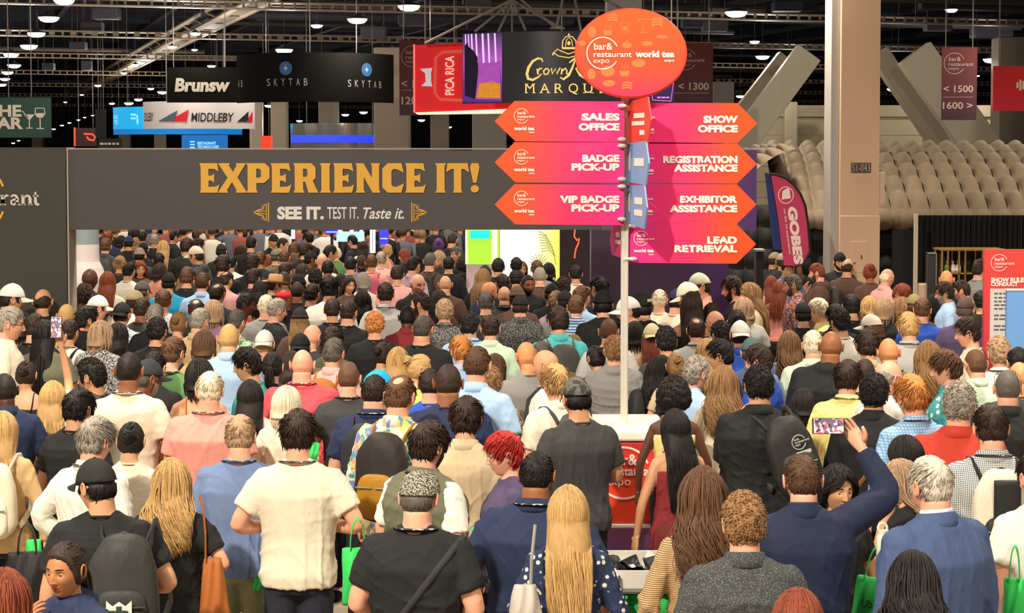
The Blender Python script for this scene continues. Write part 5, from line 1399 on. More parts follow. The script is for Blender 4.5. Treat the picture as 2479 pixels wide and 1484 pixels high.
# ================================================================== things on the floor near the camera
def build_near():
    # open tray of a plastic bin with black bags
    S = Sheet('merch_bin', 'wide pale grey plastic bin with folded black bags in it beside the striped sweater', 'bin', 1545, 0, 10.3, floor=True); k = S.k
    X = lambda x: (x - S.cx) * k
    zt, zb = S.fn(np.array([[0, 0, -1415]]))[0][2] - .02, 0
    grey = mat('bin_plastic', 'cfc8bd', .5, vary=.05)
    zt = .815
    def wall(pts, nm):
        m = MB(); P = np.array(pts); n = len(P)
        v = np.vstack([P, P + np.array([0, 0, -.12])]); c = P.mean(0); inn = P + (c - P) * .05 * np.array([1, 1, 0]); v2 = np.vstack([v, inn, inn + np.array([0, 0, -.12])])
        f = []
        for i in range(n - 1): f += [(i, i + 1, n + i + 1, n + i), (2 * n + i + 1, 2 * n + i, 3 * n + i, 3 * n + i + 1), (i + 1, i, 2 * n + i, 2 * n + i + 1), (n + i, n + i + 1, 3 * n + i + 1, 3 * n + i)]
        m.add(v2, f); S.part(nm, m, grey)
    a = np.linspace(0, 2 * np.pi, 41)
    ring_ = np.stack([.03 + .36 * np.sign(np.cos(a)) * np.abs(np.cos(a)) ** .5, .26 + .27 * np.sign(np.sin(a)) * np.abs(np.sin(a)) ** .5, np.full(41, zt)], 1)
    wall(ring_, 'rim_wall')
    S.part('tray_floor', MB().grid(np.array([ring_ - np.array([0, 0, .10]), ring_ - np.array([0, 0, .13])]), 0, False, True), mat('bin_dark', '4a4842', .6, vary=.1))
    S.part('lower_shelf', MB().box((.03, .26, .48), (.70, .50, .03), bev=.01), grey)
    for q in ((-.28, .0), (.34, .0), (-.28, .52), (.34, .52)): S.part('leg', MB().tube([(q[0], q[1], 0), (q[0], q[1], zt - .11)], .02, 8), grey)
    rs = random.Random(8)
    for i in range(14):
        x, y = rs.uniform(-.26, .30), rs.uniform(.02, .46)
        m = MB(); ang = rs.uniform(0, 3.1)
        n = 8
        P = [[(-.13 + .26 * u / n, -.10 + .20 * v / n, .025 * math.sin(u * 1.9 + i) * math.cos(v * 1.4 + i * 2) + rs.uniform(-.006, .006)) for u in range(n + 1)] for v in range(n + 1)]
        A = np.array(P); B_ = A[::-1] - np.array([0, 0, .016])
        m.grid(np.concatenate([A, B_]), 0)
        o = tag(obj('folded_bag', m, mat('bag_black_%d' % (i % 3 == 0), ('1b1b1c', 'bcb6ac')[0 if i % 3 else 1] if i % 5 == 0 else '1d1d1e', .45, vary=.1), smooth_shade=True), 'crumpled black bag lying in the pale grey bin', 'bag', 'black bags heaped in the bin')
        o.location = (S.o.location.x + x, S.o.location.y + y, zt - .075 + .012 * (i % 5)); o.rotation_euler = (rs.uniform(-.5, .5), rs.uniform(-.5, .5), ang)
    for i, (px, py) in enumerate(((1512, 1470), (1545, 1462), (1575, 1476))):
        p = at(px, py, 9.9 - i * .08)
        m = MB(); n = 9; P = []
        for v in range(n + 1):
            P.append([((u / n - .5) * .20 + .015 * math.sin(v * 1.3 + i), .04 * math.sin(u * 1.4 + v + i * 2), (v / n - .5) * .26 + .02 * math.sin(u * 2.1 + i)) for u in range(n + 1)])
        A = np.array(P); m.grid(np.concatenate([A, A[::-1] + np.array([0, .03, 0])]), 0)
        o = tag(obj('crumpled_bag', m, mat('bag_green', '2fae52', .6, vary=.12), smooth_shade=True), 'crumpled bright green bag under the pale grey bin', 'bag', 'green bags under the bin'); o.location = (S.o.location.x + (-.16, .03, .2)[i], S.o.location.y + (.02, .1, .04)[i], .495 + .13)
build_near()

def tote(px, py, w, h, Y, label, text=None, rot=0.0, tilt=0.0, col='35c65a', handles=True, taper=.0):
    """flat shopping bag hanging from a hand: soft body, two loops"""
    k = Y / FPX; W, H = w * k, h * k
    o = thing('tote_bag', label, 'tote bag', at(px, py, Y), rot, 'green shopping bags' if col == '35c65a' else None); o.rotation_euler = (0, tilt, rot)
    n = 14; P = []
    for v in range(n + 1):
        t = v / n; d = .012 + .05 * math.sin(t * 2.6)
        a = np.linspace(0, 2 * np.pi, 29)[:-1]
        P.append(np.stack([np.cos(a) * W / 2 * (1 - taper * (1 - t) ** 1.3) * (1 + .02 * np.sin(t * 9)) + taper * W * .12 * (t - 1), np.sign(np.sin(a)) * np.abs(np.sin(a)) ** .7 * d + .008 * np.sin(np.cos(a) * 7 + t * 6), np.full(28, -t * H)], 1))
    b = obj('bag_body', MB().grid(np.array(P), 0, True, True), mat('tote_' + col, col, .6, vary=.08, scale=6), o, smooth_shade=True)
    if handles:
        for dy in (-.015, .015):
            q = np.linspace(0, np.pi, 13)
            obj('handle', MB().tube(np.stack([np.cos(q) * W * .24, np.full(13, dy), np.sin(q) * .16 - .01], 1), .011, 6, flat=(1.3, .3)), mat('tote_' + col, col), o)
    if text:
        L = MB()
        for i, t in enumerate(text): put_text(L, t, -W * .22, -H * (.44 + .24 * i), H * .13, None, 'l', -.080, 0, .0, sx=.8)
        obj('lettering', L, mat('tote_black_print', '123018', .6, vary=0), b)
    return o

# ================================================================== people: bodies (1.75 m, facing +y)
HEAD_C = np.array([0, .018, 1.632])
ARMS = {  # elbow, wrist, palm normal  (right side; x is mirrored for the left)
    'down': ((.262, -.03, 1.135), (.275, .05, .885), (-1, .2, 0)),
    'out': ((.33, -.03, 1.16), (.33, .08, .92), (-1, .2, 0)),
    'bent': ((.285, -.05, 1.145), (.17, .17, 1.10), (-.5, 0, -.8)),
    'hold': ((.265, .0, 1.14), (.10, .205, 1.22), (-.6, .3, .6)),
    'phone': ((.25, .07, 1.16), (.085, .23, 1.36), (-.3, -.8, .3)),
    'belly': ((.27, -.02, 1.13), (.06, .19, 1.09), (0, -1, .2)),
    'hip': ((.36, -.08, 1.18), (.20, .03, 1.03), (-1, 0, 0)),
    'up': ((.235, .10, 1.68), (.17, .15, 1.94), (0, -.8, .3)),
    'photo': ((.40, .10, 1.54), (.31, .22, 1.76), (-.5, -.8, .1)),
    'wing': ((.345, -.06, 1.14), (.18, .12, 1.12), (-.6, .2, -.6)),
    'high': ((.10, .13, 1.66), (.05, .19, 1.93), (-.2, -.9, .2)),
    'chin': ((.22, .12, 1.17), (.10, .17, 1.40), (-.6, -.4, .3)),
    'back': ((.27, -.12, 1.15), (.06, -.15, 1.10), (0, 1, 0)),
}
def arm_joints(pose, side, sw, raise_=0):
    e, w, pn = [np.array(q, float) for q in (ARMS[pose] if isinstance(pose, str) else pose)]
    S = np.array([.168 * sw, -.012, 1.402])
    if e[2] > 1.45: S = S + np.array([.0, .01, .03])
    hk = 1.0
    if pose == 'high': S = S + np.array([-.02, .01, .06]); hk = 1.09
    d = e - S; e = S + d / np.linalg.norm(d) * .295 * hk
    d = w - e; w = e + d / np.linalg.norm(d) * .262 * hk
    m = np.array([side, 1, 1.0])
    return S * m, e * m, w * m, pn / np.linalg.norm(pn) * m

def bez(a, b, c, n=11):
    """a - b - c with a rounded bend at b"""
    t = np.linspace(0, 1, n); pts = []
    for q in t:
        if q < .42: p = a + (b - a) * q / .5
        elif q > .58: p = b + (c - b) * (q - .5) / .5
        else:
            p0 = a + (b - a) * .84; p2 = b + (c - b) * .16; s = (q - .42) / .16
            p = (1 - s) ** 2 * p0 + 2 * s * (1 - s) * (b * .98 + (p0 + p2) * .01) + s * s * p2
        pts.append(p)
    return np.array(pts)

def ring(z, rx, ry, cy, m=28, ex=2.4):
    a = np.linspace(0, 2 * np.pi, m, endpoint=False)
    c, s = np.cos(a), np.sin(a)
    return np.stack([rx * np.sign(c) * np.abs(c) ** (2 / ex), cy + ry * np.sign(s) * np.abs(s) ** (2 / ex), np.full(m, z)], 1)

def torso_rows(sex, g):
    if sex == 'm':
        R = [(.80, .150, .108, -.005), (.90, .166, .122, -.012), (1.00, .160, .112, .0), (1.10, .162, .112, .006), (1.22, .178, .122, .004), (1.33, .192, .124, -.004), (1.395, .190, .108, -.010), (1.435, .152, .084, -.016), (1.468, .098, .070, -.018), (1.50, .066, .062, -.012)]
    else:
        R = [(.80, .158, .112, -.008), (.90, .172, .124, -.014), (1.00, .148, .106, .0), (1.08, .132, .098, .004), (1.20, .146, .108, .010), (1.31, .166, .116, .006), (1.385, .168, .096, -.006), (1.425, .134, .078, -.014), (1.462, .085, .062, -.016), (1.50, .056, .055, -.010)]
    out = []
    for z, rx, ry, cy in R:
        k = g if z < 1.36 else 1 + (g - 1) * .45
        b = (g - 1) * .16 * math.exp(-((z - 1.06) / .16) ** 2) if g > 1 else 0
        out.append((z, rx * k, ry * k + b * .4, cy + b * .45))
    return out

def loft_torso(mb, rows, infl=0.0, zlo=None, zhi=None, flare=0.0):
    zs = [r[0] for r in rows]
    lo = zs[0] if zlo is None else zlo; hi = zs[-1] if zhi is None else zhi
    z = np.unique(np.concatenate([[lo, hi], [q for q in zs if lo < q < hi]]))
    P = []
    for q in z:
        rx, ry, cy = [np.interp(q, zs, [r[i] for r in rows]) for i in (1, 2, 3)]
        f = infl + flare * max(0, (1.15 - q)) / .35
        P.append(ring(q, rx + f, ry + f, cy))
    mb.grid(np.array(P), 0, True, True)

def hand_mb(W, d, pn, side, curl=.5):
    """palm, four fingers and a thumb from the wrist W along d; pn is the palm's facing"""
    d = d / np.linalg.norm(d); pn = pn - d * (pn @ d); pn /= np.linalg.norm(pn) + 1e-6
    ac = np.cross(d, pn) * side                                  # towards the thumb
    mb = MB()
    rows = []
    for t, w, h in ((-.03, .024, .021), (0, .027, .019), (.03, .036, .017), (.06, .041, .015), (.092, .040, .012), (.098, .034, .008)):
        a = np.linspace(0, 2 * np.pi, 14, endpoint=False)
        rows.append(W + d * t + np.outer(np.cos(a) * w, ac) + np.outer(np.sin(a) * h, pn))
    mb.grid(np.array(rows), 0, True, True)
    for k, (off, L, r) in enumerate(((.029, .070, .0088), (.0095, .080, .0092), (-.0105, .074, .0088), (-.029, .056, .0078))):
        p = W + d * .088 + ac * off; dirn = d + ac * off * 2.2; dirn /= np.linalg.norm(dirn)
        path = [p]; ang = .10
        for s in (.0, .40, .30, .24):
            ang += curl * (.55 + .12 * k) if s else 0
            v = dirn * math.cos(ang) + pn * math.sin(ang)
            path.append(path[-1] + v * L * (s or .06))
        mb.tube(np.array(path), [r, r * 1.05, r, r * .92, r * .6], 8)
    p = W + d * .022 + ac * .030
    v1 = d * .55 + ac * .75 + pn * .35; v2 = d * .85 + ac * .30 + pn * .4
    path = [p - v1 * .012, p + v1 * .018, p + v1 * .034, p + v1 * .034 + v2 * .024, p + v1 * .034 + v2 * .042]
    mb.tube(np.array(path), [.013, .0135, .0115, .0105, .006], 8)
    return mb

def fold_disp(v, nrm, seed, amp, zc=1.1):
    rs = np.random.RandomState(seed)
    s = np.zeros(len(v)); p = v * np.array([1, 1, .75])
    for k in range(6):
        d = rs.normal(0, 1, 3); d[2] = d[2] * .9 + (.8 if k % 2 else 0); d /= np.linalg.norm(d)
        e = rs.normal(0, 1, 3); f = rs.uniform(20, 52)
        ph = f * (p @ d) + 1.7 * np.sin(5.5 * (p @ e) + rs.uniform(0, 6)) + rs.uniform(0, 6)
        w = .5 + .5 * np.sin(4 * (p @ rs.normal(0, 1, 3)) + rs.uniform(0, 6))
        s += w * ((1 - np.abs(np.sin(ph))) ** 2.5 - .25)
    mask = .45 + .75 * smooth(1.38, .95, v[:, 2])
    return v + nrm * (amp * np.maximum(s, -.35) * mask)[:, None]

_figs = {}
def figure(sex='m', g=1.0, la='down', ra='down', hy=0, hp=0, top='tee', bottom='trousers', voxel=.016, seed=0, lean=0, sleeve=None, amp=.0035):
    """meshes of a clothed body, cached; every mesh of it shares one origin at the feet"""
    key = (sex, g, str(la), str(ra), hy, hp, top, bottom, voxel, seed, sleeve)
    if key in _figs: return _figs[key]
    sw = 1.0 if sex == 'm' else .88
    sw *= 1 + (g - 1) * .45
    ak = (1.0 if sex == 'm' else .82) * (1 + (g - 1) * .55)
    rows = torso_rows(sex, g)
    arms = [arm_joints(ra, 1, sw), arm_joints(la, -1, sw)]
    legs = [[np.array([s * .088, -.004, .90]), np.array([s * .098, .012, .49]), np.array([s * .105, -.02, .075])] for s in (1, -1)]
    def limb(mb, J, rad, t0=0.0, t1=1.0, infl=0.0, n=13, m=14):
        P = bez(J[0], J[1], J[2], 21); t = np.linspace(0, 1, 21)
        q = np.linspace(t0, t1, n); Pq = np.stack([np.interp(q, t, P[:, i]) for i in range(3)], 1)
        r = np.interp(q, *rad) + infl
        mb.tube(Pq, r, m)
    AR = ([0, .12, .3, .48, .56, .72, 1], [.052 * ak, .053 * ak, .048 * ak, .041 * ak, .043 * ak, .038 * ak, .026 * (ak * .5 + .5)])
    gl = 1 + (g - 1) * .8
    LR = ([0, .2, .45, .5, .62, .8, 1], [.094 * gl, .080 * gl, .058, .056, .060, .048, .040])
    out = {}
    def traps(mb, infl):
        for s in (1, -1):
            mb.tube([(s * .030, -.024, 1.486), (s * .085 * sw, -.022, 1.444), (s * .150 * sw, -.014, 1.408), (s * .178 * sw, -.012, 1.385)], np.array([.040, .046, .048, .046]) * (.55 + .45 * ak) + infl, 12, flat=(1.25, 1.0))
    # ---- body: one surface
    b = MB()
    traps(b, 0)
    loft_torso(b, rows)
    HR = Matrix.Rotation(math.radians(-hy), 3, 'Z') @ Matrix.Rotation(math.radians(hp), 3, 'X')
    HRn = np.array(HR); piv = HEAD_C + np.array([0, -.035, -.10])
    hc = piv + HRn @ (HEAD_C - piv)
    nk = (.060 if sex == 'm' else .050) * (1 + (g - 1) * .5)
    nt = hc + HRn @ np.array([0, -.030, -.045])
    b.tube([(0, -.016, 1.43), (0, -.016, 1.49), tuple((np.array([0, -.012, 1.53]) + nt) / 2), tuple(nt)], [nk * 1.35, nk * 1.05, nk * .98, nk], 18)
    for J in arms:
        b.ball(J[0], (.056 * ak, .056 * ak, .050 * ak), 12, 8)
        limb(b, J, AR)
    for J in legs:
        limb(b, J, LR)
    v, f = remesh(b, max(voxel, .012))
    v = relax(v, f, 2)
    B = MB().add(v, f.tolist(), 0)
    H = MB().join(head_mb())
    H.V = [w @ HRn.T + hc for w in H.V]
    B.join(H)
    for J, s in zip(arms, (1, -1)):
        B.join(hand_mb(J[2], J[2] - J[1], J[3], s, .55 if J[2][2] < 1.6 else .46))
    me = B.mesh('body')
    for q in (SKIN, LIP, EYEW, IRIS, BROW): me.materials.append(q)
    out['body'] = me; out['head'] = Matrix.Translation(Vector(hc)) @ HR.to_4x4()
    out['arms'] = arms
    # ---- top
    sl = {'tee': .33, 'polo': .36, 'dress': 0, 'tank': 0, 'vest': 0, 'knit': .36}.get(top, .96)
    if sleeve is not None: sl = sleeve
    infl = {'suit': .030, 'hoodie': .032, 'vest': .030, 'tank': .010, 'dress': .012}.get(top, .019)
    if sex == 'w' and infl == .019: infl = .018
    hem = {'suit': .76, 'hoodie': .84, 'tank': .93, 'dress': .80, 'vest': .86}.get(top, .83)
    hi = {'tank': 1.36, 'dress': 1.36}.get(top, 1.488)
    t = MB()
    loft_torso(t, rows, infl, hem, hi, .012 if top in ('suit', 'tee', 'polo', 'button') else .006)
    if hi > 1.4: traps(t, infl * .6)
    for J in arms:
        if sl > 0:
            t.ball(J[0], np.array([.056, .056, .050]) * ak + infl * .9, 12, 8)
            sr = (AR[0], [r + infl * (.85 if i < 4 else .65) + (.010 if sl < .5 and i >= 1 else 0) for i, r in enumerate(AR[1])])
            limb(t, J, sr, 0, sl)
            if top == 'suit': t.ball(J[0] * np.array([1.0, 1, 1]) + np.array([0, 0, .026]), (.060 * ak, .062, .030), 12, 8)
    if top == 'hoodie':
        t.ball((0, -.085, 1.475), (.105, .062, .060), 16, 10); t.ball((0, -.01, 1.49), (.098, .088, .040), 16, 8)
    v, f = remesh(t, voxel)
    v = relax(v, f, 2)
    v = fold_disp(v, normals(v, f), seed + 7, amp * (1.0 if top not in ('suit', 'tank') else .55))
    T = MB().add(v, f.tolist())
    if top in ('polo', 'button', 'suit', 'vest', 'shirt'):
        k = nk / .06
        prof = [(.070, 1.470), (.066, 1.500), (.064, 1.528), (.068, 1.535), (.074, 1.530), (.082, 1.500), (.092, 1.474), (.080, 1.466)]
        a = np.linspace(0, 2 * np.pi, 33)[:-1]
        R = []
        for r, z in prof:
            r = r * k; zz = z + .014 * (-np.sin(a)) - .006
            R.append(np.stack([r * np.cos(a) * 1.04, -.014 + r * np.sin(a), zz], 1))
        T.grid(np.array(R), 0, True)
    elif top in ('tee', 'long', 'knit'):
        a = np.linspace(0, 2 * np.pi, 33)
        T.tube(np.stack([(nk * 1.30) * np.cos(a), -.016 + nk * 1.22 * np.sin(a), 1.492 - .012 * np.sin(a)], 1), .0075, 6, caps=False)
    if top in ('tank', 'dress'):
        for s in (-1, 1):
            T.tube([(s * .070, -.128 * (g * .3 + .7), 1.32), (s * .084, -.108, 1.41), (s * .084, -.062, 1.478), (s * .083, -.01, 1.492), (s * .082, .05, 1.462), (s * .08, .105, 1.39), (s * .075, .13, 1.32)], .007, 6, flat=(1.7, .6))
    if top == 'suit':   # side vent and centre seam at the back
        T.box((0, -(rows[1][2] + .050), .84), (.004, .012, .15))
    out['top'] = T.mesh('top')
    if top == 'vest':
        u = MB()
        for J in arms:
            u.ball(J[0], np.array([.056, .056, .050]) * ak + .016, 12, 8); limb(u, J, (AR[0], [r + .021 for r in AR[1]]), 0, .37)
        loft_torso(u, rows, .014, 1.0, 1.45)
        v, f = remesh(u, voxel); v = relax(v, f, 2); v = fold_disp(v, normals(v, f), seed + 3, amp)
        out['under'] = MB().add(v, f.tolist()).mesh('shirt')
    # ---- lower half
    q = MB()
    if bottom in ('skirt', 'dress'):
        P = [ring(z, rx, ry, cy) for z, rx, ry, cy in ((.16, .24, .20, 0), (.5, .215, .17, 0), (.8, rows[0][1] + .022, rows[0][2] + .022, -.006), (.93, rows[1][1] + .014, rows[1][2] + .014, -.012), (1.04, rows[3][1] * .98, rows[3][2] + .004, 0))]
        q.grid(np.array(P), 0, True, True)
    else:
        loft_torso(q, rows, .007, .80, .94)
        for J in legs:
            limb(q, J, (LR[0], [r + w for r, w in zip(LR[1], (.010, .013, .022, .022, .022, .030, .036))]), 0, .52 if bottom == 'shorts' else .97)
    v, f = remesh(q, max(voxel, .013)); v = relax(v, f, 2); v = fold_disp(v, normals(v, f), seed + 11, .0035)
    out['lower'] = MB().add(v, f.tolist()).mesh('trousers')
    # ---- shoes
    if 'shoe' not in _figs:
        for s, nm in ((1, 'shoe'), (-1, 'shoe2')):
            sh = MB(); rr = []
            for y, w, h, zb in ((-.085, .022, .04, .012), (-.075, .036, .075, 0), (-.03, .038, .085, 0), (.03, .042, .07, 0), (.09, .049, .05, 0), (.15, .046, .04, 0), (.185, .026, .028, .004)):
                a = np.linspace(0, 2 * np.pi, 16, endpoint=False)
                z = np.where(np.sin(a) > 0, np.sin(a) * h * .8, np.sin(a) * .001) + h * .12 + zb
                rr.append(np.stack([s * .106 + w * np.sign(np.cos(a)) * np.abs(np.cos(a)) ** .8, np.full(16, y - .02), z], 1))
            sh.grid(np.array(rr), 0, True, True)
            m_ = sh.mesh('shoe'); m_.materials.append(CLOTH); _figs[nm] = m_
    _figs[key] = out
    return out

def lanyard_mesh(sex='m', g=1.0):
    k = ('lany', sex, g)
    if k in _figs: return _figs[k]
    nk = (.060 if sex == 'm' else .050) * (1 + (g - 1) * .5)
    a = np.linspace(-20, -160, 15) * np.pi / 180
    back = np.stack([(nk * 1.36 + .012) * np.cos(a), -.014 + (nk * 1.30 + .014) * np.sin(a), 1.506 - .010 * np.sin(a)], 1)
    R = [(.098, .02, 1.478), (.085, .095, 1.40), (.05, .150 * g, 1.25), (.012, .160 * g, 1.12)]
    path = np.array(R[::-1] + back.tolist() + [(-x, y, z) for x, y, z in R])
    mb = MB().tube(path, .0105, 6, flat=(.28, 1.0), up=(0, 0, 1))
    mb.box((0, .165 * g, 1.06), (.085, .004, .12), bev=.002)
    me = mb.mesh('lanyard'); me.materials.append(lanyard_mat()); _figs[k] = me
    return me

def crossbody_mesh(top, side=1, w=.016):
    """strap from one shoulder to the other hip, laid on the garment's own surface"""
    k = ('cross', top.name, side)
    if k in _figs: return _figs[k]
    from mathutils.bvhtree import BVHTree
    bv = BVHTree.FromPolygons([v.co for v in top.vertices], [tuple(p.vertices) for p in top.polygons])
    nrm = Vector((.80 * side, 0, -.60)); c = Vector((.02 * side, -.01, 1.20))
    e1 = Vector((.60 * side, 0, .80)); e2 = Vector((0, 1, 0))
    P = []
    for q in np.linspace(0, 2 * np.pi, 61)[:-1]:
        d = e1 * math.cos(q) + e2 * math.sin(q)
        h = bv.ray_cast(c + d * .6, -d)
        if h[0] is not None and (h[0] - c).length < .42: P.append(h[0] + d * .006)
    P = np.array(P + [P[0]])
    for _ in range(3): P[1:-1] = (P[:-2] + P[2:] + 2 * P[1:-1]) / 4
    me = MB().tube(P, .007, 6, flat=(.5, 2.6), caps=False, up=tuple(nrm)).mesh('shoulder_strap'); _figs[k] = me
    return me

def backpack_meshes(kind='plain'):
    k = ('bp', kind)
    if k in _figs: return _figs[k]
    def pad(w, h, d, c, ex=3.2, taper=.10, sag=0):
        P = []
        for u in np.linspace(0, 1, 15):
            a = math.pi * (u - .5); zz = math.copysign(abs(math.sin(a)) ** (2 / ex), math.sin(a)); s = max(.02, math.cos(a)) ** (2 / ex)
            k_ = 1 - taper * zz
            P.append(ring(c[2] + zz * h / 2, w / 2 * s * k_, d / 2 * s * (1 - .15 * zz), c[1] - sag * (1 - zz) * .5, 30, 3.0) + np.array([c[0], 0, 0]))
        return MB().grid(np.array(P), 0, True, True)
    out = []
    m0 = pad(.31, .50, .17, (0, -.225, 1.21), sag=.02)
    V = m0.verts(); rs = np.random.RandomState(5)
    m0.V = [V + .006 * np.sin(V[:, [2, 0, 1]] * 34 + 3 * np.sin(V * 9))]
    out.append(('pack_body', m0.mesh('pack_body'), 0))
    out.append(('front_pocket', pad(.235, .26, .075, (0, -.315, 1.11), taper=.02).mesh('front_pocket'), 1))
    for s in (-1, 1):
        st = [(s * .085, -.150, 1.385), (s * .105, -.125, 1.44), (s * .112, -.05, 1.475), (s * .115, .03, 1.465), (s * .125, .11, 1.38), (s * .15, .12, 1.25), (s * .175, .04, 1.10), (s * .15, -.12, 1.02)]
        t = np.linspace(0, 1, len(st)); tt = np.linspace(0, 1, 22)
        P = np.stack([np.interp(tt, t, [q[i] for q in st]) for i in range(3)], 1)
        out.append(('strap', MB().tube(P, .022, 8, flat=(1.15, .35), up=(1, 0, 0)).mesh('strap'), 1))
    out.append(('handle', MB().tube([(-.05, -.17, 1.40), (-.045, -.19, 1.445), (0, -.195, 1.462), (.045, -.19, 1.445), (.05, -.17, 1.40)], .009, 7).mesh('handle'), 1))
    zp = MB()
    a = np.linspace(0, np.pi, 15); zp.tube(np.stack([.125 * np.cos(a), -.308 + .012 * np.sin(a) + .03 * np.abs(np.cos(a)), 1.17 + .20 * np.sin(a)], 1), .005, 5)
    zp.box((.06, -.355, 1.165), (.10, .012, .006)); zp.box((-.06, -.355, 1.165), (.10, .012, .006))
    out.append(('zip', zp.mesh('zip'), 2))
    _figs[k] = out
    return out

# ------------------------------------------------------------------ one person
GROUP = 'people in the expo crowd'
HAIRC = dict(K='1d1816', D='33251d', B='5b3f2b', L='8a6844', Y='b8945f', W='d9cbb0', H='bdb4a6', G='8f877c', S='544e48', R='7a3a24', O='b97a40', X='b5302a', P='5a3a78', C='a5876a')
SKINC = {'1': 'e3a98c', '2': 'cf9c76', '3': '96613f', '4': '5a3828', '5': 'dc9a68', '6': 'b07850'}
def paint(o, c):
    o.color = (*(hexc(c) if isinstance(c, str) else c), 1)

def part(name, me, parent, color=None, mats=None):
    o = bpy.data.objects.new(name, me); COL.objects.link(o); o.parent = parent
    if color is not None: paint(o, color)
    if mats is not None:
        if not me.materials: me.materials.append(mats)
        o.material_slots[0].link = 'OBJECT'; o.material_slots[0].material = mats
    return o

def make_person(X, Y, h, yaw, d, seed):
    """d: parsed description; X,Y feet; h height"""
    hi = d.get('hi', False)
    vox = .0105 if hi else (.013 if Y < 13.5 else .017)
    k = h / 1.772
    root = thing('person', d['label'], 'person', (X, Y, 0), math.radians(-yaw), GROUP, k)
    fs = seed % 40 if hi else seed % 3
    fig = figure(d.get('sex', 'm'), d.get('g', 1.0), d.get('la', 'down'), d.get('ra', 'down'), d.get('hy', 0), d.get('hp', -6),
                 d.get('top', 'tee'), d.get('bottom', 'trousers'), vox, fs, sleeve=d.get('sleeve'), amp=.013 if hi else .008)
    part('body', fig['body'], root, SKINC[d['skin']])
    hm = fig['head']
    hat = d.get('hat')
    if d['hair'] != 'bd':
        o = part('hair', hair_mesh(d['hair'], seed % 4 if hi else seed % 2, 1.5 if hi else (.8 if Y < 14 else .45), bool(hat) and hat not in ('band',)), root, HAIRC[d['hc']])
        o.matrix_parent_inverse = Matrix.Identity(4); o.matrix_basis = hm
    if d.get('beard'):
        o = part('beard', beard_mesh(), root, HAIRC[d['beard']]); o.matrix_basis = hm
    if hat:
        c0 = d['hatc']; c1 = d.get('hatc2', c0)
        pm = hat_meshes(hat)
        cr = None
        for i, (nm, me, ti) in enumerate(pm):
            mt = PATTERN[d.get('hatp', '')]
            if cr is None:
                cr = part({'fed': 'straw_hat', 'bean': 'beanie', 'flat': 'flat_cap', 'band': 'head_wrap'}.get(hat, 'cap'), me, root, c0, mt)
                cr.matrix_basis = hm @ Matrix.Rotation(math.radians(d.get('hatyaw', 0)), 4, 'Z')
            else:
                part(nm, me, cr, {0: c0, 1: c1, 2: 'c9c48f'}[ti], mt)
    if d.get('gl'):
        o = part('glasses', glasses_mesh(d['gl'] == 'up'), root); o.matrix_basis = hm
        if d['gl'] == 'red': paint(o, 'c0392b')
    pat = PATTERN[d.get('pat', '')]
    nm = {'tee': 't_shirt', 'long': 'long_sleeved_top', 'polo': 'polo_shirt', 'button': 'button_shirt', 'suit': 'suit_jacket', 'tank': 'strap_top', 'hoodie': 'hoodie', 'vest': 'vest', 'dress': 'dress_top', 'knit': 'knit_top'}[d.get('top', 'tee')]
    part(nm, fig['top'], root, d['tc'], pat)
    if 'under' in fig: part('t_shirt', fig['under'], root, d.get('uc', 'e8e0d2'), CLOTH)
    part('skirt' if d.get('bottom') in ('skirt', 'dress') else d.get('bottom', 'trousers'), fig['lower'], root, d.get('bc', '26262c'), CLOTH)
    if True:
        for q in ('shoe', 'shoe2'): part('shoe', _figs[q], root, d.get('sc', '1c1a19'), CLOTH)
    if d.get('top') == 'suit' and Y < 20:
        part('shirt_collar', collar_mesh(), root, d.get('cc', 'e6e2da'), CLOTH)
    if d.get('ly'): part('lanyard', lanyard_mesh(d.get('sex', 'm'), d.get('g', 1.0)), root)
    if d.get('cb'):
        o = part('shoulder_strap', crossbody_mesh(fig['top'], d.get('cbs', 1)), root, d['cb'], CLOTH)
    if d.get('bp'):
        c0, c1 = (d['bp'].split('/') + [None])[:2]; c1 = c1 or c0
        bp = thing('backpack', d['bplabel'], 'backpack', (X, Y, 0), math.radians(-yaw), 'backpacks in the crowd', k)
        for nm, me, ti in backpack_meshes():
            part(nm, me, bp, {0: c0, 1: c1, 2: '8c8c88' if c0 != c1 else '4a4a4a'}[ti], SHINY if ti < 2 else CLOTH)
        d['bpobj'] = bp
    d['root'] = root; d['fig'] = fig
    return root

def collar_mesh():
    if 'collar' in _figs: return _figs['collar']
    a = np.linspace(0, 2 * np.pi, 33)[:-1]
    R = [np.stack([r * np.cos(a) * 1.04, -.013 + r * np.sin(a), z - .012 * np.sin(a)], 1) for r, z in ((.066, 1.48), (.0635, 1.535), (.0665, 1.543), (.0695, 1.535), (.071, 1.49))]
    _figs['collar'] = MB().grid(np.array(R), 0, True).mesh('shirt_collar')
    return _figs['collar']

def beard_mesh():
    if 'beard' in _figs: return _figs['beard']
    u = np.radians(np.linspace(-82, 82, 41)); ph = np.radians(np.linspace(-84, 2, 26))
    T, Ph = np.meshgrid(u, ph)
    a = np.abs(np.degrees(T)); e = np.degrees(Ph)
    top = np.interp(a, [0, 14, 20, 40, 60, 82], [-30, -27, -26, -24, -8, 0])
    t = .010 * smooth(0, 9, top - e)
    P = face_features(skull(T, Ph))
    mouth = np.exp(-((P[..., 0]) / .022) ** 2 - ((P[..., 2] + .066) / .009) ** 2)
    t = t * (1 - mouth)
    Dn = P / np.linalg.norm(P, axis=-1, keepdims=True)
    P = P + Dn * (t - .003 + .0012 * np.sin(T * 60) * np.cos(Ph * 45))[..., None]
    mb = MB().grid(P, 0)
    _figs['beard'] = mb.mesh('beard'); _figs['beard'].materials.append(HAIR)
    return _figs['beard']

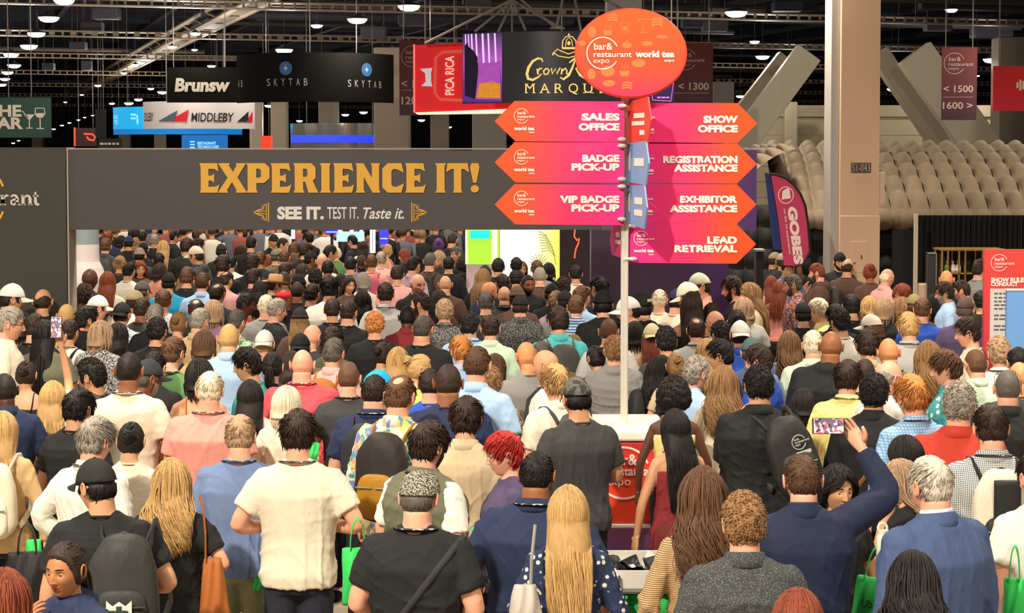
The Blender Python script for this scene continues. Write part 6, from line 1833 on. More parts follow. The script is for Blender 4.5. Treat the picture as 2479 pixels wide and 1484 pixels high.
# ================================================================== the people: x, y of the head top, head width (photo px), hair, hair colour, skin, top, colour, turn; details; whereabouts
PEOPLE = """
20 683 38 sh K 2 tee black 60;Y=17.3 hat=cap hatc=e9e4d6;before the dark portal side panel
102 699 46 fr D 2 tee black 0;;before the dark side panel
213 650 36 bd K 4 tee black 30;;before the white fabric tower
259 656 42 lg R 2 tee cream 0;;beside the white fabric tower
310 634 31 sh K 2 tee white 20;;in the walkway near the white tower
337 598 27 sh K 2 tee char 0;hat=bean hatc=8a7568;under the portal
289 617 33 bn L 2 tee black 0;sex=w;near the white tower
254 575 33 sh B 2 suit char 0;bp=3a3a3c;under the portal end
220 575 24 lw R 2 tee maroon 40;;next to the white tower's top
261 560 23 sh R 2 long navy 0;;
292 570 20 bb K 2 tee pink 20;;
311 570 22 sh K 2 long black 0;hat=bean hatc=2a3350;
327 574 20 lg L 2 tee grey 0;;
344 560 15 sh K 2 tee pink 0;;
346 585 20 sh K 2 tee black 0;hat=cap hatc=1d1d1d;
373 566 23 sh G 2 tee black 0;;
394 581 36 lg Y 2 tee black 0;sex=w hat=band hatc=a8924a;ahead of the white cap
420 558 23 sh K 2 tee black 60;;seen beyond the blond long hair
451 575 33 sm D 2 long black 0;;
476 576 28 sm D 2 long brown 60;;
479 593 44 sh D 2 hoodie char -70;hat=cap hatc=ddc9b4;holding court under the gold lettering's start
535 588 28 sh K 2 tee black 0;hat=cap hatc=2c2a2a;
538 616 49 sm D 2 long black 0;;
384 611 27 sh K 2 long black 0;;
339 631 28 lw R 2 tee brown 160;;
384 636 32 bb D 2 tee salmon 30;;
407 659 36 sh K 2 tee azure 0;hat=cap hatc=1c1c1d g=1.15;facing the portal
394 699 40 sh B 2 tee ltgrey 0;;directly behind the bright blue shirt
341 677 36 sh S 2 tee green 20;hat=cap hatc=5d5650;beside the bright blue shirt
321 700 33 sh D 2 tee white 40;hat=cap hatc=a08f68;beside the white cap wearer
202 686 56 cu D 3 long black 0;sex=w g=1.1;below the white fabric tower
230 712 51 sh D 1 tee white 60;hat=cap hatc=efe9dc;below the white fabric tower
292 729 45 sh D 2 button white 15;hat=capb hatc=2a2625 pat=script g=1.15;among the tall white tower's crowd
341 720 37 sh D 3 tee char 10;;
374 734 35 sh G 2 tee black 0;;
488 659 36 rc B 1 button sky 0;;below the gold letters EX
524 685 38 cr D 2 tee black 20;;below the gold letter X
545 656 33 cr D 2 tee pink 30;ra=phone;
444 664 31 lg L 2 tee brown 10;;
452 645 38 sm B 2 long black 0;;
607 572 26 sh K 2 long black 0;;
609 613 38 sm D 2 long black 0;;
581 593 24 lw D 2 tee pink 60;;
558 617 24 sh K 2 tee white 0;;
159 736 38 bz Y 1 tee tan 0;;beside the dark portal edge
474 723 38 cr D 1 tee black 0;;below the gold letter E
515 726 31 bb C 2 tee mauve 0;;below the gold letter X
589 708 38 sh K 4 tee coral 90;;beside the straw hat wearer
612 649 31 sm D 2 long black 20;;
628 608 29 sm B 2 tee black 0;;
649 616 20 lw R 2 tee maroon 0;;
661 565 17 sh W 2 long black 150;hat=bean hatc=1c1c1e;
680 575 22 sh D 1 tee grey 90;;
712 585 29 sm B 2 tee grey 20;;
667 600 28 sh S 2 tee olive 0;hat=cap hatc=6f6a58;
688 604 24 sh B 1 tee brown 10;;
710 611 23 lg B 2 tee char 0;;
737 586 31 sm D 2 tee black 30;;
748 561 24 sm K 1 long black -40;ra=chin;
795 592 33 sh K 2 tee black 70;;
815 598 23 bn W 2 tee green 0;sex=w;
856 568 22 sh K 1 tee black -60;;before the pale blue screen
879 583 24 lg D 2 tee white 0;;beside the tall light column
935 590 24 bn Y 1 tank pink 60;sex=w;beyond the light column
922 608 23 sh G 1 tee pink 0;;beside the light column
899 615 29 sh B 2 tee salmon 0;bp=c25a72/a8435f;below the light column
848 620 29 sh K 1 long grey 0;;
875 618 20 bb D 2 tee mauve 0;;
961 641 32 sh D 2 tee pink 0;;
982 602 26 lg R 1 long black -70;;
999 618 36 sh K 2 button lav 40;;
1040 611 31 bz S 1 tee brown 20;bp=2e3030;beside the green lit screen
1060 607 27 bb C 2 long black 40;;
1109 595 26 sh S 2 long black -120;gl=1;
1062 575 27 bn P 3 long black 0;sex=w;
1094 562 27 bz D 2 long black 20;;
1124 618 36 af K 3 hoodie black -20;sex=w;in front of the green lit screen
1086 620 24 sh K 2 long black 0;;
1206 624 31 sh K 2 tee black 0;;between the two bright screens
1167 649 42 lg L 2 tee black 20;;in front of the green lit screen
1174 641 28 lg D 2 tee brown 0;;
1218 662 35 sh D 2 tee black -20;;
1078 667 28 bd G 1 tee brown 0;;
1009 662 36 bd G 1 suit black 150;cc=e9e4dc;
879 659 37 bb G 1 tee white 0;;
933 682 41 sh D 1 polo ltgrey 0;ly=1;
797 667 49 sm K 1 tee white 0;cb=6f6450 g=1.1;
753 685 38 sh D 2 tee black 20;;
719 682 31 bz D 3 tee black 0;;
688 700 29 bd K 3 hoodie black 180;hat=band hatc=d8262c gl=1;
661 661 33 sh D 2 tee black 60;hat=fed hatc=c99a6c hatc2=6e5340;
628 677 36 lg K 2 tee tan 0;;
687 657 31 bz D 3 tee maroon 0;;
689 634 33 sh D 2 tee black 20;;
730 637 33 lg D 2 tank black 30;sex=w;
722 662 36 sh K 2 long black 0;hat=bean hatc=141414;
793 629 29 sh K 3 long black 0;;
748 606 26 sh K 3 tee black 60;hat=cap hatc=19191b;
779 613 27 bd Y 1 tee cream 0;;
763 648 31 cu K 3 long black 0;;
843 667 22 lg D 2 tee brown 150;;
825 662 31 xl K 2 long black 0;;
877 703 42 lw K 3 tee black 0;;
1022 705 49 cu D 1 tee maroon -80;beard=D ra=chin;in profile below the gold T
1076 723 46 cu C 1 button grey 0;pat=bw ly=1 g=1.1;below the gold T
1173 677 38 bd D 5 suit navy 60;cc=ece6de hp=-25;bowing the head before the white screen
1176 705 38 sh S 1 tee char 0;;
1221 693 33 bd D 1 button char 0;ly=1;
642 713 37 sh W 1 tee grey 10;;
665 721 23 sh G 1 tee black 60;;
804 721 35 sh D 2 tee black 0;ly=1;
842 726 42 sh D 1 long black 20;ly=1 g=1.15;below the light column
1062 702 28 bb D 2 tee brown 0;;
1250 622 19 sh K 2 tee black 0;;
1262 631 19 lg B 2 tee black 170;;
1300 629 22 sh B 2 tee grey 0;;before the yellow end of the lit screen
1328 636 29 bb K 2 tee black 0;;before the yellow end of the lit screen
1307 646 31 bz G 1 tee brown 0;;before the white lit screen
1394 641 18 sh K 2 tee white 0;;below the orange neon squiggle
1250 649 24 sh K 2 long black 0;hat=flat hatc=161616;
1276 664 33 bz K 3 suit black 160;beard=K cc=e9e4dc;facing the camera
1363 670 36 cu D 2 tee black 0;;
1455 667 36 sh K 1 tee black -40;;before the purple panel beside the pole
1336 684 19 sh K 2 long black 0;hat=cap hatc=1a1a1a;
1252 690 26 sh D 2 tee brown 0;hat=bean hatc=6d5a4a;
1259 711 38 sh D 1 button grey 0;hat=cap hatc=29241f pat=tweed g=1.2;with broad shoulders
1345 703 42 sm C 1 tee lav 20;sex=w;
1405 690 35 sh B 1 button sky 30;Y=19.2 g=1.1;
1394 713 33 sh B 1 polo sky 10;pat=band;
1460 700 51 sm K 1 hoodie black 0;hat=bean hatc=22211f;close beside the steel pole
1430 695 23 lg L 2 tee brown -60;;
1558 711 45 sh K 1 hoodie black -40;Y=18.0 hat=peak hatc=23241f g=1.1;
1529 714 23 sh K 1 tee white -90;Y=17.4 hat=cap hatc=f0eadf;
1596 700 33 sh W 1 long cream 10;cb=2c2620 g=1.2;
1637 695 41 sh K 1 tee cream 40;Y=18.9 hat=cap hatc=2a2a48 g=1.1;
1680 676 45 sh K 1 tee tan -70;Y=18.3 hat=cap hatc=e4e2c8 hp=-18;
1700 657 38 sh D 1 button salmon -100;Y=19.6 hat=cap hatc=dcdcc0 pat=paisley;
1780 666 46 sm D 1 tee black -85;beard=K;in profile before the purple panel
1823 682 28 lg L 1 tee beige -80;sex=w;beside the tall black stand
1675 705 42 lg D 2 tank black 0;Y=17.75 sex=w;
1724 734 36 cu D 2 tee black 0;;
1803 720 38 bb C 1 tee ltgrey -20;;
1368 700 24 sh K 2 tee grey 0;hat=cap hatc=24211f;
1904 629 28 sh K 2 polo slate 170;hy=0;smiling under the pink feather flag
1927 622 28 lg B 2 tee black 0;;under the pink feather flag
1872 608 29 sh D 2 tee black 60;hat=cap hatc=8a775c;behind the tall black stand
1893 611 20 sh D 2 tee black 0;hat=cap hatc=9c7f74;
1925 662 46 sh S 1 button purple -85;beard=S pat=paisley;in profile under the pink flag
1983 636 38 sh R 1 hoodie brown -75;beard=B ra=chin bp=35302e g=1.1;in profile beside the tan column
2032 608 29 sh K 1 tee black 175;Y=26.2 hat=capb hatc=1d1d1d beard=D gl=1;before the tan column
2051 626 33 fr D 2 long brown 30;;bending before the tan column
2107 636 36 bn R 3 long brown 0;sex=w;beside the tan column hatch
2144 650 36 fr W 1 button pink 60;gl=1;beside the tan column
2172 680 33 sm R 1 tee black 130;hp=-25;looking down near the pale post
2293 654 32 bd O 5 tee black 0;;below the bottle shelf
2293 681 47 sm D 1 button sky -80;gl=1 beard=G;in profile below the bottle shelf
2334 677 36 sh D 1 tee black -70;;below the bottle shelf
2370 626 38 sm D 1 tee grey 60;Y=23.8 g=1.1;beside the red rules sign
2336 716 47 sh S 1 tee purple 20;hat=cap hatc=5d4b42 g=1.15;near the red rules sign
2377 703 26 sh K 2 tee black 0;ra=up;raising a phone beside the red rules sign
1868 667 33 lg R 3 tee pink 0;sex=w;beside the tall black stand
1886 679 23 lg R 3 tank salmon 20;sex=w;
1989 721 49 sm W 1 polo yellow -85;gl=1;
2062 711 44 sh K 2 tee black 0;;
1945 729 33 sh K 2 long black 0;hat=cap hatc=1f2322;
2106 716 36 bb Y 1 tee char 0;;
2139 721 36 bb C 1 tee black 20;;
2189 719 38 bb L 2 tee beige -40;;
2215 709 28 sh B 2 tee brown 0;hat=cap hatc=8d8052;
2233 721 38 sh B 1 tee royal 20;;
2024 735 36 sm K 2 hoodie black 0;;
14 740 33 sh G 1 button cream 80;Y=15.0 gl=1;at the picture edge, in profile
47 755 26 bb K 2 tank white 0;Y=16.7 sex=w;
81 758 37 sh D 1 long black 10;Y=16.2 g=1.1 ly=1;beside the long braids
105 773 35 br K 3 tee olive 0;Y=15.55 sex=w g=1.35;beside the raised bare arm
165 773 51 sh D 2 tee white 15;Y=16.7 bp=2b2d2c ly=1;beside the raised bare arm
202 740 50 sm K 2 suit black 50;Y=17.2 cc=222222;
239 776 32 bb C 1 button ltgrey 20;pat=bw;
284 780 46 xl K 2 tee char 0;sex=w;over the white printed shirt
378 767 51 cu K 2 tee black 10;;
430 753 46 bn L 1 tee khaki 10;sex=w;
479 745 47 sh G 1 polo tan 30;g=1.1;
492 799 58 bb B 2 tee tan 0;;
553 784 51 bz Y 1 button sky 0;g=1.1;with bare scalp and broad shoulders
607 839 49 sm K 2 tee turq -85;;in profile beside a sleek ponytail
569 748 42 sh S 1 button mint 30;pat=floral;
414 814 59 sh B 1 tee green 25;ly=1;
310 853 61 bz K 3 tee cream 0;ly=1;beside the tilted black cap
348 865 73 sh S 3 tee cream 50;hat=cap hatc=35363a beard=G bp=5e6258/3d5a3e g=1.1;wearing a white earpiece
228 865 77 cu K 2 long char -75;g=1.1;in profile beside the braids
481 868 74 bb K 2 tank orange 0;sex=w g=1.1;beside the pink shirt
506 899 63 sh W 1 tee salmon 0;g=1.35 ly=1 hi=1;broad shouldered
61 871 52 bn D 2 tank black 0;sex=w gl=up hi=1 g=1.1;with a bare back
125 922 56 xl Y 2 tee cream 0;sex=w ra=high hi=1;holding a phone up high
184 940 73 sm K 2 tee black 25;hi=1 g=1.1;below the raised bare arm
223 1009 85 sm G 1 button white 30;hi=1 ly=1 la=hip g=1.15;beside the black cap wearer
315 1020 69 bn K 2 knit cream 0;sex=w hi=1;above the curly blond hair
13 904 29 bz K 4 polo navy -30;;beside the bare back
580 1004 73 sh C 1 long slate 0;hi=1 ly=1 bc=8a8a6a g=1.15;with khaki trousers
604 919 69 xl K 2 tee cream 0;sex=w hi=1;beside the platinum bob
3 996 38 xl Y 1 long tan 0;sex=w hi=1 bp=e2d6bc/efe6d2;at the picture edge
369 850 33 sh K 2 long black 10;;
639 796 42 sh Y 1 tee ltgrey 0;hat=capb hatc=d9d3c6;
658 850 60 pt K 1 tee char 0;sex=w;
725 743 45 lg L 2 tee brown 0;hat=bean hatc=2a241f;
752 786 42 bd R 1 tee char 30;;
726 804 46 sh K 2 tee olive 0;hat=capb hatc=1f1f20 bp=2e322f;
802 790 46 sm D 2 tee olive 10;;
805 817 51 sh S 2 button pink 20;bp=b4662a/d87f33;
907 753 49 cu O 1 tee black 0;g=1.15;above the red sunglasses
1022 762 51 rc S 2 long black 20;g=1.35;
986 740 26 bz K 4 polo maroon 0;;
1137 755 49 cu K 2 button sky 10;g=1.35 ly=1;
1187 762 45 sh D 1 button mint 0;;
1118 812 52 sm O 1 button sky -20;;
1153 837 67 rc B 1 polo sky 15;;
963 839 61 lg Y 1 tee khaki 0;sex=w gl=red;
1008 855 64 bn Y 1 tee lime 70;sex=w;
925 825 37 bn D 2 tee black 30;sex=w;
731 846 54 bd R 1 tee coral 0;gl=1 g=1.35 ly=1 hi=1;towering over a platinum bob
843 878 52 bz B 1 tee char 0;ly=1;beside the tan backpack
906 891 49 sh K 2 tee char 60;hat=cap hatc=2ba7e0;
904 906 52 rc D 1 polo navy 10;ly=1 bp=2a2d33 hi=1 g=1.25;
964 908 67 cr B 1 button cream 20;pat=leafy bp=2c2824/a8761f hi=1 g=1.15 bc=2c2c30;in a bright tropical print
1085 881 64 bz D 3 long navy 0;hi=1 g=1.25;with a high collar
1185 885 63 cu L 1 button beige 0;pat=bw ly=1 hi=1;
1127 959 74 sm D 1 button beige 10;hi=1;above the red haired profile
689 935 65 bb W 1 knit cream 20;sex=w hi=1;below the coral shirt
721 991 88 sm D 1 tee cream 0;hi=1 ly=1 la=wing ra=wing bc=2b2d38 g=1.1;standing with both elbows bent
1030 1018 90 sm D 1 vest olive 40;hi=1 la=bent ra=bent beard=D uc=e9e2d4 g=1.2 ly=1;with white sleeves
1232 1042 59 sm X 1 long purple -100;sex=w gl=1 hi=1 g=1.2;in profile
1040 891 28 rc D 1 tee royal 0;;
1197 855 33 lg B 2 tee sky 10;;
705 848 38 lg D 2 tee brown 0;sex=w;
1353 740 58 sm D 2 button turq -10;bp=3f4038/6b5a44 g=1.15;above the long highlighted hair
1473 771 47 bz B 1 tee ltgrey 10;;
1488 812 45 cu L 1 hoodie grey 0;Y=15.1 hi=1 g=1.1;close beside the steel pole
1446 835 46 bn K 2 tee black -30;sex=w;
1389 809 52 lg L 1 tee black 0;sex=w;below the turquoise shirt
1312 825 50 sh S 1 tee char 0;;
1278 827 28 bd O 5 tee grey -20;gl=1;
1330 846 67 bd G 2 button white -70;bp=2c2c2c hi=1;in profile
1350 880 70 sm Y 1 polo cream -30;bp=4a4a48 hi=1 g=1.1;below the bald profile
1400 909 77 sh K 2 tee char -20;hat=cap hatc=6a665e hatp=camo hi=1 ra=hold g=1.1;before the red counter
1537 778 29 bb K 2 tee cream 0;;beside the steel pole
1549 758 44 lg Y 1 tee cream 0;sex=w;beside the steel pole
1579 780 42 lg R 2 tank pink 0;hat=capb hatc=e6d5a8 sex=w;
1614 789 51 cu K 2 tee char 0;;
1686 768 42 cr D 1 polo ltgrey 0;ly=1;
1737 752 42 bd R 1 button sky -45;;
1750 776 49 cu K 2 tee black -20;;
1793 773 49 sh D 1 polo royal 0;hat=capb hatc=f1ece2;
1785 748 49 bn K 2 tee char 0;sex=w;
1820 814 46 sh S 1 button slate 0;hat=cap hatc=4f6a6c;
1752 819 68 sm K 2 tee black -70;Y=14.5;beside the cream top with caramel streaks
1709 818 38 lg Y 1 tee white 20;;
1680 860 55 cu G 1 button sky 50;Y=13.6 sex=w;
1636 853 56 bn L 1 tee beige 0;Y=14.95 sex=w;
1592 860 77 lw K 3 tee black 75;Y=15.05 sex=w hi=1 bp=2a2a2a;in profile beside the steel pole
1632 908 77 af K 4 tank yellow 0;sex=w hi=1;before the counter
1752 886 68 lw L 2 tee cream 10;sex=w hi=1;with caramel streaks
1839 883 61 cu K 2 button black 0;Y=11.9 ra=chin la=chin bp=2d2d2b/3a3a36 hi=1 g=1.35;carrying a big backpack slung sideways
1639 990 73 xl K 2 dress maroon -15;sex=w bottom=dress bc=6b2f2a hi=1;with bare arms by the red counter
1846 832 46 sm D 1 tee royal -60;;
1912 801 55 lw L 1 button sky 0;sex=w;
1968 799 51 sh W 1 button mint 10;g=1.15;
2011 801 60 bd K 3 hoodie black 20;g=1.35 hi=1;with the hood down
2037 745 52 cu K 2 tee white -20;;
2116 758 50 bb B 2 tee white -60;hat=cap hatc=efe7d4 sex=w;
2102 796 60 sm D 2 polo beige 0;;
2201 755 55 sm Y 1 button ltgrey 0;ly=1 g=1.15;beside the young person filming
2153 818 51 bd O 5 long olive 0;g=1.15 ly=1;
2249 825 65 lw L 1 tee beige 0;sex=w;
2300 845 78 sm B 1 button teal -75;pat=star hi=1 g=1.15;in profile with dotted print
2352 766 64 sm D 1 tee cream -75;ra=phone;filming with a dark phone
2366 845 50 bz B 1 polo mint -10;;
2421 814 60 cu C 1 button white 0;ly=1;
2468 840 38 sh K 2 tee black 0;;below the blue panel
2441 896 65 bz S 1 polo black 10;gl=up hi=1 g=1.2;
2471 876 33 bd O 5 tee char 0;;
2322 924 77 cu G 1 polo red 20;hi=1 g=1.3;
2402 976 79 sh D 1 button white 0;pat=check bp=d8cfb8/2a2a2c hi=1 ly=1 g=1.1;
2213 906 72 sm O 1 button sky -20;pat=bluecheck gl=1 hi=1 ly=1;
2116 904 69 cu K 2 suit black 15;hi=1 cc=2a2a2e g=1.2 cb=8a5a30;with a tan leather strap
2052 871 64 sm D 1 button yellow 20;hi=1 ly=1 g=1.1;
2144 873 41 fr G 1 button white 60;gl=1;
2092 868 33 bz D 1 tee brown 20;;
1946 940 58 bb K 2 tee black 0;Y=13.3;beside the sideways backpack
2201 1055 77 bb K 2 tank char -30;sex=w hi=1;behind the white haired head
248 1104 95 sh K 2 tee black -4;hat=cap hatc=2b2a28 hi=1 hy=-48 ra=wing bp=343432 bpbadge=1 g=1.15;with a black backpack bearing a crest
412 1112 85 lw Y 1 tee black 0;sex=w hi=1 ra=wing bc=e0dac8 g=1.1;in white trousers
164 1306 95 pt D 6 hoodie navy -158;sex=w hi=1 ra=chin ly=1 hp=-2;smiling towards the camera
5 1381 85 lw R 2 tee black 0;sex=w hi=1;in the picture's lower corner
1011 1131 100 fr S 1 tee black 10;hat=flat hatc=cfc4ab hatp=grid hi=1 gl=1 ly=1 cb=343434 ra=bent la=bent g=1.25;with a strap across the back
1298 1092 86 rc K 3 polo navy 10;hi=1 ly=1 la=out ra=out g=1.35;beside the woven flat cap
1376 1176 102 xl Y 1 knit navy 0;sex=w pat=spots hi=1 sleeve=.96;with a silver grey bag
1705 1132 120 lw B 2 knit tan 0;sex=w pat=stripe hi=1 sleeve=.96;beside the pale bin
1803 1191 113 cu L 1 polo char 0;pat=dots hi=1 g=1.2;beside the striped sweater
1946 1101 90 rc B 1 suit navy 0;ra=photo pat=fine hi=1 g=1.15 cc=2a3350;filming with an arm up
2021 1121 69 lw K 2 tee black 160;sex=w hi=1;facing back beside the filming person
2263 1104 102 sh H 1 suit bsuit -28;hi=1 g=1.25 cc=dfe4ec;beside the curly sandy profile
2195 1112 67 lw C 1 long black -85;sex=w hi=1;in profile beside the white haired head
2213 1329 123 lw K 2 button blue 10;sex=w hi=1 g=1.1 hp=-25;at the picture bottom
1932 1429 120 bb R 2 tee black 10;sex=w hi=1;at the bottom edge
2516 1094 97 sh D 1 tee white -20;Y=9.0 hi=1 bc=8fa3b4 g=1.2;mostly cut off by the picture edge
"""
CLR = dict(black=('232324', 'black'), char=('40403f', 'charcoal'), grey=('8b8985', 'grey'), ltgrey=('b8b5b0', 'light grey'), white=('e9e2d4', 'white'), cream=('e6d9bf', 'cream'), beige=('cbb592', 'beige'), tan=('c9a777', 'tan'),
    khaki=('a08b66', 'khaki'), olive=('6d6c56', 'olive'), green=('5f8a52', 'green'), mint=('cfe3c6', 'mint'), teal=('3f8f92', 'teal'), turq=('4fb3b4', 'turquoise'), sky=('a9c6e6', 'light blue'), blue=('5c86c0', 'denim blue'),
    royal=('2f55b8', 'royal blue'), navy=('2a3350', 'navy'), slate=('6f82a8', 'greyish blue'), purple=('564a66', 'purple'), pink=('e8a9a4', 'pink'), salmon=('e8998a', 'salmon'), coral=('e0525a', 'coral red'), red=('bf3d2c', 'red'), maroon=('8a2f33', 'maroon'),
    orange=('d8823a', 'orange'), yellow=('ead98a', 'pale yellow'), lime=('c5d065', 'yellow green'), brown=('5f463c', 'brown'), mauve=('9a6f92', 'mauve'), lav=('b89ab0', 'lavender'), bsuit=('48587c', 'blue'), azure=('2b9ac4', 'bright blue'))
HAIRW = dict(K='black', D='dark brown', B='brown', L='light brown', Y='blond', W='white', G='grey', S='dark grey', R='reddish', O='ginger', X='bright red', P='purple', C='sandy', H='greyish white')
STYW = dict(sh='short', sm='tousled', cu='curly', af='big curly', bz='cropped', cr='thinning', rc='receding', lg='long', lw='long wavy', xl='very long', bb='bobbed', bn='pinned up', pt='ponytailed', br='braided', fr='balding')
TOPW = dict(tee='T-shirt', long='sweater', polo='polo', button='shirt', suit='jacket', tank='strap top', hoodie='hoodie', vest='vest', dress='dress', knit='knit top')
HATW = dict(cap='cap', capb='backward cap', bean='beanie', flat='flat cap', fed='straw hat', band='head band', peak='badged cap')
PATW = dict(check='checked', bluecheck='checked', fine='fine checked', stripe='striped', band='banded', spots='spotted', dots='dotted', bw='mottled', floral='floral', paisley='patterned', script='scribble print', leafy='tropical', star='dotted', tweed='tweed', grid='woven', camo='')
def hue_word(h):
    r, g, b = [int(h[i:i + 2], 16) for i in (0, 2, 4)]
    mx, mn = max(r, g, b), min(r, g, b)
    if mx < 75: return 'black'
    if mx - mn < 22: return 'grey' if mx < 200 else 'white'
    if mx > 205 and mn > 165: return 'cream'
    if r == mx: return 'red' if g < 90 and r > 170 else ('brown' if mx < 130 else 'tan')
    return 'blue' if b == mx else 'olive'

WIDTH = dict(sh=.176, sm=.196, cu=.200, af=.27, lg=.196, lw=.206, xl=.200, bb=.204, bd=.160, bz=.166, fr=.172, cr=.175, rc=.172, bn=.18, pt=.19, br=.196)
LANDMARK = ((235, 'by the white fabric tower'), (350, 'past the white fabric tower'), (480, 'before the gold lettering begins'), (530, 'below the first gold E'), (596, 'below the gold X'), (652, 'below the gold P'), (705, 'below the second gold E'), (770, 'below the gold R'),
    (800, 'below the first gold I'), (857, 'below the third gold E'), (920, 'below the gold N'), (978, 'below the gold C'), (1030, 'below the last gold E'), (1078, 'below the second gold I'), (1135, 'below the gold T'), (1160, 'below the gold exclamation mark'),
    (1210, 'before the green lit screen'), (1357, 'before the white lit screen'), (1452, 'below the orange neon'), (1520, 'beside the steel pole'), (1826, 'before the purple panel'), (1970, 'under the pink flag'), (2140, 'before the numbered column'), (2280, 'by the pale post'), (2393, 'under the bottle shelf'), (9999, 'by the red rules sign'))

def parse_people():
    out = []
    for l in PEOPLE.strip().split('\n'):
        a, o, tail = l.split(';')
        f = a.split()
        d = dict(x=int(f[0]), y=int(f[1]), hw=int(f[2]), hair=f[3], hc=f[4], skin=f[5], top=f[6], tc=CLR[f[7]][0], tcw=CLR[f[7]][1], yaw=float(f[8]), tail=tail)
        for q in o.split():
            k, v = q.split('=')
            d[k] = v if k in ('hat', 'hatc', 'hatc2', 'hatp', 'pat', 'bp', 'cb', 'cc', 'uc', 'bc', 'sex', 'la', 'ra', 'beard', 'hairx', 'bottom', 'gl') else float(v)
        if d['hair'] in ('lg', 'lw', 'xl', 'bb', 'br') and 'sex' not in d and d['hc'] != 'C': d['sex'] = 'w'
        d.setdefault('sex', 'm')
        if d.get('gl') == '1': d['gl'] = 'on'
        d['hi'] = bool(d.get('hi'))
        out.append(d)
    return out

def settle(P):
    """distance and height of everybody: the head top fixes the sight line, the head width the distance; then nobody may stand inside another"""
    for d in P:
        hat = d.get('hat')
        w = WIDTH[d['hair']] if not hat else (.195 if hat != 'fed' else .20)
        c = abs(math.cos(math.radians(d['yaw']))); w = w * c + (w + .045) * (1 - c)
        s0 = d['hw'] / w
        base = 1.77 if d['sex'] == 'm' else 1.66
        if hat: base += .03
        if d['hair'] == 'af': base += .05
        lo, hi_ = (1.60, 1.93) if d['sex'] == 'm' else (1.50, 1.80)
        est = CAM_H - (d['y'] - HORIZON) / s0
        h = .5 * base + .5 * min(hi_, max(lo, est))
        r = ray(d['x'], d['y'])
        d['r'] = r
        d['Y'] = (h - CAM_H) / r.z * r.y
        d['Ymin'] = (hi_ + .04 - CAM_H) / r.z * r.y; d['Ymax'] = (lo - .05 - CAM_H) / r.z * r.y
        d['Ymin'], d['Ymax'] = min(d['Ymin'], d['Ymax']), max(d['Ymin'], d['Ymax'])
        if d['x'] < 176: d['Ymax'] = min(d['Ymax'], 17.6); d['Ymin'] = min(d['Ymin'], 17.1)
        if 1440 < d['x'] < 1835: d['Ymax'] = min(d['Ymax'], 19.8); d['Ymin'] = min(d['Ymin'], 19.7)
        if d['x'] > 2380: d['Ymax'] = min(d['Ymax'], 16.0)
        if 'Y' in d and isinstance(d.get('Yfix'), float): pass
        d['Y'] = min(d['Ymax'], max(d['Ymin'], d['Y']))
    for d in P:
        if 'pin' in d: d['Y'] = d['Ymin'] = d['Ymax'] = d['pin']
    n = len(P)
    for it in range(160):
        X = np.array([d['r'].x / d['r'].y * d['Y'] for d in P]); Y = np.array([d['Y'] for d in P])
        g = np.array([.235 + .06 * (d.get('g', 1) - 1) / .35 + (.03 if d['hi'] else 0) + (.03 if d.get('bp') else 0) for d in P])
        mv = np.zeros(n)
        for i in range(n):
            dx = X - X[i]; dy = Y - Y[i]; D = g + g[i]
            near = (np.abs(dx) < D) & (np.abs(dy) < D)
            for j in np.nonzero(near)[0]:
                if j <= i: continue
                dist = math.hypot(dx[j], dy[j])
                if dist < D[j]:
                    need = math.sqrt(max(0, D[j] ** 2 - dx[j] ** 2)) - abs(dy[j])
                    sgn = 1 if (dy[j] > 0 or (dy[j] == 0 and P[j]['y'] < P[i]['y'])) else -1
                    mv[i] -= sgn * need * .3; mv[j] += sgn * need * .3
        if np.abs(mv).max() < .005: break
        for i, d in enumerate(P):
            d['Y'] = min(d['Ymax'], max(d['Ymin'], d['Y'] + float(np.clip(mv[i], -.2, .2))))
        # the tray and the counter need their own room
    for d in P:
        p = Vector((0, 0, CAM_H)) + d['r'] * (d['Y'] / d['r'].y)
        d['X'] = p.x; d['h'] = p.z

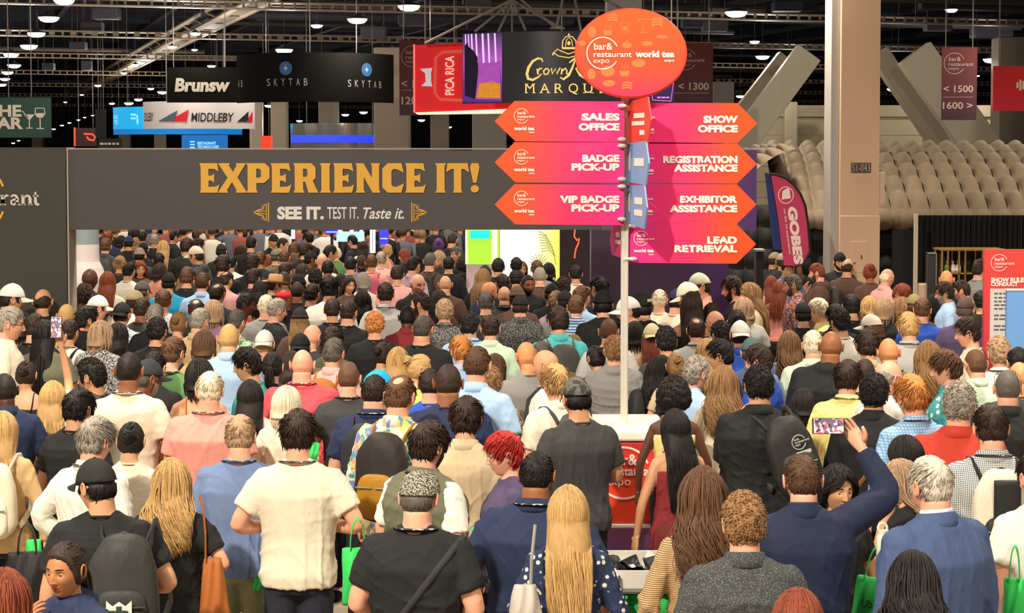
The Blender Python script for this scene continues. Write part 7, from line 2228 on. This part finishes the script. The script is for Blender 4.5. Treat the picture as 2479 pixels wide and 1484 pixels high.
def describe(P):
    def head(d):
        if d.get('hat'): return '%s %s' % (hue_word(d['hatc']) if d['hat'] != 'fed' else 'tan', HATW[d['hat']])
        if d['hair'] == 'bd': return 'bald head'
        return '%s %s hair' % (STYW[d['hair']], HAIRW[d['hc']])
    def top(d):
        p = PATW.get(d.get('pat', ''), '')
        return (p + ' ' if p else '') + d['tcw'] + ' ' + TOPW[d['top']]
    for d in P: d['short'] = (head(d), top(d))
    cnt = {}
    for d in P: cnt[d['short'][1]] = cnt.get(d['short'][1], 0) + 1
    def near(d, k=0):
        c = sorted([q for q in P if q is not d and cnt[q['short'][1]] <= 3 and q['hw'] > d['hw'] * .6], key=lambda q: (q['x'] - d['x']) ** 2 + 1.5 * (q['y'] - d['y']) ** 2)
        q = c[k]
        rel = 'behind' if q['y'] > d['y'] + 25 and abs(q['x'] - d['x']) < 90 else 'ahead of' if q['y'] < d['y'] - 25 and abs(q['x'] - d['x']) < 90 else 'beside'
        return '%s the %s' % (rel, q['short'][1])
    seen = {}
    def words(s): return len(s.split())
    for d in P:
        b = 'person with %s in %s' % d['short']
        if d['tail']: cand = [b + ' ' + d['tail']]
        elif d['y'] < 700:
            lm = [w for x, w in LANDMARK if d['x'] < x][0]
            cand = [b + ' ' + lm, b + ' ' + ('far back ' if d['y'] < 610 else 'deeper in ' if d['y'] < 640 else 'closer by ') + lm, b + ' ' + near(d), b + ' ' + near(d, 1), b + ' ' + near(d, 2)]
        else: cand = [b + ' ' + near(d), b + ' ' + near(d, 1), b + ' ' + near(d, 2), b + ' ' + near(d, 3)]
        for c in cand:
            if c not in seen and words(c) <= 16: break
        else: c = next((c for c in cand if words(c) <= 16), ' '.join(cand[0].split()[:16]))
        seen[c] = 1
        d['label'] = c
        if d.get('bp'):
            w = hue_word(d['bp'].split('/')[0])
            d['bplabel'] = '%s backpack on the person with %s in %s' % (w, d['short'][0], d['short'][1])

ALL = parse_people()
for _d in ALL:
    if 'Y' in _d: _d['pin'] = _d.pop('Y')
settle(ALL); describe(ALL)
TOPZ = dict(bd=1.752, fr=1.752, bz=1.757, cr=1.765, rc=1.762, af=1.812, sm=1.781, cu=1.785)
for _i, _d in enumerate(ALL):
    tz = TOPZ.get(_d['hair'], 1.772)
    if _d.get('hat'): tz = {'fed': 1.79, 'band': tz}.get(_d['hat'], 1.786)
    make_person(_d['X'], _d['Y'], _d['h'] * 1.772 / tz, _d['yaw'], _d, _i * 7 + 3)

def who(x, y):
    return min(ALL, key=lambda d: (d['x'] - x) ** 2 + (d['y'] - y) ** 2)
def on_person(d, p):
    k = d['root'].scale.x
    return Vector((d['X'], d['Y'], 0)) + Matrix.Rotation(math.radians(-d['yaw']), 3, 'Z') @ (Vector(tuple(float(q) for q in p)) * k)
def hand_of(d, side=0):
    S, E, W, pn = d['fig']['arms'][side]
    f = (W - E) / np.linalg.norm(W - E)
    return W + f * .085 + pn * .035, f, pn

def picture_mat():
    if 'phone_picture' in _mats: return _mats['phone_picture']
    m, nt, b = nodes_of('phone_picture')
    tc = nt.nodes.new('ShaderNodeTexCoord'); v = nt.nodes.new('ShaderNodeTexVoronoi'); v.inputs['Scale'].default_value = 70
    nt.links.new(tc.outputs['Object'], v.inputs['Vector'])
    r = nt.nodes.new('ShaderNodeValToRGB'); e = r.color_ramp.elements
    cols = ('3a2d3c', 'e86a70', 'f2d6cf', '6a5a72', 'f0a6b0', '4a4652')
    while len(e) < 6: e.new(.5)
    for i, c in enumerate(cols): e[i].position = i / 6; e[i].color = (*hexc(c), 1)
    r.color_ramp.interpolation = 'CONSTANT'
    nt.links.new(v.outputs['Color'], r.inputs[0])
    for k in ('Base Color', 'Emission Color'): nt.links.new(r.outputs[0], b.inputs[k])
    b.inputs['Emission Strength'].default_value = .5
    _mats['phone_picture'] = m
    return m

def phone(d, label, side=0, wide=False, shot=True, extra=(0, 0, 0), tilt=0.0):
    p, f, pn = hand_of(d, side)
    o = thing('smartphone', label, 'phone', on_person(d, p + np.array(extra)), math.radians(-d['yaw']), 'phones held over the crowd')
    w, h = (.155, .076) if wide else (.076, .155)
    o.rotation_euler = (math.radians(-8), math.radians(tilt), math.radians(-d['yaw']))
    obj('phone_body', MB().box((0, 0, 0), (w, .010, h), bev=.004), mat('phone_case', '26262a', .35, vary=0), o)
    obj('screen', MB().box((0, -.0055, 0), (w * .92, .002, h * .92)), picture_mat(), o)
    obj('camera_bump', MB().box((-w * .28, .007, h * .3), (.028, .004, .028), bev=.002), mat('phone_case', '26262a'), o)
phone(who(126, 922), 'smartphone held up high on a bare arm before the dark side panel', extra=(-.0, -.01, .05))
phone(who(1946, 1101), 'wide smartphone filming, held up by the person in a fine checked navy jacket', wide=True, extra=(-.10, .01, .03))
phone(who(2352, 766), 'dark smartphone held in front of the face of the person in profile', extra=(0, .02, .03))
phone(who(2377, 703), 'dark smartphone raised beside the red rules sign', extra=(0, 0, .04))
phone(who(1165, 656) if False else who(1165, 655), 'smartphone', 0) if False else None

def pack_patch(d, kind):
    bp = d.get('bpobj'); y = -.358
    L = MB()
    if kind == 'crest':
        L.poly([(-.055, 1.10), (-.028, 1.075), (0, 1.095), (.028, 1.075), (.055, 1.10), (.055, 1.03), (.035, .985), (0, .965), (-.035, .985), (-.055, 1.03)], (), .004, 0, y - .012); L.V = [v + np.array([0, 0, .10]) for v in L.V]
        c = obj('crest', L, mat('crest_white', 'd6d3c8', .6, vary=0), bp)
        g = MB(); g.poly([(-.012, 1.075), (.012, 1.075), (.012, .98), (-.012, .98)], (), .002, 0, y - .014); put_text(g, 'PS', 0, 1.005, .052, .085, 'c', y - .013, 0, .02); g.V = [v + np.array([0, 0, .10]) for v in g.V]; obj('lettering', g, mat('crest_green', '2c4236', .6, vary=0), c)
    elif kind == 'ring':
        t = np.linspace(.3, 5.9, 30); L.ribbon(np.stack([.03 + .045 * np.cos(t), 1.19 + .045 * np.sin(t)], 1), .005, .003, y - .002)
        for s_, z in (('bar&', 1.205), ('restaurant', 1.187), ('expo', 1.170)): put_text(L, s_, .0, z, .014, .035 if s_ != 'restaurant' else .1, 'l', y - .002)
        L.box((.045, y - .002, 1.12), (.10, .003, .022)); L.V = [v + np.array([0, .030, .11]) for v in L.V]; obj('printed_logo', L, mat('pack_print', 'cfc9c0', .6, vary=0), bp)
    else:
        P_ = [ring(z, .068, .03, -.322, 20, 3) for z in (.99, 1.0, 1.2, 1.40, 1.42)]; obj('centre_panel', MB().grid(np.array(P_), 0, True, True), mat('pack_black', '262628', .6, vary=.1), bp, smooth_shade=True)
        put_text(L, 'FORK', 0, 1.045, .035, .13, 'c', y - .004, 0, .01); put_text(L, 'ROAD', 0, .995, .035, .13, 'c', y - .004, 0, .01); L.box((0, y - .004, 1.037), (.14, .003, .004)); obj('lettering', L, mat('pack_print', 'cfc9c0'), bp)
pack_patch(who(248, 1104), 'crest'); pack_patch(who(2402, 976), 'text')
_d = who(1839, 883); pack_patch(_d, 'ring')
_k = _d['root'].scale.x; _c = Matrix.Translation((0, -.23, 1.22))
_d['bpobj'].matrix_basis = Matrix.Translation((_d['X'], _d['Y'], 0)) @ Matrix.Rotation(math.radians(-_d['yaw']), 4, 'Z') @ Matrix.Scale(_k, 4) @ Matrix.Translation((.17, -.045, .03)) @ _c @ Matrix.Rotation(math.radians(-16), 4, 'Y') @ Matrix.Rotation(math.radians(14), 4, 'Z') @ _c.inverted()

_d = who(248, 1104); _k = _d['root'].scale.x * 1.08
_d['bpobj'].matrix_basis = Matrix.Translation((_d['X'], _d['Y'], 0)) @ Matrix.Rotation(math.radians(-_d['yaw']), 4, 'Z') @ Matrix.Scale(_k, 4) @ Matrix.Translation((.12, -.01, -.12))
# bags carried by people near the camera
def near_y(x, y, dy): return who(x, y)['Y'] + dy
tote(866, 1326, 76, 140, near_y(1030, 1018, -.35), 'bright green tote bag with black lettering hanging beside the cream T-shirt person', ('Uber', 'Eats'), .1)
tote(2112, 1398, 72, 150, near_y(1946, 1101, .25), 'bright green tote bag with black letters beside the navy jacket', ('Ub', 'Ea'), -.2, .15)
tote(1205, 1368, 60, 40, near_y(1298, 1060, .12), 'folded bright green tote bag tucked beside the navy polo', None, .2, -.2, handles=False)
tote(1160, 1272, 44, 96, near_y(1298, 1060, .30), 'bright green tote bag tucked between the olive vest and the navy polo', None, .3, -.35, handles=False)
tote(622, 1338, 26, 90, near_y(721, 991, .35), 'bright green tote bag hanging beyond the cream T-shirt', None, .5)
tote(762, 1070, 30, 90, near_y(721, 991, .45), 'bright green tote bag behind the shoulder of the cream T-shirt person', None, .5, .3, handles=False)
tote(489, 1326, 22, 44, near_y(412, 1112, .28), 'bright green bag edge beside the tan leather bag', None, .4, handles=False)
tote(82, 1306, 36, 60, near_y(223, 1009, -.05), 'bright green bag beside the loose white shirt', None, .4, handles=False)
tote(2456, 1400, 50, 110, near_y(2264, 1102, .3), 'bright green tote bag beside the blue jacket', None, -.3)
_b = tote(520, 1350, 84, 200, near_y(412, 1112, -.08), 'tan leather shoulder bag on the person with wavy blond hair', None, .25, col='a8602a', handles=False, taper=.5)
_k = near_y(412, 1112, -.08) / FPX
obj('strap', MB().tube([(-22 * _k, 0, -.02), (-22 * _k, .0, 60 * _k), (-24 * _k, .10, 118 * _k), (-26 * _k, .20, 132 * _k)], .014, 6, flat=(1.3, .4)), mat('tote_a8602a', 'a8602a'), _b)
_b = tote(1275, 1415, 96, 120, near_y(1376, 1175, -.22), 'silver grey slouchy bag beside the long blond hair', None, .15, col='b5aca0', handles=False, taper=.45)
_k = near_y(1376, 1175, -.22) / FPX
obj('strap', MB().tube([(10 * _k, 0, -.01), (14 * _k, .02, 60 * _k), (30 * _k, .10, 135 * _k)], .008, 6), mat('bag_strap_grey', '8d8579', .6), _b)
tote(66, 1336, 92, 150, near_y(223, 1009, -.35), 'black shopping bag hanging below the loose white shirt', None, .1, col='1d1d1c')
_d = who(2264, 1102)
# pale drinking bottle with a loop and round emblem, held beside the blue jacket
_Y = _d['Y'] + .22; _k = _Y / FPX; _p = at(2138, 1352, _Y)
_t = thing('drink_bottle', 'cream drink bottle with a loop handle and dark round emblem beside the blue jacket', 'bottle', _p)
obj('bottle_body', MB().lathe([(15 * _k, 0), (17 * _k, 4 * _k), (17 * _k, 52 * _k), (13 * _k, 62 * _k)], m=22), mat('cream_bottle', 'e6dfc8', .4, vary=.03), _t, smooth_shade=True)
obj('cap', MB().lathe([(13.5 * _k, 61 * _k), (13.5 * _k, 70 * _k), (.001, 70 * _k)], m=20), mat('cream_bottle', 'e6dfc8'), _t)
_a = np.linspace(-.5, 3.64, 15); obj('loop', MB().tube(np.stack([-2 * _k + 11 * _k * np.cos(_a), np.zeros(15), 75 * _k + 12 * _k * np.sin(_a)], 1), 3.4 * _k, 8), mat('cream_bottle', 'e6dfc8'), _t)
_m = MB(); S_ = np.linspace(0, 2 * np.pi, 25)[:-1]; _m.poly([(10 * _k * math.cos(q), 22 * _k + 10 * _k * math.sin(q)) for q in S_], (), .006, 0, -17.6 * _k); obj('emblem', _m, mat('dark_emblem', '2b2b29', .5, vary=0), _t)

# the farthest heads under the portal, too many and too small to tell apart
def far_crowd():
    rs = random.Random(21); m = MB()
    for i in range(120):
        x = rs.uniform(235, 1120); Y = rs.uniform(36.7, 40.2); y = 370 + FPX / Y * (CAM_H - rs.uniform(1.6, 1.86))
        p = at(x, y, Y); k = p.z / 1.75; o = np.array([p.x, p.y, 0])
        if any(abs(d['X'] - p.x) < .35 and abs(d['Y'] - p.y) < .35 for d in ALL): continue
        q = MB(); q.ball((0, .01, 1.63), (.078, .095, .12), 10, 8, 0); q.ball((0, -.01, 1.66), (.088, .10, .11), 10, 8, 1 + i % 3)
        q.tube([(0, -.01, 1.40), (0, 0, 1.58)], .055, 8, 0)
        q.grid(np.array([ring(z, a, b, 0, 14) for z, a, b in ((.85, .17, .12), (1.1, .16, .11), (1.35, .21, .12), (1.42, .19, .10), (1.47, .08, .07))]), 4 + i % 5, True, True)
        for s in (-1, 1): q.tube([(s * .21, 0, 1.40), (s * .25, 0, 1.12), (s * .22, .1, .9)], [.055, .045, .035], 8, 4 + i % 5); q.tube([(s * .09, 0, .9), (s * .1, 0, .05)], [.09, .06], 8, 9)
        q.V = [v * k + o for v in q.V]; m.join(q)
    ms = [mat('far_skin', 'c08a66', .6)] + [mat('far_hair_%d' % i, c, .7) for i, c in enumerate(('1f1917', '4a3526', '8a6a48'))] + [mat('far_cloth_%d' % i, c, .8) for i, c in enumerate(('202022', '2c3040', '8f4a44', 'd8cfc2', '5f6470'))] + [mat('far_trousers', '24242a', .8)]
    stuff('crowd', m, ms, 'dense mass of tiny far heads under the portal before the dark exhibit wall', 'crowd')
far_crowd()
